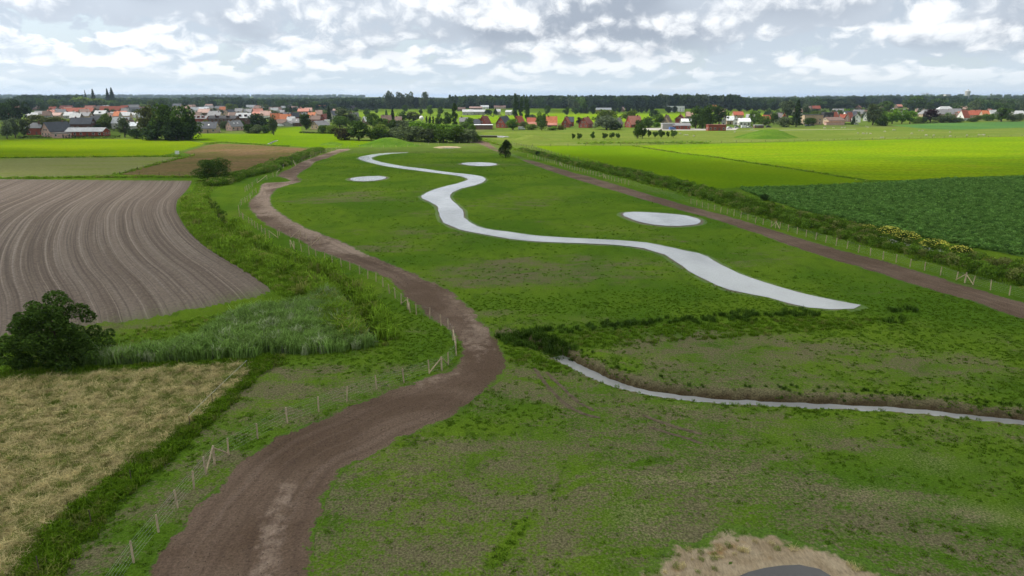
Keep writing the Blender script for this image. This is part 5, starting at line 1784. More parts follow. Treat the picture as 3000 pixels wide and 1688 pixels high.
    (1900, 1535, 1645, 405, 540, 'round', 'mid', 'green tree before the small red roofs on the right'),
    (1900, 1640, 1800, 440, 570, 'bush', 'greygreen', 'greyish shrub left of the tallest dark conifer'),
    (1900, 1678, 1855, 252, 450, 'round', 'greygreen', 'tall greyish tree behind the tallest dark conifer'),
    (1900, 1795, 1952, 262, 570, 'conifer', 'deep', 'tallest dark broad conifer in the right village'),
    (1900, 1935, 2025, 298, 430, 'round', 'greygreen', 'pale tree right of the tallest dark conifer'),
    (1900, 1975, 2100, 452, 545, 'bush', 'mid', 'garden tree before the modern flat-roofed house'),
    (1900, 2070, 2200, 365, 440, 'bush', 'light', 'light green tree behind the modern flat-roofed house'),
    (1900, 345, 425, 440, 520, 'bush', 'mid', 'small green tree before the red gable of the farm'),
    (1900, 410, 500, 445, 505, 'bush', 'purple', 'reddish shrub below the red gable of the farm'),
    # --- crop origin 2400
    (2400, 612, 780, 295, 548, 'round', 'greygreen', 'tall grey-green tree left of the bright garden trees'),
    (2400, 775, 945, 255, 400, 'round', 'mid', 'olive green tree behind the bright garden trees'),
    (2400, 1105, 1345, 192, 380, 'round', 'dark', 'massive dark tree below the water tower'),
    (2400, 1335, 1475, 265, 370, 'round', 'mid', 'lighter tree right of the massive dark tree'),
    (2400, 740, 880, 440, 555, 'bush', 'dark', 'dark shrub at the left foot of the bright garden trees'),
    (2400, 755, 880, 372, 480, 'round', 'bright', 'first bright garden tree, leftmost of four'),
    (2400, 865, 1010, 358, 532, 'round', 'bright', 'second bright garden tree, tallest of four'),
    (2400, 1000, 1110, 368, 530, 'round', 'bright', 'third bright garden tree of four'),
    (2400, 1090, 1235, 378, 530, 'round', 'bright', 'fourth bright garden tree, rightmost of four'),
    (2400, 1220, 1290, 438, 520, 'bush', 'light', 'pale shrub between the bright garden trees and the purple tree'),
    (2400, 1338, 1522, 360, 510, 'round', 'purple', 'dark purple copper beech in the right village'),
    (2400, 1285, 1350, 440, 520, 'bush', 'deep', 'dark shrub left of the purple copper beech'),
    (2400, 1475, 1620, 418, 515, 'bush', 'greygreen', 'left grey-green shrub right of the copper beech'),
    (2400, 1600, 1745, 422, 515, 'bush', 'greygreen', 'right grey-green shrub right of the copper beech'),
    (2400, 1735, 1825, 445, 512, 'bush', 'dark', 'dark shrub left of the white-walled red roof house'),
    (2400, 1890, 2000, 455, 505, 'bush', 'mid', 'low shrub right of the white-walled red roof house'),
    (2400, 1990, 2090, 418, 480, 'bush', 'olive', 'olive shrub before the third red roof from the right'),
    (2400, 2080, 2205, 398, 492, 'bush', 'mid', 'garden shrub left of the big right red gable'),
    (2400, 2235, 2415, 340, 502, 'round', 'mid', 'large green tree near the right picture edge'),
    (2400, 2395, 2505, 405, 500, 'bush', 'greygreen', 'grey shrub right of the large green tree at the right edge'),
    (2400, 2500, 2576, 395, 495, 'bush', 'greygreen', 'grey-green shrub at the right picture edge'),
    (2400, 400, 470, 440, 540, 'conifer', 'deep', 'small dark conifer before the white gabled house'),
    (2400, 250, 370, 345, 410, 'bush', 'bright', 'bright green tree above the red roofs, right village'),
    (2400, 330, 450, 340, 400, 'bush', 'bright', 'bright tree right of the bright green tree above the red roofs'),
]
for row in TREES:
    tree(*row)
# roadside avenue before the forest, one round tree after another
k = 0
for ox, x0, x1, yt, yb in [(1400, 1688, 1752, 312, 388), (1400, 1750, 1805, 325, 388), (1400, 1855, 1928, 312, 388), (1400, 1938, 1984, 315, 388), (1400, 1980, 2042, 310, 390), (1400, 2038, 2104, 318, 390), (1400, 2100, 2152, 315, 388), (1400, 2160, 2218, 318, 388),
                           (1400, 2370, 2445, 315, 392), (1400, 2450, 2508, 312, 392), (1900, 215, 285, 318, 390), (1900, 310, 362, 312, 390), (1900, 1000, 1062, 302, 375), (1900, 1112, 1185, 300, 375), (1900, 1195, 1300, 300, 372), (1900, 1318, 1412, 298, 372), (1900, 1420, 1515, 298, 370), (1900, 1542, 1645, 296, 368),
                           (2400, 20, 100, 282, 345), (2400, 95, 190, 275, 345), (2400, 205, 300, 272, 345), (2400, 305, 420, 272, 345), (2400, 420, 500, 280, 342), (2400, 490, 560, 272, 342), (2400, 545, 640, 265, 342), (2400, 660, 770, 265, 340)]:
    k += 1
    tree(ox, x0, x1, yt, yb, 'round', 'deep', 'dark round avenue tree before the forest, %s from the left' % nth(k), name='avenue_tree', group='avenue trees in front of the forest')

# the three trees that stand large in the picture
def near_tree(px, py, w, h, kind, tint, label, n, leaf, seed):
    X, Y = ground_at(px, py)
    o = tree_at(X, Y, w, h, kind, tint, label, n=n, leaf=leaf, seed=seed)
    if kind == 'oak':
        o.rotation_euler = (0, 0, 0.15)
    return o


near_tree(172, 1066, 8.3, 6.5, 'oak', (0.074, 0.132, 0.026), 'dark oak-like tree at the left edge beside the reeds', 22000, 0.016, 11)
near_tree(628, 528, 10.8, 6.6, 'bush', (0.064, 0.118, 0.022), 'round dark shrub at the top corner of the ploughed field', 9000, 0.019, 12)
near_tree(1481, 462, 5.8, 7.0, 'bush', (0.036, 0.066, 0.018), 'single dark young tree on the meadow beside the right track', 5000, 0.024, 13)
near_tree(2238, 588, 2.1, 1.8, 'bush', (0.040, 0.075, 0.016), 'small dark shrub at the corner of the potato-like crop', 1700, 0.046, 1)
near_tree(1575, 456, 2.2, 2.0, 'bush', (0.028, 0.052, 0.016), 'small dark shrub in the weeds beside the right-hand fence', 1700, 0.046, 2)
# yellow flowering shrubs in the right-hand ditch
for i, (x, y, w, h, lb) in enumerate([(2543, 684, 3.0, 1.7, 'smallest yellow flowering shrub at the left end of the flowering row'), (2602, 702, 4.4, 2.4, 'big yellow flowering shrub, second from the left'),
                                      (2652, 716, 4.6, 2.3, 'broad yellow flowering shrub in the middle of the row'), (2735, 738, 4.6, 2.1, 'yellow flowering shrub right of the gap in the row'),
                                      (2811, 756, 3.6, 2.0, 'yellow flowering shrub fifth from the left'), (2890, 776, 3.0, 1.3, 'low yellow flowering shrub near the right edge')]):
    X, Y = ground_at(x, y)
    rt = tree_at(X, Y, w, h, 'bush', 'mid', lb, name='flowering_shrub', group='yellow shrubs in the right-hand ditch', seed=i % 3)
    r = np.random.default_rng(90 + i)
    d = r.normal(size=(260, 3)); d[:, 2] = np.abs(d[:, 2]); d /= np.linalg.norm(d, axis=1)[:, None]
    P = d * np.array([.46, .46, .46]) * r.uniform(.85, 1.05, 260)[:, None] + np.array([0, 0, .52])
    add('blossom', leaf_mesh('blossom', ML['yellow'], P, 0.035, r, d), rt)

# clipped hedges before the village gardens
M['hedge'] = leaf_mat('hedge_leaf', (0.016, 0.032, 0.010), (0.028, 0.050, 0.014))


def hedge(pts, h, w, label):
    line = resample(G(pts), 1.0)
    r = np.random.default_rng(len(label))
    x0, y0 = line[0]
    P = []
    for (x, y) in line:
        k = 26
        q = r.uniform(-1, 1, (k, 3))
        P.append(np.column_stack([x - x0 + q[:, 0] * 0.6, y - y0 + q[:, 1] * w / 2, (q[:, 2] * .5 + .5) * h]))
    P = np.concatenate(P)
    root = empty('hedge', (x0, y0, 0), 0, label, 'hedge')
    add('foliage', leaf_mesh('foliage', M['hedge'], P, 0.28, r, None), root)


hedge(CH(0, [(240, 715), (420, 712), (630, 712)]), 1.7, 1.2, 'dark clipped hedge in front of the pink brick house')
hedge(CH(0, [(830, 712), (1100, 714), (1510, 714)]), 1.9, 1.2, 'long dark clipped hedge in front of the brick barn')
hedge(CH(0, [(1255, 626), (1400, 625), (1520, 625)]), 2.2, 1.2, 'dark hedge behind the garden right of the brick barn')
hedge(CH(500, [(1630, 645), (1800, 652), (2080, 655)]), 1.2, 1.0, 'low dark hedge along the green below the pale gabled house')
hedge(CH(1900, [(1075, 560), (1200, 562), (1340, 562)]), 2.4, 1.2, 'dark hedge below the white house')
hedge(CH(2400, [(1180, 527), (1330, 525), (1480, 522)]), 1.8, 1.2, 'dark hedge under the purple copper beech')
hedge(CH(2400, [(320, 542), (380, 541), (430, 540)]), 1.6, 1.0, 'dark hedge right of the pinkish carport')
hedge(CH(1400, [(880, 606), (980, 606), (1100, 604)]), 1.6, 1.0, 'dark garden hedge before the red gable row')

# ------------------------------------------------------------------ houses
WALL = {'red': (0.235, 0.062, 0.042), 'darkbrick': (0.115, 0.062, 0.05), 'pink': (0.50, 0.33, 0.285), 'tan': (0.42, 0.32, 0.22), 'white': (0.72, 0.71, 0.68),
        'grey': (0.33, 0.32, 0.30), 'brown': (0.16, 0.105, 0.08), 'black': (0.05, 0.05, 0.055), 'concrete': (0.42, 0.41, 0.38)}
ROOF = {'red': (0.33, 0.085, 0.048), 'coral': (0.40, 0.165, 0.12), 'orange': (0.44, 0.145, 0.065), 'slate': (0.055, 0.060, 0.072), 'grey': (0.19, 0.185, 0.19),
        'lightgrey': (0.38, 0.385, 0.39), 'brown': (0.155, 0.10, 0.08), 'white': (0.66, 0.67, 0.68), 'pinkish': (0.36, 0.23, 0.19), 'dark': (0.045, 0.042, 0.045), 'maroon': (0.21, 0.065, 0.05)}
for k, c in WALL.items():
    M['w_' + k] = simple('wall_' + k, c, 0.9, 0.15, 0.14, 0.9)
for k, c in ROOF.items():
    M['r_' + k] = simple('roof_' + k, c, 0.75, 0.3, 0.18, 0.8)
M['frame'] = simple('window_frame_paint', (0.68, 0.68, 0.66), 0.6, 0.3, 0.04)
_gm, _gt, _go = new_mat('window_glass')
principled(_gt, _go, (0.025, 0.03, 0.035), 0.08, 0.5)
M['glass'] = _gm
M['door'] = simple('door_paint', (0.09, 0.07, 0.06), 0.6, 0.3, 0.1)
M['solar'] = simple('solar_glass', (0.02, 0.025, 0.04), 0.15, 0.5, 0.05)

_wcache = {}


def window_meshes(w, h):
    key = (round(w, 1), round(h, 1))
    if key not in _wcache:
        w, h = key
        b = MB()
        b.box(-w / 2, w / 2, -0.06, 0.0, 0, 0.09).box(-w / 2, w / 2, -0.06, 0.0, h - 0.09, h)
        b.box(-w / 2, -w / 2 + .09, -0.06, 0.0, 0.09, h - .09).box(w / 2 - .09, w / 2, -0.06, 0.0, 0.09, h - .09)
        g = MB().box(-w / 2 + .09, w / 2 - .09, -0.03, 0.0, 0.09, h - .09)
        _wcache[key] = (b.mesh('window', M['frame']), g.mesh('pane', M['glass']))
    return _wcache[key]


def window(root, x, y, z, ang, w=1.2, h=1.3):
    a, g = window_meshes(w, h)
    o = add('window', a, root)
    o.location = (x, y, z)
    o.rotation_euler = (0, 0, ang)
    add('pane', g, o)
    return o


def house(root, L, D, E, Rg, wall, roof, kind='gable', chimney=1, far=False, dormer=0, sky=0, solar=0, door=True, win=True, oh=0.35):
    """one building in its own frame: ridge along x, camera side at -y"""
    x, y = L / 2, D / 2
    v = [(-x, -y, -0.3), (x, -y, -0.3), (x, y, -0.3), (-x, y, -0.3), (-x, -y, E), (x, -y, E), (x, y, E), (-x, y, E)]
    f = [(0, 1, 5, 4), (2, 3, 7, 6)]
    if kind == 'gable':
        v += [(-x, 0, Rg), (x, 0, Rg)]
        f += [(1, 2, 6, 9, 5), (3, 0, 4, 8, 7)]
    else:
        f += [(1, 2, 6, 5), (3, 0, 4, 7), (4, 5, 6, 7)]
    add('wall', mesh_from('wall', v, f, [M['w_' + wall]]), root)
    T = 0.22
    if kind == 'gable':
        s = (Rg - E) / y
        ez = E - s * oh
        X = x + oh
        rv = [(-X, -y - oh, ez), (X, -y - oh, ez), (X, 0, Rg), (-X, 0, Rg), (-X, y + oh, ez), (X, y + oh, ez)]
        rv += [(a, b, c + T) for a, b, c in rv]
        rf = [(6, 7, 8, 9), (9, 8, 11, 10), (0, 3, 2, 1), (3, 4, 5, 2), (0, 1, 7, 6), (4, 10, 11, 5), (0, 6, 9, 3), (3, 9, 10, 4), (1, 2, 8, 7), (2, 5, 11, 8)]
    elif kind == 'hip':
        X, Y2 = x + oh, y + oh
        q = max(0.3, X - Y2 * 0.95)
        rv = [(-X, -Y2, E), (X, -Y2, E), (X, Y2, E), (-X, Y2, E), (-q, 0, Rg), (q, 0, Rg), (-X, -Y2, E + .2), (X, -Y2, E + .2), (X, Y2, E + .2), (-X, Y2, E + .2)]
        rf = [(0, 3, 2, 1), (0, 1, 7, 6), (1, 2, 8, 7), (2, 3, 9, 8), (3, 0, 6, 9), (6, 7, 5, 4), (7, 8, 5), (8, 9, 4, 5), (9, 6, 4)]
    else:
        rv, rf = box_geo(-x - .25, x + .25, -y - .25, y + .25, E, Rg if Rg > E else E + .35)
    ro = add('roof', mesh_from('roof', rv, rf, [M['r_' + roof]]), root)
    slope = (Rg - E) / y if kind != 'flat' else 0
    for i in range(chimney if kind != 'flat' else 0):
        cx = (-0.3 + 0.6 * i) * L * (1 if chimney > 1 else -1 if int(L * 10) % 2 else 1)
        MB().box(cx - .4, cx + .4, -.35, .35, Rg - .9, Rg + 1.0).build('chimney', M['w_' + ('darkbrick' if wall not in ('white', 'pink') else 'brown')], ro)
    for i in range(dormer):
        cx = (i + .5) / dormer * L * .8 - L * .4
        zz = E + (Rg - E) * .28
        yy = -y * (1 - .28)
        d = add('dormer', MB().box(cx - 1, cx + 1, yy - .5, yy + y * .45, zz - .3, zz + 1.7).mesh('dormer', M['w_' + wall]), ro)
        add('pane', MB().box(cx - .7, cx + .7, yy - .54, yy - .5, zz + .25, zz + 1.4).mesh('pane', M['glass']), d)
    for i in range(sky):
        cx = (i + .5) / sky * L * .6 - L * .3
        for q0, q1 in ((.42, .60),):
            ya, yb = -y * (1 - q0), -y * (1 - q1)
            za, zb = E + (Rg - E) * q0 + T + .06, E + (Rg - E) * q1 + T + .06
            add('skylight', mesh_from('skylight', [(cx - .5, ya, za), (cx + .5, ya, za), (cx + .5, yb, zb), (cx - .5, yb, zb)], [(0, 1, 2, 3)], [M['w_white']]), ro)
    if solar:
        ya, yb = -y * .75, -y * .25
        za, zb = E + (Rg - E) * .25 + T + .05, E + (Rg - E) * .75 + T + .05
        add('solar_panel', mesh_from('solar_panel', [(-L * .3, ya, za), (L * .2, ya, za), (L * .2, yb, zb), (-L * .3, yb, zb)], [(0, 1, 2, 3)], [M['solar']]), ro)
    if not win:
        return
    sp_ = 4.5 if far else 3.2
    floors = [0.95] + ([3.75] if E > 5.0 else [])
    n = max(1, int(L / sp_))
    for z0 in floors:
        for i in range(n):
            cx = (i + .5) / n * L - x
            if door and z0 < 1 and i == n // 2:
                d = add('door', MB().box(cx - .5, cx + .5, -y - .05, -y, 0, 2.1).mesh('door', M['door']), root)
                add('handle', MB().box(cx + .32, cx + .42, -y - .1, -y - .05, 1.0, 1.08).mesh('handle', M['wire']), d)
                continue
            window(root, cx, -y, z0, 0, 1.3, min(1.4, max(.7, E - z0 - .3)))
    n = max(1, int(D / sp_))
    for sgn, ang in ((1, math.pi / 2), (-1, -math.pi / 2)):
        for i in range(n):
            cy = (i + .5) / n * D - y
            for z0 in floors:
                window(root, sgn * x, cy, z0, ang, 1.2, min(1.4, max(.7, E - z0 - .3)))
        if kind == 'gable' and Rg - E > 2.6 and (E <= 5.0):
            for cy in ((-1.1, 1.1) if D > 8 else (0,)):
                window(root, sgn * x, cy, E + 0.35, ang, 1.2, 1.3)


def place(ox, x0, x1, ytop, ybase, yaw, wall, roof, label, kind='gable', e=0.5, h=None, d=None, name='house', cat='house', group=None, z1=None, **kw):
    (ax, ty), (bx, _) = CH(ox, [(x0, ytop), (x1, ytop)])
    cx = (ax + bx) / 2
    if ybase is not None:
        by = CH(ox, [(0, ybase)])[0][1]
        X, Y = ground_at(cx, by)
        t = dist_at(by)
        Rg = height_at(Y, ty)
    else:
        Rg = h or 8.0
        v = (ty - 844.0) / FPX
        t = (CAM_H - Rg) / (sp + v * cp)
        X, Y = (cx - 1500) / FPX * t, (cp - v * sp) * t
    W = (bx - ax) * t / FPX
    yw = R(yaw)
    c, s = abs(math.cos(yw)), abs(math.sin(yw))
    if s < 0.2:
        L, D = W, d or min(10.0, max(6.0, W * .75))
    elif c < 0.2:
        D, L = W, d or max(9.0, W * 1.1)
    else:
        L = W / (c + .72 * s)
        D = .72 * L
    root = empty(name, (X, Y + (L * s + D * c) / 2, 0), yw, label, cat, group)
    E = Rg if kind == 'flat' else Rg * e
    if kind == 'flat':
        E, Rg = Rg - .35, Rg
    far = Y > 620
    house(root, L, D, E, Rg, wall, roof, kind, far=far, **kw)
    return root


N = None
HOUSES = [
    # left village, front
    (0, 332, 508, 515, 668, 0, 'red', 'grey', 'small red brick bungalow with grey hipped roof at the far left', dict(kind='hip', e=.55)),
    (0, 462, 775, 512, 695, 62, 'pink', 'slate', 'pale pink brick house with tall gable and dark sloping roof', dict(e=.38)),
    (0, 662, 845, 643, 708, 0, 'pink', 'grey', 'low flat pink brick annex in front of the pink gabled house', dict(kind='flat', name='garage', cat='garage', d=5)),
    (0, 822, 1270, 583, 688, 4, 'red', 'lightgrey', 'long low brick barn with pale grey roof behind the hedge', dict(e=.58, name='barn', cat='barn', chimney=0)),
    (0, 872, 1120, 455, 600, 8, 'darkbrick', 'slate', 'dark brick house with slate roof and chimney above the barn', dict(e=.48)),
    (0, 1090, 1285, 428, 590, 70, 'grey', 'grey', 'house with steep grey roof sweeping down, right of the slate roof', dict(e=.25)),
    (0, 1590, 1812, 512, 628, 0, 'concrete', 'white', 'low shed with white roof left of the big dark copse', dict(e=.62, name='shed', cat='shed', chimney=0)),
    (0, 1408, 1610, 447, 590, 0, 'concrete', 'lightgrey', 'long barn with pale metal roof behind the garden trees', dict(e=.5, name='barn', cat='barn', chimney=0)),
    (0, 1540, 1655, 470, 590, 90, 'tan', 'brown', 'small tan gable house beside the pale metal roof', dict(e=.5)),
    # left village, middle and back
    (0, 610, 780, 345, N, 25, 'brown', 'grey', 'brown gabled house with grey roof left of the long red roof', dict(h=8)),
    (0, 408, 590, 368, N, 0, 'tan', 'grey', 'house with broad grey roof left in the village', dict(h=7)),
    (0, 290, 440, 388, N, 15, 'white', 'lightgrey', 'pale house behind the olive trees at the far left', dict(h=6.5)),
    (0, 585, 745, 390, N, 0, 'tan', 'pinkish', 'tan house with pinkish roof behind the olive garden trees', dict(h=6)),
    (0, 778, 872, 383, N, 0, 'white', 'white', 'small bright white roof in the middle of the left village', dict(h=6, kind='flat')),
    (0, 885, 1105, 385, N, 0, 'tan', 'grey', 'tan house with wide grey-brown roof and twin chimneys', dict(h=7.5, chimney=2)),
    (0, 1170, 1310, 362, N, 0, 'grey', 'lightgrey', 'house with light grey roof and boxy dormer', dict(h=8, dormer=1)),
    (0, 1358, 1590, 383, N, 10, 'tan', 'lightgrey', 'tan gable house with wide light grey roof right of the red roof', dict(h=7.5)),
    (0, 1560, 1685, 388, N, 0, 'white', 'lightgrey', 'white-edged roof left of the big dark copse', dict(h=6)),
    (0, 748, 1152, 328, N, 0, 'brown', 'red', 'longest red tiled roof in the left village', dict(h=9, e=.45, chimney=0)),
    (0, 1238, 1548, 308, N, 6, 'brown', 'red', 'big bright red tiled roof in the left village', dict(h=10, e=.42, chimney=1)),
    (0, 1545, 1832, 323, N, 0, 'grey', 'slate', 'wide dark slate roof beside the big red roof', dict(h=9, e=.4, chimney=0)),
    (0, 735, 892, 300, N, 0, 'brown', 'maroon', 'dull red roof behind the longest red roof', dict(h=9)),
    (0, 1030, 1172, 300, N, 20, 'tan', 'coral', 'coral roof behind the longest red roof', dict(h=9.5)),
    (0, 1150, 1300, 308, N, 0, 'brown', 'brown', 'brown roof with chimneys between two red roofs', dict(h=9, chimney=2)),
    (0, 1502, 1592, 298, N, 0, 'brown', 'red', 'small red roof right of the big bright red roof', dict(h=9)),
    (0, 1590, 1732, 288, N, 0, 'tan', 'grey', 'grey roof above the wide dark slate roof', dict(h=10)),
    (0, 32, 128, 250, N, 0, 'white', 'lightgrey', 'white house among the dark trees at the far left edge', dict(h=11)),
    # village centre
    (500, 285, 552, 508, 645, 6, 'tan', 'slate', 'bungalow with wide slate roof and skylights right of the big copse', dict(e=.42, sky=2)),
    (500, 668, 868, 493, 616, 55, 'pink', 'grey', 'pink brick gabled house with skylights facing the green', dict(e=.45, sky=2)),
    (500, 238, 452, 428, 520, 0, 'red', 'grey', 'red brick terrace with white dormers behind the slate bungalow', dict(e=.62, dormer=3, name='terrace_house')),
    (500, 480, 822, 428, 552, 0, 'darkbrick', 'dark', 'long dark brick terrace with black roof', dict(e=.72, dormer=2, name='terrace_house')),
    (500, 818, 1000, 393, 540, 0, 'darkbrick', 'lightgrey', 'dark brick terrace end with light grey roof and dormers', dict(e=.6, dormer=2, name='terrace_house')),
    (500, 1220, 1360, 398, N, 30, 'brown', 'orange', 'left of two bright orange roofs in the village centre', dict(h=8.5, e=.4)),
    (500, 1350, 1492, 408, N, 12, 'brown', 'orange', 'right of two bright orange roofs in the village centre', dict(h=8, e=.4)),
    (500, 1480, 1602, 388, N, 50, 'red', 'slate', 'red gable with dark roof right of the orange roofs', dict(h=8.5)),
    (500, 1332, 1450, 475, 560, 0, 'brown', 'brown', 'low brown-roofed shed below the orange roofs', dict(e=.5, name='shed', cat='shed', chimney=0)),
    (500, 1412, 1532, 498, 562, 80, 'grey', 'grey', 'small grey gabled shed beside the white van', dict(e=.5, name='shed', cat='shed', chimney=0)),
    (500, 1528, 1635, 463, 560, 0, 'darkbrick', 'grey', 'house with grey roof left of the dark tree on the green', dict(e=.5, sky=1)),
    (500, 1455, 1550, 440, N, 0, 'grey', 'lightgrey', 'pale grey roof below the red gable with dark roof', dict(h=6.5)),
    (500, 1740, 1965, 495, 600, 58, 'tan', 'grey', 'pale gabled house with grey roof at the right end of the green', dict(e=.45)),
    (500, 1745, 1872, 425, N, 0, 'red', 'brown', 'brick house with brown roof above the pale gabled house', dict(h=7)),
    (500, 1862, 1972, 408, N, 72, 'red', 'maroon', 'bright red brick gable behind the ball-shaped shrub', dict(h=8)),
    (500, 1922, 1985, 480, 528, 0, 'white', 'white', 'small white shed right of the ball-shaped shrub', dict(kind='flat', name='shed', cat='shed')),
    (500, 1008, 1142, 338, N, 20, 'brown', 'coral', 'upper salmon roof in the village centre', dict(h=9)),
    (500, 1010, 1150, 380, N, 0, 'brown', 'coral', 'lower salmon roof in the village centre', dict(h=7)),
    (500, 1592, 1732, 338, N, 0, 'brown', 'coral', 'coral roofed farmhouse behind the village', dict(h=7.5)),
    (500, 1590, 1650, 318, N, 90, 'brown', 'coral', 'coral cross gable of the farmhouse behind the village', dict(h=9)),
    (500, 15, 118, 275, N, 0, 'tan', 'slate', 'dark slate roof above the top of the big copse', dict(h=10)),
    (500, 128, 250, 300, N, 0, 'tan', 'pinkish', 'pinkish roof right of the big copse', dict(h=8.5)),
    (500, 205, 330, 322, N, 30, 'white', 'lightgrey', 'pale roof second right of the big copse', dict(h=8)),
    (500, 300, 462, 318, N, 0, 'white', 'white', 'long whitish roof in the left half of the village', dict(h=8)),
    (500, 412, 522, 298, N, 0, 'tan', 'grey', 'grey roof left of the tan hipped roof', dict(h=8.5)),
    (500, 518, 702, 303, N, 0, 'tan', 'grey', 'tan house with large hipped roof', dict(h=8.5, kind='hip')),
    (500, 450, 612, 383, N, 0, 'tan', 'grey', 'grey roof behind the long dark brick terrace', dict(h=7.5)),
    (500, 718, 812, 388, N, 0, 'pink', 'pinkish', 'pinkish roof behind the long dark brick terrace', dict(h=7)),
    (500, 800, 890, 335, N, 0, 'tan', 'grey', 'greyish roof right of the light green village tree', dict(h=8)),
    (500, 918, 1055, 292, N, 25, 'white', 'lightgrey', 'white and pinkish house on the rear edge of the village', dict(h=9)),
    (500, 1040, 1130, 300, N, 0, 'tan', 'pinkish', 'pinkish roof above the upper salmon roof', dict(h=8.5)),
    (500, 1222, 1372, 318, N, 10, 'brown', 'brown', 'brown roof right of the grey-green village tree', dict(h=8)),
    (500, 1318, 1420, 355, N, 0, 'brown', 'grey', 'grey-brown low roof above the orange roofs', dict(h=6.5)),
    (500, 1400, 1560, 388, N, 0, 'grey', 'slate', 'dark roof strip behind the orange roofs', dict(h=7)),
    (500, 120, 240, 360, N, 0, 'tan', 'grey', 'grey roofed house touching the right side of the big copse', dict(h=7)),
    # behind the shrub belt
    (900, 505, 640, 388, N, 30, 'grey', 'grey', 'steep grey church-like roof behind the willow', dict(h=9, e=.3)),
    (900, 680, 762, 440, N, 60, 'brown', 'white', 'small brown house with white roof edge behind the shrub belt', dict(h=7)),
    (900, 912, 1052, 423, N, 15, 'red', 'brown', 'grey-brown roofed brick house behind the shrub belt', dict(h=8)),
    (900, 1100, 1180, 438, N, 0, 'red', 'brown', 'low brown roof right of the dark spruce', dict(h=6.5)),
    (900, 1880, 1988, 322, N, 0, 'brown', 'brown', 'brown barn left of the white farm', dict(h=6, name='barn', cat='barn', chimney=0)),
    (900, 1950, 2082, 350, 418, 4, 'concrete', 'lightgrey', 'pale farm barn with white wall in the far meadow', dict(e=.6, name='barn', cat='barn', chimney=0)),
    (900, 2080, 2240, 352, 415, 0, 'grey', 'lightgrey', 'long grey farm shed right of the pale barn', dict(e=.6, name='barn', cat='barn', chimney=0)),
    (900, 2182, 2282, 295, N, 0, 'white', 'white', 'white farmhouse at the forest edge', dict(h=7)),
    (900, 2040, 2200, 312, N, 0, 'brown', 'pinkish', 'pinkish farm roofs before the forest', dict(h=5.5, name='barn', cat='barn', chimney=0)),
    (900, 2350, 2495, 298, N, 0, 'tan', 'pinkish', 'tan farm shed at the right of the white farmhouse', dict(h=6.5, name='barn', cat='barn', chimney=0)),
    (900, 2380, 2430, 345, 415, 0, 'concrete', 'lightgrey', 'narrow grey shed beside the dark conifers', dict(e=.6, name='shed', cat='shed', chimney=0)),
    (900, 2490, 2590, 358, 420, -25, 'grey', 'lightgrey', 'slanting grey metal shed left of the three poplars', dict(e=.65, name='shed', cat='shed', chimney=0)),
    (900, 360, 522, 295, N, 0, 'pink', 'pinkish', 'long pinkish low building on the far left meadow', dict(h=5, name='barn', cat='barn', chimney=0)),
    (900, 525, 602, 300, N, 70, 'black', 'dark', 'dark barn beyond the village', dict(h=9, e=.35, name='barn', cat='barn', chimney=0)),
    (900, 440, 560, 268, N, 0, 'tan', 'pinkish', 'pinkish farm roofs above the long low building', dict(h=8, name='barn', cat='barn', chimney=0)),
    # row of red gables
    (900, 2150, 2310, 433, 585, 66, 'red', 'maroon', 'first red brick gable house of the row, left of all', dict(e=.42)),
    (900, 2085, 2180, 470, 585, 0, 'darkbrick', 'slate', 'dark-roofed wing left of the first red gable', dict(e=.5)),
    (900, 2085, 2330, 540, 600, 0, 'brown', 'white', 'white flat-roofed carport before the first red gable', dict(kind='flat', name='carport', cat='carport', win=False, door=False)),
    (900, 1915, 2030, 450, N, 0, 'grey', 'grey', 'grey roof right of the solitary poplar', dict(h=6.5)),
    (1400, 228, 425, 437, 580, 60, 'red', 'slate', 'second red brick gable house, with dark side roof', dict(e=.42)),
    (1400, 440, 592, 433, 565, 58, 'red', 'red', 'third red gable house below the three poplars', dict(e=.42)),
    (1400, 620, 748, 453, 560, 0, 'red', 'red', 'red-roofed house with salmon lean-to left of the large pear-shaped tree', dict(e=.45)),
    (1400, 625, 745, 508, 572, 0, 'pink', 'coral', 'salmon lean-to in front of the red-roofed house', dict(e=.55, name='lean_to', cat='shed', chimney=0, d=4)),
    (1400, 858, 996, 438, 560, 0, 'red', 'orange', 'broad orange-red roofed house right of the large pear-shaped tree', dict(e=.32)),
    (1400, 880, 992, 520, 572, 0, 'brown', 'coral', 'low salmon annex of the broad orange-red house', dict(e=.55, name='annex', cat='shed', chimney=0, d=4)),
    (1400, 1055, 1180, 448, 575, 72, 'red', 'red', 'red gable house with dark slate block behind', dict(e=.4)),
    (1400, 1095, 1206, 443, 560, 0, 'red', 'slate', 'dark slate roofed block behind the red gable', dict(e=.5)),
    (1400, 1272, 1468, 452, 580, 62, 'red', 'maroon', 'last red gable house of the row, beside the silver willow', dict(e=.42)),
    (1400, 1722, 1838, 452, 572, 64, 'grey', 'grey', 'grey gable house right of the silver willow', dict(e=.42)),
    (1400, 1866, 2085, 433, 575, 28, 'red', 'coral', 'lone house with broad salmon-red roof right of the grey gable', dict(e=.3)),
    (1400, 2316, 2462, 422, 545, 62, 'tan', 'brown', 'tan gable with brown roof above the farm sheds', dict(e=.4)),
    # farmyard
    (1900, 175, 318, 522, 598, 0, 'grey', 'lightgrey', 'open grey farm shed with pale flat roof', dict(kind='flat', name='shed', cat='shed', win=False)),
    (1900, 315, 532, 523, 600, -4, 'red', 'grey', 'long low red brick farm building with white base stripe', dict(e=.62, name='barn', cat='barn', chimney=0)),
    (1900, 350, 500, 412, N, 72, 'red', 'maroon', 'red gable house behind the farm sheds', dict(h=8)),
    (1900, 418, 545, 468, 545, 0, 'concrete', 'white', 'white roofed shed under the big dark trio', dict(e=.6, name='shed', cat='shed', chimney=0)),
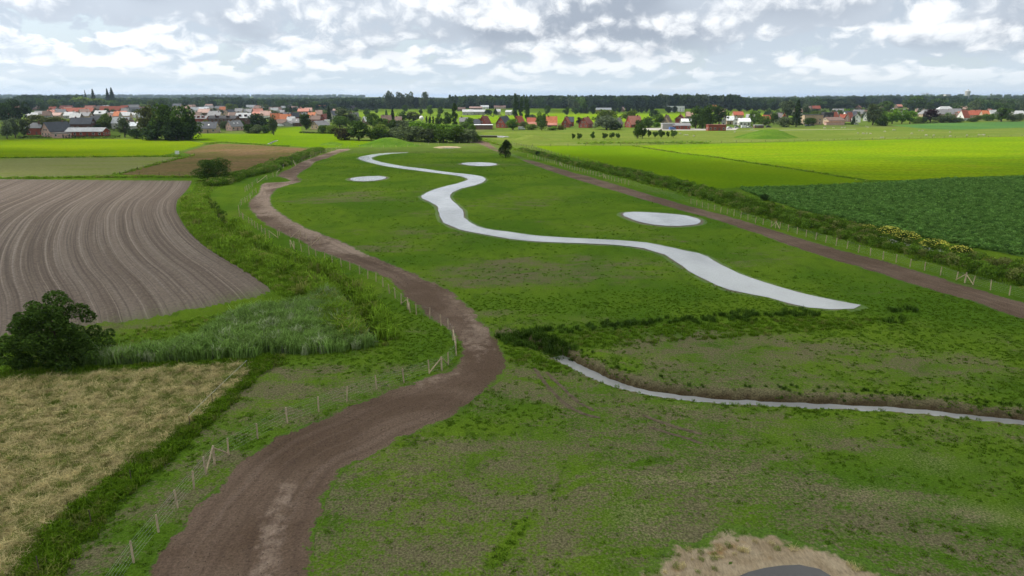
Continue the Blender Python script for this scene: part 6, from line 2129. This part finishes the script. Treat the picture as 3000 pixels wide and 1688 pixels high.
    (1900, 752, 972, 540, 616, 0, 'red', 'maroon', 'red brick pavilion with a row of white windows', dict(kind='flat', name='pavilion', cat='building', d=7)),
    (1900, 930, 1002, 438, N, 70, 'grey', 'grey', 'grey house right of the big dark trio', dict(h=7.5)),
    (1900, 992, 1085, 433, N, 0, 'tan', 'white', 'white-roofed barn left of the white house', dict(h=7, name='barn', cat='barn', chimney=0)),
    (1900, 1068, 1165, 428, 545, 72, 'white', 'slate', 'tall white house with dark roof and pointed gable', dict(e=.45)),
    (1900, 1140, 1282, 460, 548, 0, 'white', 'white', 'white wing of the white house', dict(e=.55)),
    (1900, 1240, 1355, 410, N, -15, 'concrete', 'lightgrey', 'light metal roof behind the white house', dict(h=7.5, name='barn', cat='barn', chimney=0)),
    (1900, 1468, 1540, 420, N, 0, 'tan', 'red', 'small red roof behind garden trees right of the white house', dict(h=7.5)),
    (1900, 1520, 1590, 398, N, 70, 'tan', 'pinkish', 'tan gable right of the small red roof', dict(h=8.5)),
    (1900, 1690, 1775, 398, N, 70, 'orange' if False else 'red', 'orange', 'orange gable left of the tallest dark conifer', dict(h=8.5)),
    (1900, 1955, 2188, 413, 540, 0, 'tan', 'dark', 'modern tan house with dark flat upper storey', dict(kind='flat', d=10)),
    (1900, 2215, 2335, 383, N, 0, 'black', 'slate', 'dark house behind the modern flat-roofed house', dict(h=8.5, kind='flat')),
    (1900, 2298, 2438, 382, N, 35, 'brown', 'red', 'red roofed house right of the dark house', dict(h=8.5, e=.35)),
    (1900, 2425, 2525, 408, N, 0, 'brown', 'red', 'lower red roof between two red roofed houses', dict(h=7)),
    (1900, 2232, 2492, 448, 530, 12, 'tan', 'brown', 'tan bungalow with wide low gable', dict(e=.5)),
    (1900, 2236, 2462, 505, 545, 0, 'pink', 'coral', 'long pinkish carport at the edge of the right pasture', dict(kind='flat', name='carport', cat='carport', d=5, win=False, door=False)),
    (1900, 1335, 1448, 542, 582, 0, 'brown', 'lightgrey', 'brown shed at the edge of the pasture below the white house', dict(kind='flat', name='shed', cat='shed', d=4)),
    # right village
    (2400, 352, 482, 387, N, 40, 'brown', 'red', 'tall red roof left of the white gable, right village', dict(h=9, e=.35)),
    (2400, 448, 572, 398, N, 72, 'white', 'dark', 'white gable house with black roof in the right village', dict(h=8.5)),
    (2400, 455, 582, 352, N, 0, 'tan', 'grey', 'grey roof above the white gable, right village', dict(h=9)),
    (2400, 560, 640, 355, N, 30, 'tan', 'pinkish', 'pinkish roof left of the tall grey-green tree', dict(h=8.5)),
    (2400, 1305, 1760, 350, N, 8, 'tan', 'grey', 'widest grey roof behind the copper beech', dict(h=8.5, e=.35, kind='hip')),
    (2400, 1518, 1702, 308, N, 0, 'tan', 'lightgrey', 'light hipped roof above the widest grey roof', dict(h=9.5, kind='hip')),
    (2400, 1660, 1830, 340, N, 10, 'tan', 'grey', 'grey roof joining the white-walled red house', dict(h=8.5)),
    (2400, 1768, 1932, 358, 490, 30, 'white', 'red', 'white-walled house with bright red roof and dark gable', dict(e=.32)),
    (2400, 1925, 2105, 358, N, 15, 'white', 'red', 'white-walled house with red cross gable', dict(h=8, e=.4)),
    (2400, 2115, 2292, 342, N, 40, 'white', 'red', 'big red gable left of the large tree at the right edge', dict(h=9, e=.35)),
    (2400, 2390, 2480, 350, N, 50, 'brown', 'red', 'red gable right of the large tree at the right edge', dict(h=8.5)),
    (2400, 2460, 2600, 365, N, 0, 'white', 'lightgrey', 'pale grey roof at the right picture edge', dict(h=8)),
    (2400, 1648, 1752, 283, N, 65, 'brown', 'lightgrey', 'brown gable on the rear row of the right village', dict(h=10)),
    (2400, 1738, 1822, 315, N, 0, 'white', 'white', 'white flat roof on the rear row of the right village', dict(h=7.5, kind='flat')),
    (2400, 1808, 1972, 308, N, 0, 'tan', 'pinkish', 'pinkish roof on the rear row of the right village', dict(h=8.5)),
    (2400, 2200, 2455, 278, N, 12, 'tan', 'lightgrey', 'large pale roof with solar panels in the right village', dict(h=10.5, solar=1, chimney=0)),
    (2400, 2455, 2600, 292, N, 30, 'tan', 'coral', 'coral roof at the right edge behind the solar roof', dict(h=10)),
    (2400, 1062, 1130, 330, N, 60, 'white', 'lightgrey', 'small white gable left of the massive dark tree', dict(h=8)),
    (2400, 978, 1075, 285, N, 20, 'brown', 'coral', 'small far red-roofed house left of the massive dark tree', dict(h=8)),
    (2400, 1352, 1465, 190, N, 0, 'tan', 'pinkish', 'tan building among trees below the water tower', dict(h=17, chimney=0)),
    (1900, 250, 455, 305, N, 0, 'white', 'white', 'white industrial hall left of the big dark trio', dict(h=9, kind='flat', name='industrial_hall', cat='hall')),
    (1400, 1490, 1680, 328, N, 0, 'tan', 'lightgrey', 'pale farm sheds right of the farm trees before the forest', dict(h=6, name='barn', cat='barn', chimney=0)),
    (1400, 1800, 1860, 318, N, 60, 'brown', 'pinkish', 'small brown roof among the avenue trees', dict(h=7.5)),
    (1900, 815, 868, 290, N, 0, 'brown', 'orange', 'small orange roof before the forest above the big dark trio', dict(h=11)),
]
for row in HOUSES:
    place(*row[:9], **row[9])

# the rear rows of the villages, roofs packed between gardens
hr = random.Random(21)
FILL = []
for lo, hi, n, side, y0, y1 in ((-30, 520, 34, 'left', 268, 405), (520, 990, 28, 'left', 268, 390), (2330, 3040, 28, 'right', 268, 390), (1990, 2330, 5, 'right', 330, 420)):
    for i in range(n):
        px_ = lo + (hi - lo) * (i + hr.uniform(.1, .9)) / n
        FILL.append((px_, hr.uniform(y0, y1), side))
FILL.sort()
cnt = {'left': 0, 'right': 0}
for px_, ty_, side in FILL:
    cnt[side] += 1
    rf = hr.choice(['coral', 'red', 'grey', 'grey', 'lightgrey', 'pinkish', 'brown', 'slate', 'orange', 'pinkish'])
    word = {'coral': 'salmon', 'lightgrey': 'light grey', 'slate': 'slate', 'pinkish': 'pinkish'}.get(rf, rf)
    wd = hr.uniform(70, 130) * (1.15 if ty_ > 330 else .85)
    cx_ = (px_) / .2329
    place(0, cx_ - wd / 2, cx_ + wd / 2, ty_, None, hr.choice([0, 0, 0, 12, -15, 60, 75]), hr.choice(['tan', 'pink', 'white', 'brown', 'grey']), rf,
          'small %s roof packed among the gardens of the %s village, %s from the left' % (word, side, nth(cnt[side])), h=hr.uniform(7, 9.5), e=hr.uniform(.4, .55), group='packed village roofs')

# white gas tank and garden things
X, Y = ground_at(*CH(900, [(1440, 530)])[0])
root = empty('gas_tank', (X, Y, 0), 0, 'white ball-shaped tank shining among the cypresses', 'tank')
bm = bmesh.new(); bmesh.ops.create_uvsphere(bm, u_segments=20, v_segments=12, radius=2.1)
me = bpy.data.meshes.new('tank'); bm.to_mesh(me); bm.free(); me.materials.append(M['w_white']); me.polygons.foreach_set('use_smooth', [True] * len(me.polygons))
o = add('tank', me, root); o.location = (0, 0, 5.2)
for a in range(4):
    MB().tube((1.5 * math.cos(a * 1.571), 1.5 * math.sin(a * 1.571), 0), (1.2 * math.cos(a * 1.571), 1.2 * math.sin(a * 1.571), 4), .12, .12, 6).build('leg', M['wire'], root)

# ------------------------------------------------------------------ vehicles
M['tyre'] = simple('tyre_rubber', (0.02, 0.02, 0.02), 0.9, 0.1, 0.1)


def vehicle(px, py, yaw, kind, paint, label, name='parked_car', cat='car'):
    X, Y = ground_at(px, py)
    root = empty(name, (X, Y, 0), yaw, label, cat)
    van = kind == 'van'
    L, Wd = (5.4, 2.0) if van else (4.3, 1.8)
    prof = [(-L / 2, .35), (L / 2, .35), (L / 2, 1.0), (L / 2 - .9, 1.15), (L / 2 - 1.5, 2.2), (-L / 2 + .05, 2.25), (-L / 2, 1.2)] if van else \
           [(-L / 2, .35), (L / 2, .35), (L / 2, .75), (L / 2 - 1.1, .92), (L / 2 - 1.8, 1.45), (-L / 2 + .7, 1.48), (-L / 2 + .05, .98)]
    n = len(prof)
    v = [(x, -Wd / 2, z) for x, z in prof] + [(x, Wd / 2, z) for x, z in prof]
    f = [tuple(range(n)), tuple(range(2 * n - 1, n - 1, -1))] + [(i, n + i, n + (i + 1) % n, (i + 1) % n) for i in range(n)]
    m = simple('paint_' + label[:12].replace(' ', '_'), paint, 0.3, 0.5, 0.04)
    b = add('body', mesh_from('body', v, f, [m]), root)
    zt = 1.9 if van else 1.38
    for s in (-1, 1):
        add('side_window', MB().box(-L * .28 if not van else L * .12, L * .16 if not van else L * .24, s * Wd / 2 - .02, s * Wd / 2 + .02, zt - .45, zt).mesh('side_window', M['glass']), b)
        for x in (-L * .31, L * .31):
            w = MB().tube((x, s * (Wd / 2 - .12), .33), (x, s * (Wd / 2 + .04), .33), .33, .33, 14).build('wheel', M['tyre'], root)
            MB().tube((x, s * (Wd / 2 + .04), .33), (x, s * (Wd / 2 + .055), .33), .19, .19, 10).build('rim', M['wire'], w)
        add('headlight', MB().box(L / 2, L / 2 + .03, s * Wd * .36 - .18, s * Wd * .36 + .18, .62, .78).mesh('headlight', M['frame']), root)
    return root


for (ox, x, y), yaw, kind, paint, lb, nm, ct in [
    ((500, 1378, 562), 0.1, 'van', (.75, .75, .75), 'white van parked beside the small grey shed in the village', 'parked_van', 'van'),
    ((1400, 550, 602), 0.0, 'van', (.72, .72, .72), 'white trailer-like van in the garden before the third red gable', 'parked_van', 'van'),
    ((1900, 1020, 588), 0.2, 'car', (.6, .6, .62), 'pale car right of the red brick pavilion', 'parked_car', 'car'),
    ((1900, 1115, 582), -0.1, 'car', (.25, .26, .28), 'grey car on the yard below the white house', 'parked_car', 'car'),
    ((1900, 1208, 582), 0.0, 'van', (.7, .7, .7), 'white van on the yard below the white house', 'parked_van', 'van'),
    ((1900, 1272, 580), 0.1, 'car', (.55, .56, .58), 'silver car left of the brown pasture shed', 'parked_car', 'car'),
    ((1900, 1510, 575), 0.0, 'car', (.03, .03, .035), 'black car right of the brown pasture shed', 'parked_car', 'car'),
    ((1900, 2000, 560), 0.0, 'car', (.05, .06, .09), 'dark blue car below the modern flat-roofed house', 'parked_car', 'car'),
    ((1900, 2055, 556), 0.0, 'car', (.02, .02, .02), 'black car right of the dark blue car', 'parked_car', 'car'),
    ((1900, 300, 605), 0.3, 'van', (.08, .15, .35), 'blue van at the farm sheds', 'parked_van', 'van'),
    ((2400, 465, 540), 0.0, 'car', (.65, .65, .65), 'pale car below the white gable house', 'parked_car', 'car')]:
    q = CH(ox, [(x, y)])[0]
    vehicle(q[0], q[1], yaw, kind, paint, lb, nm, ct)
# farm yard surface and path
M['yard'] = field_mat('yard_concrete', (0.30, 0.28, 0.25), (0.36, 0.34, 0.31), None, 0.1, 1.0, 0.03, speck=0.15)
sheet('yard', G(CH(1400, [(2000, 590), (2300, 575), (2700, 590), (3100, 578), (3300, 575), (3250, 600), (3350, 605), (3000, 612), (2500, 612), (2150, 610)])), 0.03, M['yard'], step=far_step, jitter=0.4, seed=120)
sheet('path', strip_poly(resample(G(CH(1900, [(1050, 617), (1400, 614), (1800, 606), (2100, 601), (2500, 598), (2750, 596)])), 8), 1.4), 0.035, M['yard'], step=far_step, jitter=0.2, seed=121)

# ------------------------------------------------------------------ animals
def skin_animal(name, joints, edges, mat):
    """one continuous body grown over a joint skeleton: joints {name: (x, y, z, radius)}"""
    me = bpy.data.meshes.new(name)
    keys = list(joints)
    me.from_pydata([joints[k][:3] for k in keys], [(keys.index(a), keys.index(b)) for a, b in edges], [])
    o = bpy.data.objects.new(name, me)
    COL.objects.link(o)
    sk = o.modifiers.new('skin', 'SKIN')
    for i, k in enumerate(keys):
        me.skin_vertices[0].data[i].radius = (joints[k][3],) * 2
        me.skin_vertices[0].data[i].use_root = (i == 0)
    o.modifiers.new('sub', 'SUBSURF').levels = 1
    dg = bpy.context.evaluated_depsgraph_get()
    out = bpy.data.meshes.new_from_object(o.evaluated_get(dg))
    bpy.data.objects.remove(o)
    out.materials.clear()
    out.materials.append(mat)
    return out


M['wool'] = simple('wool', (0.46, 0.43, 0.36), 0.95, 0.1, 0.15, 4)
M['hide'] = simple('cow_hide', (0.05, 0.04, 0.035), 0.8, 0.2, 0.3, 2)
Jq = {'rump': (-.42, 0, .72, .22), 'mid': (0, 0, .72, .26), 'chest': (.38, 0, .70, .23), 'neck': (.58, 0, .62, .13), 'head': (.72, 0, .42, .10), 'muzzle': (.80, 0, .26, .07), 'tail': (-.64, 0, .62, .04),
      'tail2': (-.68, 0, .42, .03), 'earl': (.66, .13, .52, .03), 'earr': (.66, -.13, .52, .03)}
Eq = [('rump', 'mid'), ('mid', 'chest'), ('chest', 'neck'), ('neck', 'head'), ('head', 'muzzle'), ('rump', 'tail'), ('tail', 'tail2'), ('head', 'earl'), ('head', 'earr')]
for sd, s in (('l', 1), ('r', -1)):
    Jq['hip' + sd] = (-.40, .13 * s, .52, .11); Jq['stifle' + sd] = (-.34, .14 * s, .40, .075); Jq['hock' + sd] = (-.48, .14 * s, .22, .045); Jq['hoof' + sd] = (-.45, .14 * s, .02, .04)
    Jq['sho' + sd] = (.36, .13 * s, .50, .10); Jq['knee' + sd] = (.37, .13 * s, .26, .05); Jq['fhoof' + sd] = (.36, .13 * s, .02, .04)
    Eq += [('rump', 'hip' + sd), ('hip' + sd, 'stifle' + sd), ('stifle' + sd, 'hock' + sd), ('hock' + sd, 'hoof' + sd), ('chest', 'sho' + sd), ('sho' + sd, 'knee' + sd), ('knee' + sd, 'fhoof' + sd)]
sheep_me = skin_animal('sheep', Jq, Eq, M['wool'])
cow_me = skin_animal('cow', Jq, Eq, M['hide'])
ar = random.Random(9)
SHEEP = [(2400, 60, 588), (2400, 178, 586), (2400, 285, 584), (2400, 325, 584), (2400, 585, 566), (2400, 610, 580), (2400, 825, 634), (2400, 930, 614), (2400, 950, 614), (2400, 487, 654), (2400, 545, 658), (2400, 560, 660), (2400, 598, 660), (2400, 645, 662),
                 (2400, 775, 712), (2400, 803, 712), (2400, 1160, 658), (2400, 1258, 622), (2400, 1298, 622), (2400, 1340, 680), (2400, 1350, 682), (2400, 1442, 682), (2400, 1645, 642), (2400, 1648, 692), (2400, 1858, 682), (2400, 2010, 676), (2400, 2055, 676), (2400, 2075, 677),
                 (1900, 400, 660), (1900, 455, 678), (1900, 487, 680), (1900, 572, 690), (1900, 1085, 640), (1900, 1315, 605), (1900, 1290, 608), (1900, 2220, 590)]
SHEEP.sort(key=lambda q: CH(q[0], [(q[1], 0)])[0][0])
for k, (ox, x, y) in enumerate(SHEEP):
    X, Y = ground_at(*CH(ox, [(x, y)])[0])
    o = add('sheep', sheep_me, None, 'white sheep grazing on the pasture before the right village, %s from the left' % nth(k + 1), 'sheep', 'sheep on the right-hand pasture')
    o.location = (X, Y, 0); o.rotation_euler = (0, 0, ar.choice([0, math.pi]) + ar.uniform(-.5, .5)); o.scale = (1.05,) * 3
for k, (x, y) in enumerate(sorted([(140, 440), (165, 432), (185, 445), (200, 436), (235, 428), (262, 440), (300, 432), (330, 436), (352, 440), (395, 430), (355, 418), (990, 445), (280, 424)])):
    X, Y = ground_at(*CH(1400, [(x, y)])[0])
    o = add('cow', cow_me, None, 'dark cow in the meadow behind the red gable row, %s from the left' % nth(k + 1), 'cow', 'cattle behind the red gable row')
    o.location = (X, Y, 0); o.rotation_euler = (0, 0, ar.uniform(0, 6.28)); o.scale = (1.9,) * 3

# ------------------------------------------------------------------ masts, lamps, tower on the skyline
M['steel'] = simple('mast_steel', (0.42, 0.43, 0.44), 0.6, 0.4, 0.05)
def skyline_lamp(px, pyb, pyt, label, group):
    X, Y = ground_at(px, pyb)
    h = height_at(Y, pyt)
    root = empty('light_mast', (X, Y, 0), 0, label, 'light mast', group)
    MB().tube((0, 0, 0), (0, 0, h), .34, .2, 8).build('pole', M['steel'], root)
    MB().box(-1.6, 1.6, -.25, .25, h - .3, h).build('crossarm', M['steel'], root)


for k, (ox, x, yt) in enumerate([(1400, 848, 240), (1400, 1595, 265), (1400, 1638, 232), (1400, 1755, 275), (1400, 1800, 278), (1400, 2055, 228), (1400, 2207, 262), (1400, 2350, 258), (1400, 2412, 245), (1400, 2455, 245), (1400, 2495, 228), (1900, 60, 258), (1900, 205, 260), (1900, 267, 252), (1900, 313, 245), (1900, 348, 232), (1900, 405, 248), (1900, 427, 250),
                  (1900, 487, 240), (1900, 520, 232), (1900, 622, 232), (1900, 688, 240), (1900, 708, 250), (1900, 805, 225), (1900, 998, 245), (1900, 1175, 255), (1900, 1290, 225), (1900, 1358, 260), (1900, 1550, 258), (2400, 197, 200), (2400, 785, 190)]):
    (px, pt), (_, pb) = CH(ox, [(x, yt), (x, 318)])
    skyline_lamp(px, pb, pt, 'thin grey lighting mast before the forest, %s from the left' % nth(k + 1), 'motorway masts before the forest')
X, Y = ground_at(905, 303)
hm = height_at(Y, 268)
root = empty('radio_mast', (X, Y, 0), 0, 'thin tall radio mast rising above the left skyline', 'mast')
for i in range(3):
    a = i * 2.094
    MB().tube((.9 * math.cos(a), .9 * math.sin(a), 0), (.35 * math.cos(a), .35 * math.sin(a), hm * .92), .2, .16, 6).build('leg', M['steel'], root)
MB().tube((0, 0, hm * .9), (0, 0, hm), .22, .12, 6).build('antenna', M['steel'], root)
for k in range(12):
    z = hm * .92 * (k + .5) / 12
    r0 = .9 - .55 * (k + .5) / 12
    b = MB()
    for i in range(3):
        a, c = i * 2.094, (i + 1) * 2.094
        b.tube((r0 * math.cos(a), r0 * math.sin(a), z), (r0 * math.cos(c), r0 * math.sin(c), z + 1.5), .07, .07, 4)
    b.build('lattice', M['steel'], root)
# water tower
TY = 3000.0
v_ = TY
def up_at(py, Y): return height_at(Y, py)
X = (2736 - 1500) / FPX * (TY / cp)
z0, z1, z2 = up_at(283, TY), up_at(267, TY), up_at(261, TY)
m3 = TY / cp / FPX
root = empty('water_tower', (X, TY, 0), 0, 'grey concrete water tower standing above the trees on the right skyline', 'water tower')
MB().tube((0, 0, 0), (0, 0, z0 + 6), 5 * m3, 5 * m3, 20).build('shaft', M['w_concrete'], root)
MB().tube((0, 0, z0), (0, 0, z1), 5.6 * m3, 6.8 * m3, 24).build('tank', M['w_concrete'], root)
MB().tube((0, 0, z1), (0, 0, z1 + 2 * m3), 6.8 * m3, 2.2 * m3, 24).build('roof', M['w_concrete'], root)
MB().tube((0, 0, z1 + 2 * m3), (0, 0, z2), 1.3 * m3, 1.0 * m3, 12).build('lantern', M['w_concrete'], root)
# construction crane far behind
X = (2625 - 1500) / FPX * (2600 / cp)
hc = height_at(2600, 272)
root = empty('tower_crane', (X, 2600, 0), .2, 'distant tower crane left of the water tower', 'crane')
MB().tube((0, 0, 0), (0, 0, hc), .9, .9, 4).build('mast', M['steel'], root)
MB().tube((-26, 0, hc - 2), (8, 0, hc - 2), .55, .45, 4).build('jib', M['steel'], root)
MB().box(5, 8, -1, 1, hc - 4.5, hc - 2).build('counterweight', M['w_concrete'], root)
X = (2682 - 1500) / FPX * (2800 / cp)
root = empty('apartment_block', (X, 2800, 0), 0, 'pale flat-topped block just left of the water tower', 'building')
hb = height_at(2800, 277)
MB().box(-10, 10, -8, 8, 0, hb).build('wall', M['w_concrete'], root)
MB().box(-10.4, 10.4, -8.4, 8.4, hb, hb + .6).build('roof', M['w_grey'], root)
for k in range(5):
    for j in range(2):
        MB().box(-8.5 + k * 3.8, -6.7 + k * 3.8, -8.05, -8.0, hb - 4 - j * 4, hb - 2 - j * 4).build('window', M['glass'], root)

# ------------------------------------------------------------------ distant woods that read as one mass
def far_tree(name, kind, tint, seed, n=420, leaf=0.07):
    r = np.random.default_rng(seed)
    P, D = crown_points(kind, n, r)
    P[:, 2] = np.clip((P[:, 2] - 0.15) / 0.85, 0.02, 1.05)
    m = FAR[tint]
    return bpy.data.objects.new(name, leaf_mesh(name, m, P, leaf, r, D))


FAR = {k: leaf_mat('wood_leaf_' + k, tuple(x * .75 for x in TINT[k]), tuple(x * 1.25 for x in TINT[k])) for k in ('dark', 'deep', 'mid', 'blue', 'greygreen')}
WOODS = src_collection('wood_trees', [far_tree('wood_tree', 'round', 'dark', 1), far_tree('wood_tree', 'tall', 'mid', 2), far_tree('wood_tree', 'round', 'blue', 3), far_tree('wood_tree', 'tall', 'deep', 4), far_tree('wood_tree', 'round', 'greygreen', 5), far_tree('wood_tree', 'round', 'deep', 6)])
PINES = src_collection('pine_trees', [far_tree('pine_tree', 'conifer', 'deep', 7, 300), far_tree('pine_tree', 'conifer', 'blue', 8, 300), far_tree('pine_tree', 'tall', 'deep', 9)])


def ridge(x, y):
    """the land swells gently on the far left and right horizons"""
    return 26 * np.exp(-((y - 6500) / 1600) ** 2) * sstep(600, -1800, x) + 14 * np.exp(-((y - 3300) / 700) ** 2) * sstep(900, 1900, x)


def hills():
    xs = np.linspace(-9000, 7000, 90); ys = np.linspace(1800, 10500, 70)
    Xg, Yg = np.meshgrid(xs, ys)
    z = ridge(Xg, Yg) - 0.6
    nx = len(xs)
    i = np.arange((nx - 1) * (len(ys) - 1)); a = (i // (nx - 1)) * nx + i % (nx - 1)
    me = mesh_from('hills', np.stack([Xg.ravel(), Yg.ravel(), z.ravel()], 1), np.stack([a, a + 1, a + nx + 1, a + nx], 1), [M['land']], True)
    add('hills', me, kind='structure')


hills()


def belt(px0, px1, y0, y1, n, h0, h1, seed):
    """trees spread over a strip of country between two distances (metres), seen between two columns"""
    r = np.random.default_rng(seed)
    Y = r.uniform(y0, y1, n)
    u = (r.uniform(px0, px1, n) - 1500) / FPX
    X = u * Y / cp
    return np.column_stack([X, Y, ridge(X, Y) - 0.8]), r.uniform(h0, h1, n)


def wood(name, parts, coll, ns, label, seed):
    P = np.concatenate([p for p, _ in parts]); S = np.concatenate([s for _, s in parts])
    scatter(name, P, rnd(len(P), 0, 6.28, seed), S, coll, label, 'woodland', ns, seed=seed)


wood('forest', [belt(1340, 2140, 1490, 1640, 900, 19, 27, 1), belt(1900, 2110, 1480, 1560, 160, 24, 31, 5)], WOODS, 6, 'dark forest wall behind the far meadows', 1)
wood('pine_forest', [belt(1330, 1960, 1600, 1800, 420, 22, 29, 2)], PINES, 3, 'pine tops showing along the back of the dark forest', 2)
wood('left_woods', [belt(-200, 1010, 1500, 2300, 950, 12, 20, 3), belt(-200, 1250, 2300, 3800, 1100, 15, 23, 4), belt(150, 330, 1900, 2200, 90, 24, 32, 6), belt(-400, 1100, 4500, 7500, 1500, 16, 26, 7), belt(600, 760, 1900, 2300, 80, 20, 27, 16)], WOODS, 6,
     'blue-grey treelines filling the left horizon', 3)
wood('mid_woods', [belt(1000, 1360, 1450, 1900, 420, 13, 22, 8), belt(1000, 1340, 2000, 2600, 200, 18, 25, 9)], WOODS, 6, 'woods behind the tall field poplars', 4)
wood('right_woods', [belt(2080, 2420, 1500, 2100, 380, 14, 23, 10), belt(2400, 2720, 2350, 2800, 420, 16, 26, 11), belt(2640, 3300, 1300, 1900, 520, 15, 24, 12), belt(2700, 3300, 1000, 1250, 160, 13, 20, 13), belt(2150, 3300, 2900, 4200, 700, 16, 25, 14)], WOODS, 6,
     'treelines along the right horizon', 5)
wood('village_greenery', [belt(-150, 520, 900, 1400, 150, 4, 9, 20), belt(520, 1010, 850, 1400, 130, 4, 9, 21), belt(2250, 3200, 800, 1250, 130, 4, 9, 22), belt(2160, 2480, 900, 1000, 40, 5, 9, 23)], WOODS, 6, 'garden trees and hedges packed between the village roofs', 6)

# ------------------------------------------------------------------ air
def air():
    v, f = box_geo(-26000, 26000, -2500, 26000, -2.2, 95)
    m = bpy.data.materials.new('haze_air')
    m.use_nodes = True
    m.node_tree.nodes.clear()
    t = NT(m.node_tree)
    out = t.n('ShaderNodeOutputMaterial')
    pv = t.n('ShaderNodeVolumePrincipled')
    pv.inputs['Color'].default_value = (0.62, 0.78, 1.0, 1)
    pv.inputs['Density'].default_value = HAZE
    pv.inputs['Anisotropy'].default_value = 0.2
    t.l(pv.outputs[0], out.inputs['Volume'])
    o = add('haze', mesh_from('haze', v, f, [m]), kind='stuff')
    tag(o, 'thin blue summer haze lying over the far country', 'haze')


HAZE = 0.00006
air()

# ------------------------------------------------------------------ unseen broken cloud deck overhead, added to shade the ground
def cloud_mat():
    m, t, out = new_mat('cloud')
    a = t.attr('dens').outputs['Fac']
    d = t.n('ShaderNodeBsdfDiffuse'); d.inputs[0].default_value = (0.80, 0.80, 0.80, 1)
    tr = t.n('ShaderNodeBsdfTranslucent'); tr.inputs[0].default_value = (0.80, 0.80, 0.80, 1)
    mx = t.n('ShaderNodeMixShader'); mx.inputs[0].default_value = 0.32
    t.l(d.outputs[0], mx.inputs[1]); t.l(tr.outputs[0], mx.inputs[2])
    tp = t.n('ShaderNodeBsdfTransparent')
    m2 = t.n('ShaderNodeMixShader')
    t.l(a, m2.inputs[0]); t.l(tp.outputs[0], m2.inputs[1]); t.l(mx.outputs[0], m2.inputs[2])
    t.l(m2.outputs[0], out.inputs[0])
    return m


CLOUD_Z = 620.0


def shade_clouds():
    # cloud cover over the country, carried back along the sun's rays to the cloud base
    xs = np.arange(-2400, 2401, 26.0); ys = np.arange(-1500, 2701, 26.0)
    Xg, Yg = np.meshgrid(xs, ys)
    n = 0.5 + 0.75 * (fbm(Xg / 380 + 3.1, Yg / 260 + 9.4, 77, 4) - 0.5)
    # gaps in the cover as the sunlit ground shows them
    def sunlit(px, py, rx, ry, k):
        cx, cy = ground_at(px, py)
        return k * np.exp(-((Xg - cx) / rx) ** 2 - ((Yg - cy) / ry) ** 2)
    gap = sunlit(2330, 450, 70, 30, .40) + sunlit(1930, 428, 100, 24, .32) + sunlit(2950, 408, 130, 22, .20) - sunlit(2800, 470, 90, 40, .14) + sunlit(150, 425, 140, 40, .24) + sunlit(1550, 345, 520, 190, .27) \
        + sunlit(820, 395, 120, 60, .2) + sunlit(2400, 368, 330, 110, .16) + sunlit(350, 340, 420, 230, .18) + sunlit(2750, 335, 420, 260, .16) - sunlit(1500, 620, 150, 130, .20) - sunlit(1500, 1200, 200, 90, .2) - sunlit(2700, 620, 110, 60, .12)
    cover = np.clip((n - gap - 0.36) / 0.16, 0, 1)
    cover = cover * cover * (3 - 2 * cover)
    shift = sun_dir / sun_dir.z * CLOUD_Z
    zt = CLOUD_Z + 90 * cover * (0.6 + fbm(Xg / 90, Yg / 90, 5, 4))
    V = np.concatenate([np.stack([Xg + shift.x, Yg + shift.y, np.full(Xg.shape, CLOUD_Z)], -1).reshape(-1, 3),
                        np.stack([Xg + shift.x, Yg + shift.y, zt], -1).reshape(-1, 3)])
    dens = np.concatenate([cover.ravel(), cover.ravel()]) * CLOUD_A
    nx, ny = len(xs), len(ys)
    i = np.arange((nx - 1) * (ny - 1)); a = (i // (nx - 1)) * nx + i % (nx - 1)
    q = np.stack([a, a + 1, a + nx + 1, a + nx], 1)
    keep = cover.ravel()[q].max(1) > 0.01
    q = q[keep]
    F = np.concatenate([q[:, ::-1], q + nx * ny])
    o = add('shade_clouds', mesh_from('shade_clouds', V, F, [cloud_mat()], True, {'dens': dens}), kind='stuff')
    tag(o, 'unseen broken cloud deck overhead, shaped to shade the fields', 'cloud')


CLOUD_A = 0.62
shade_clouds()
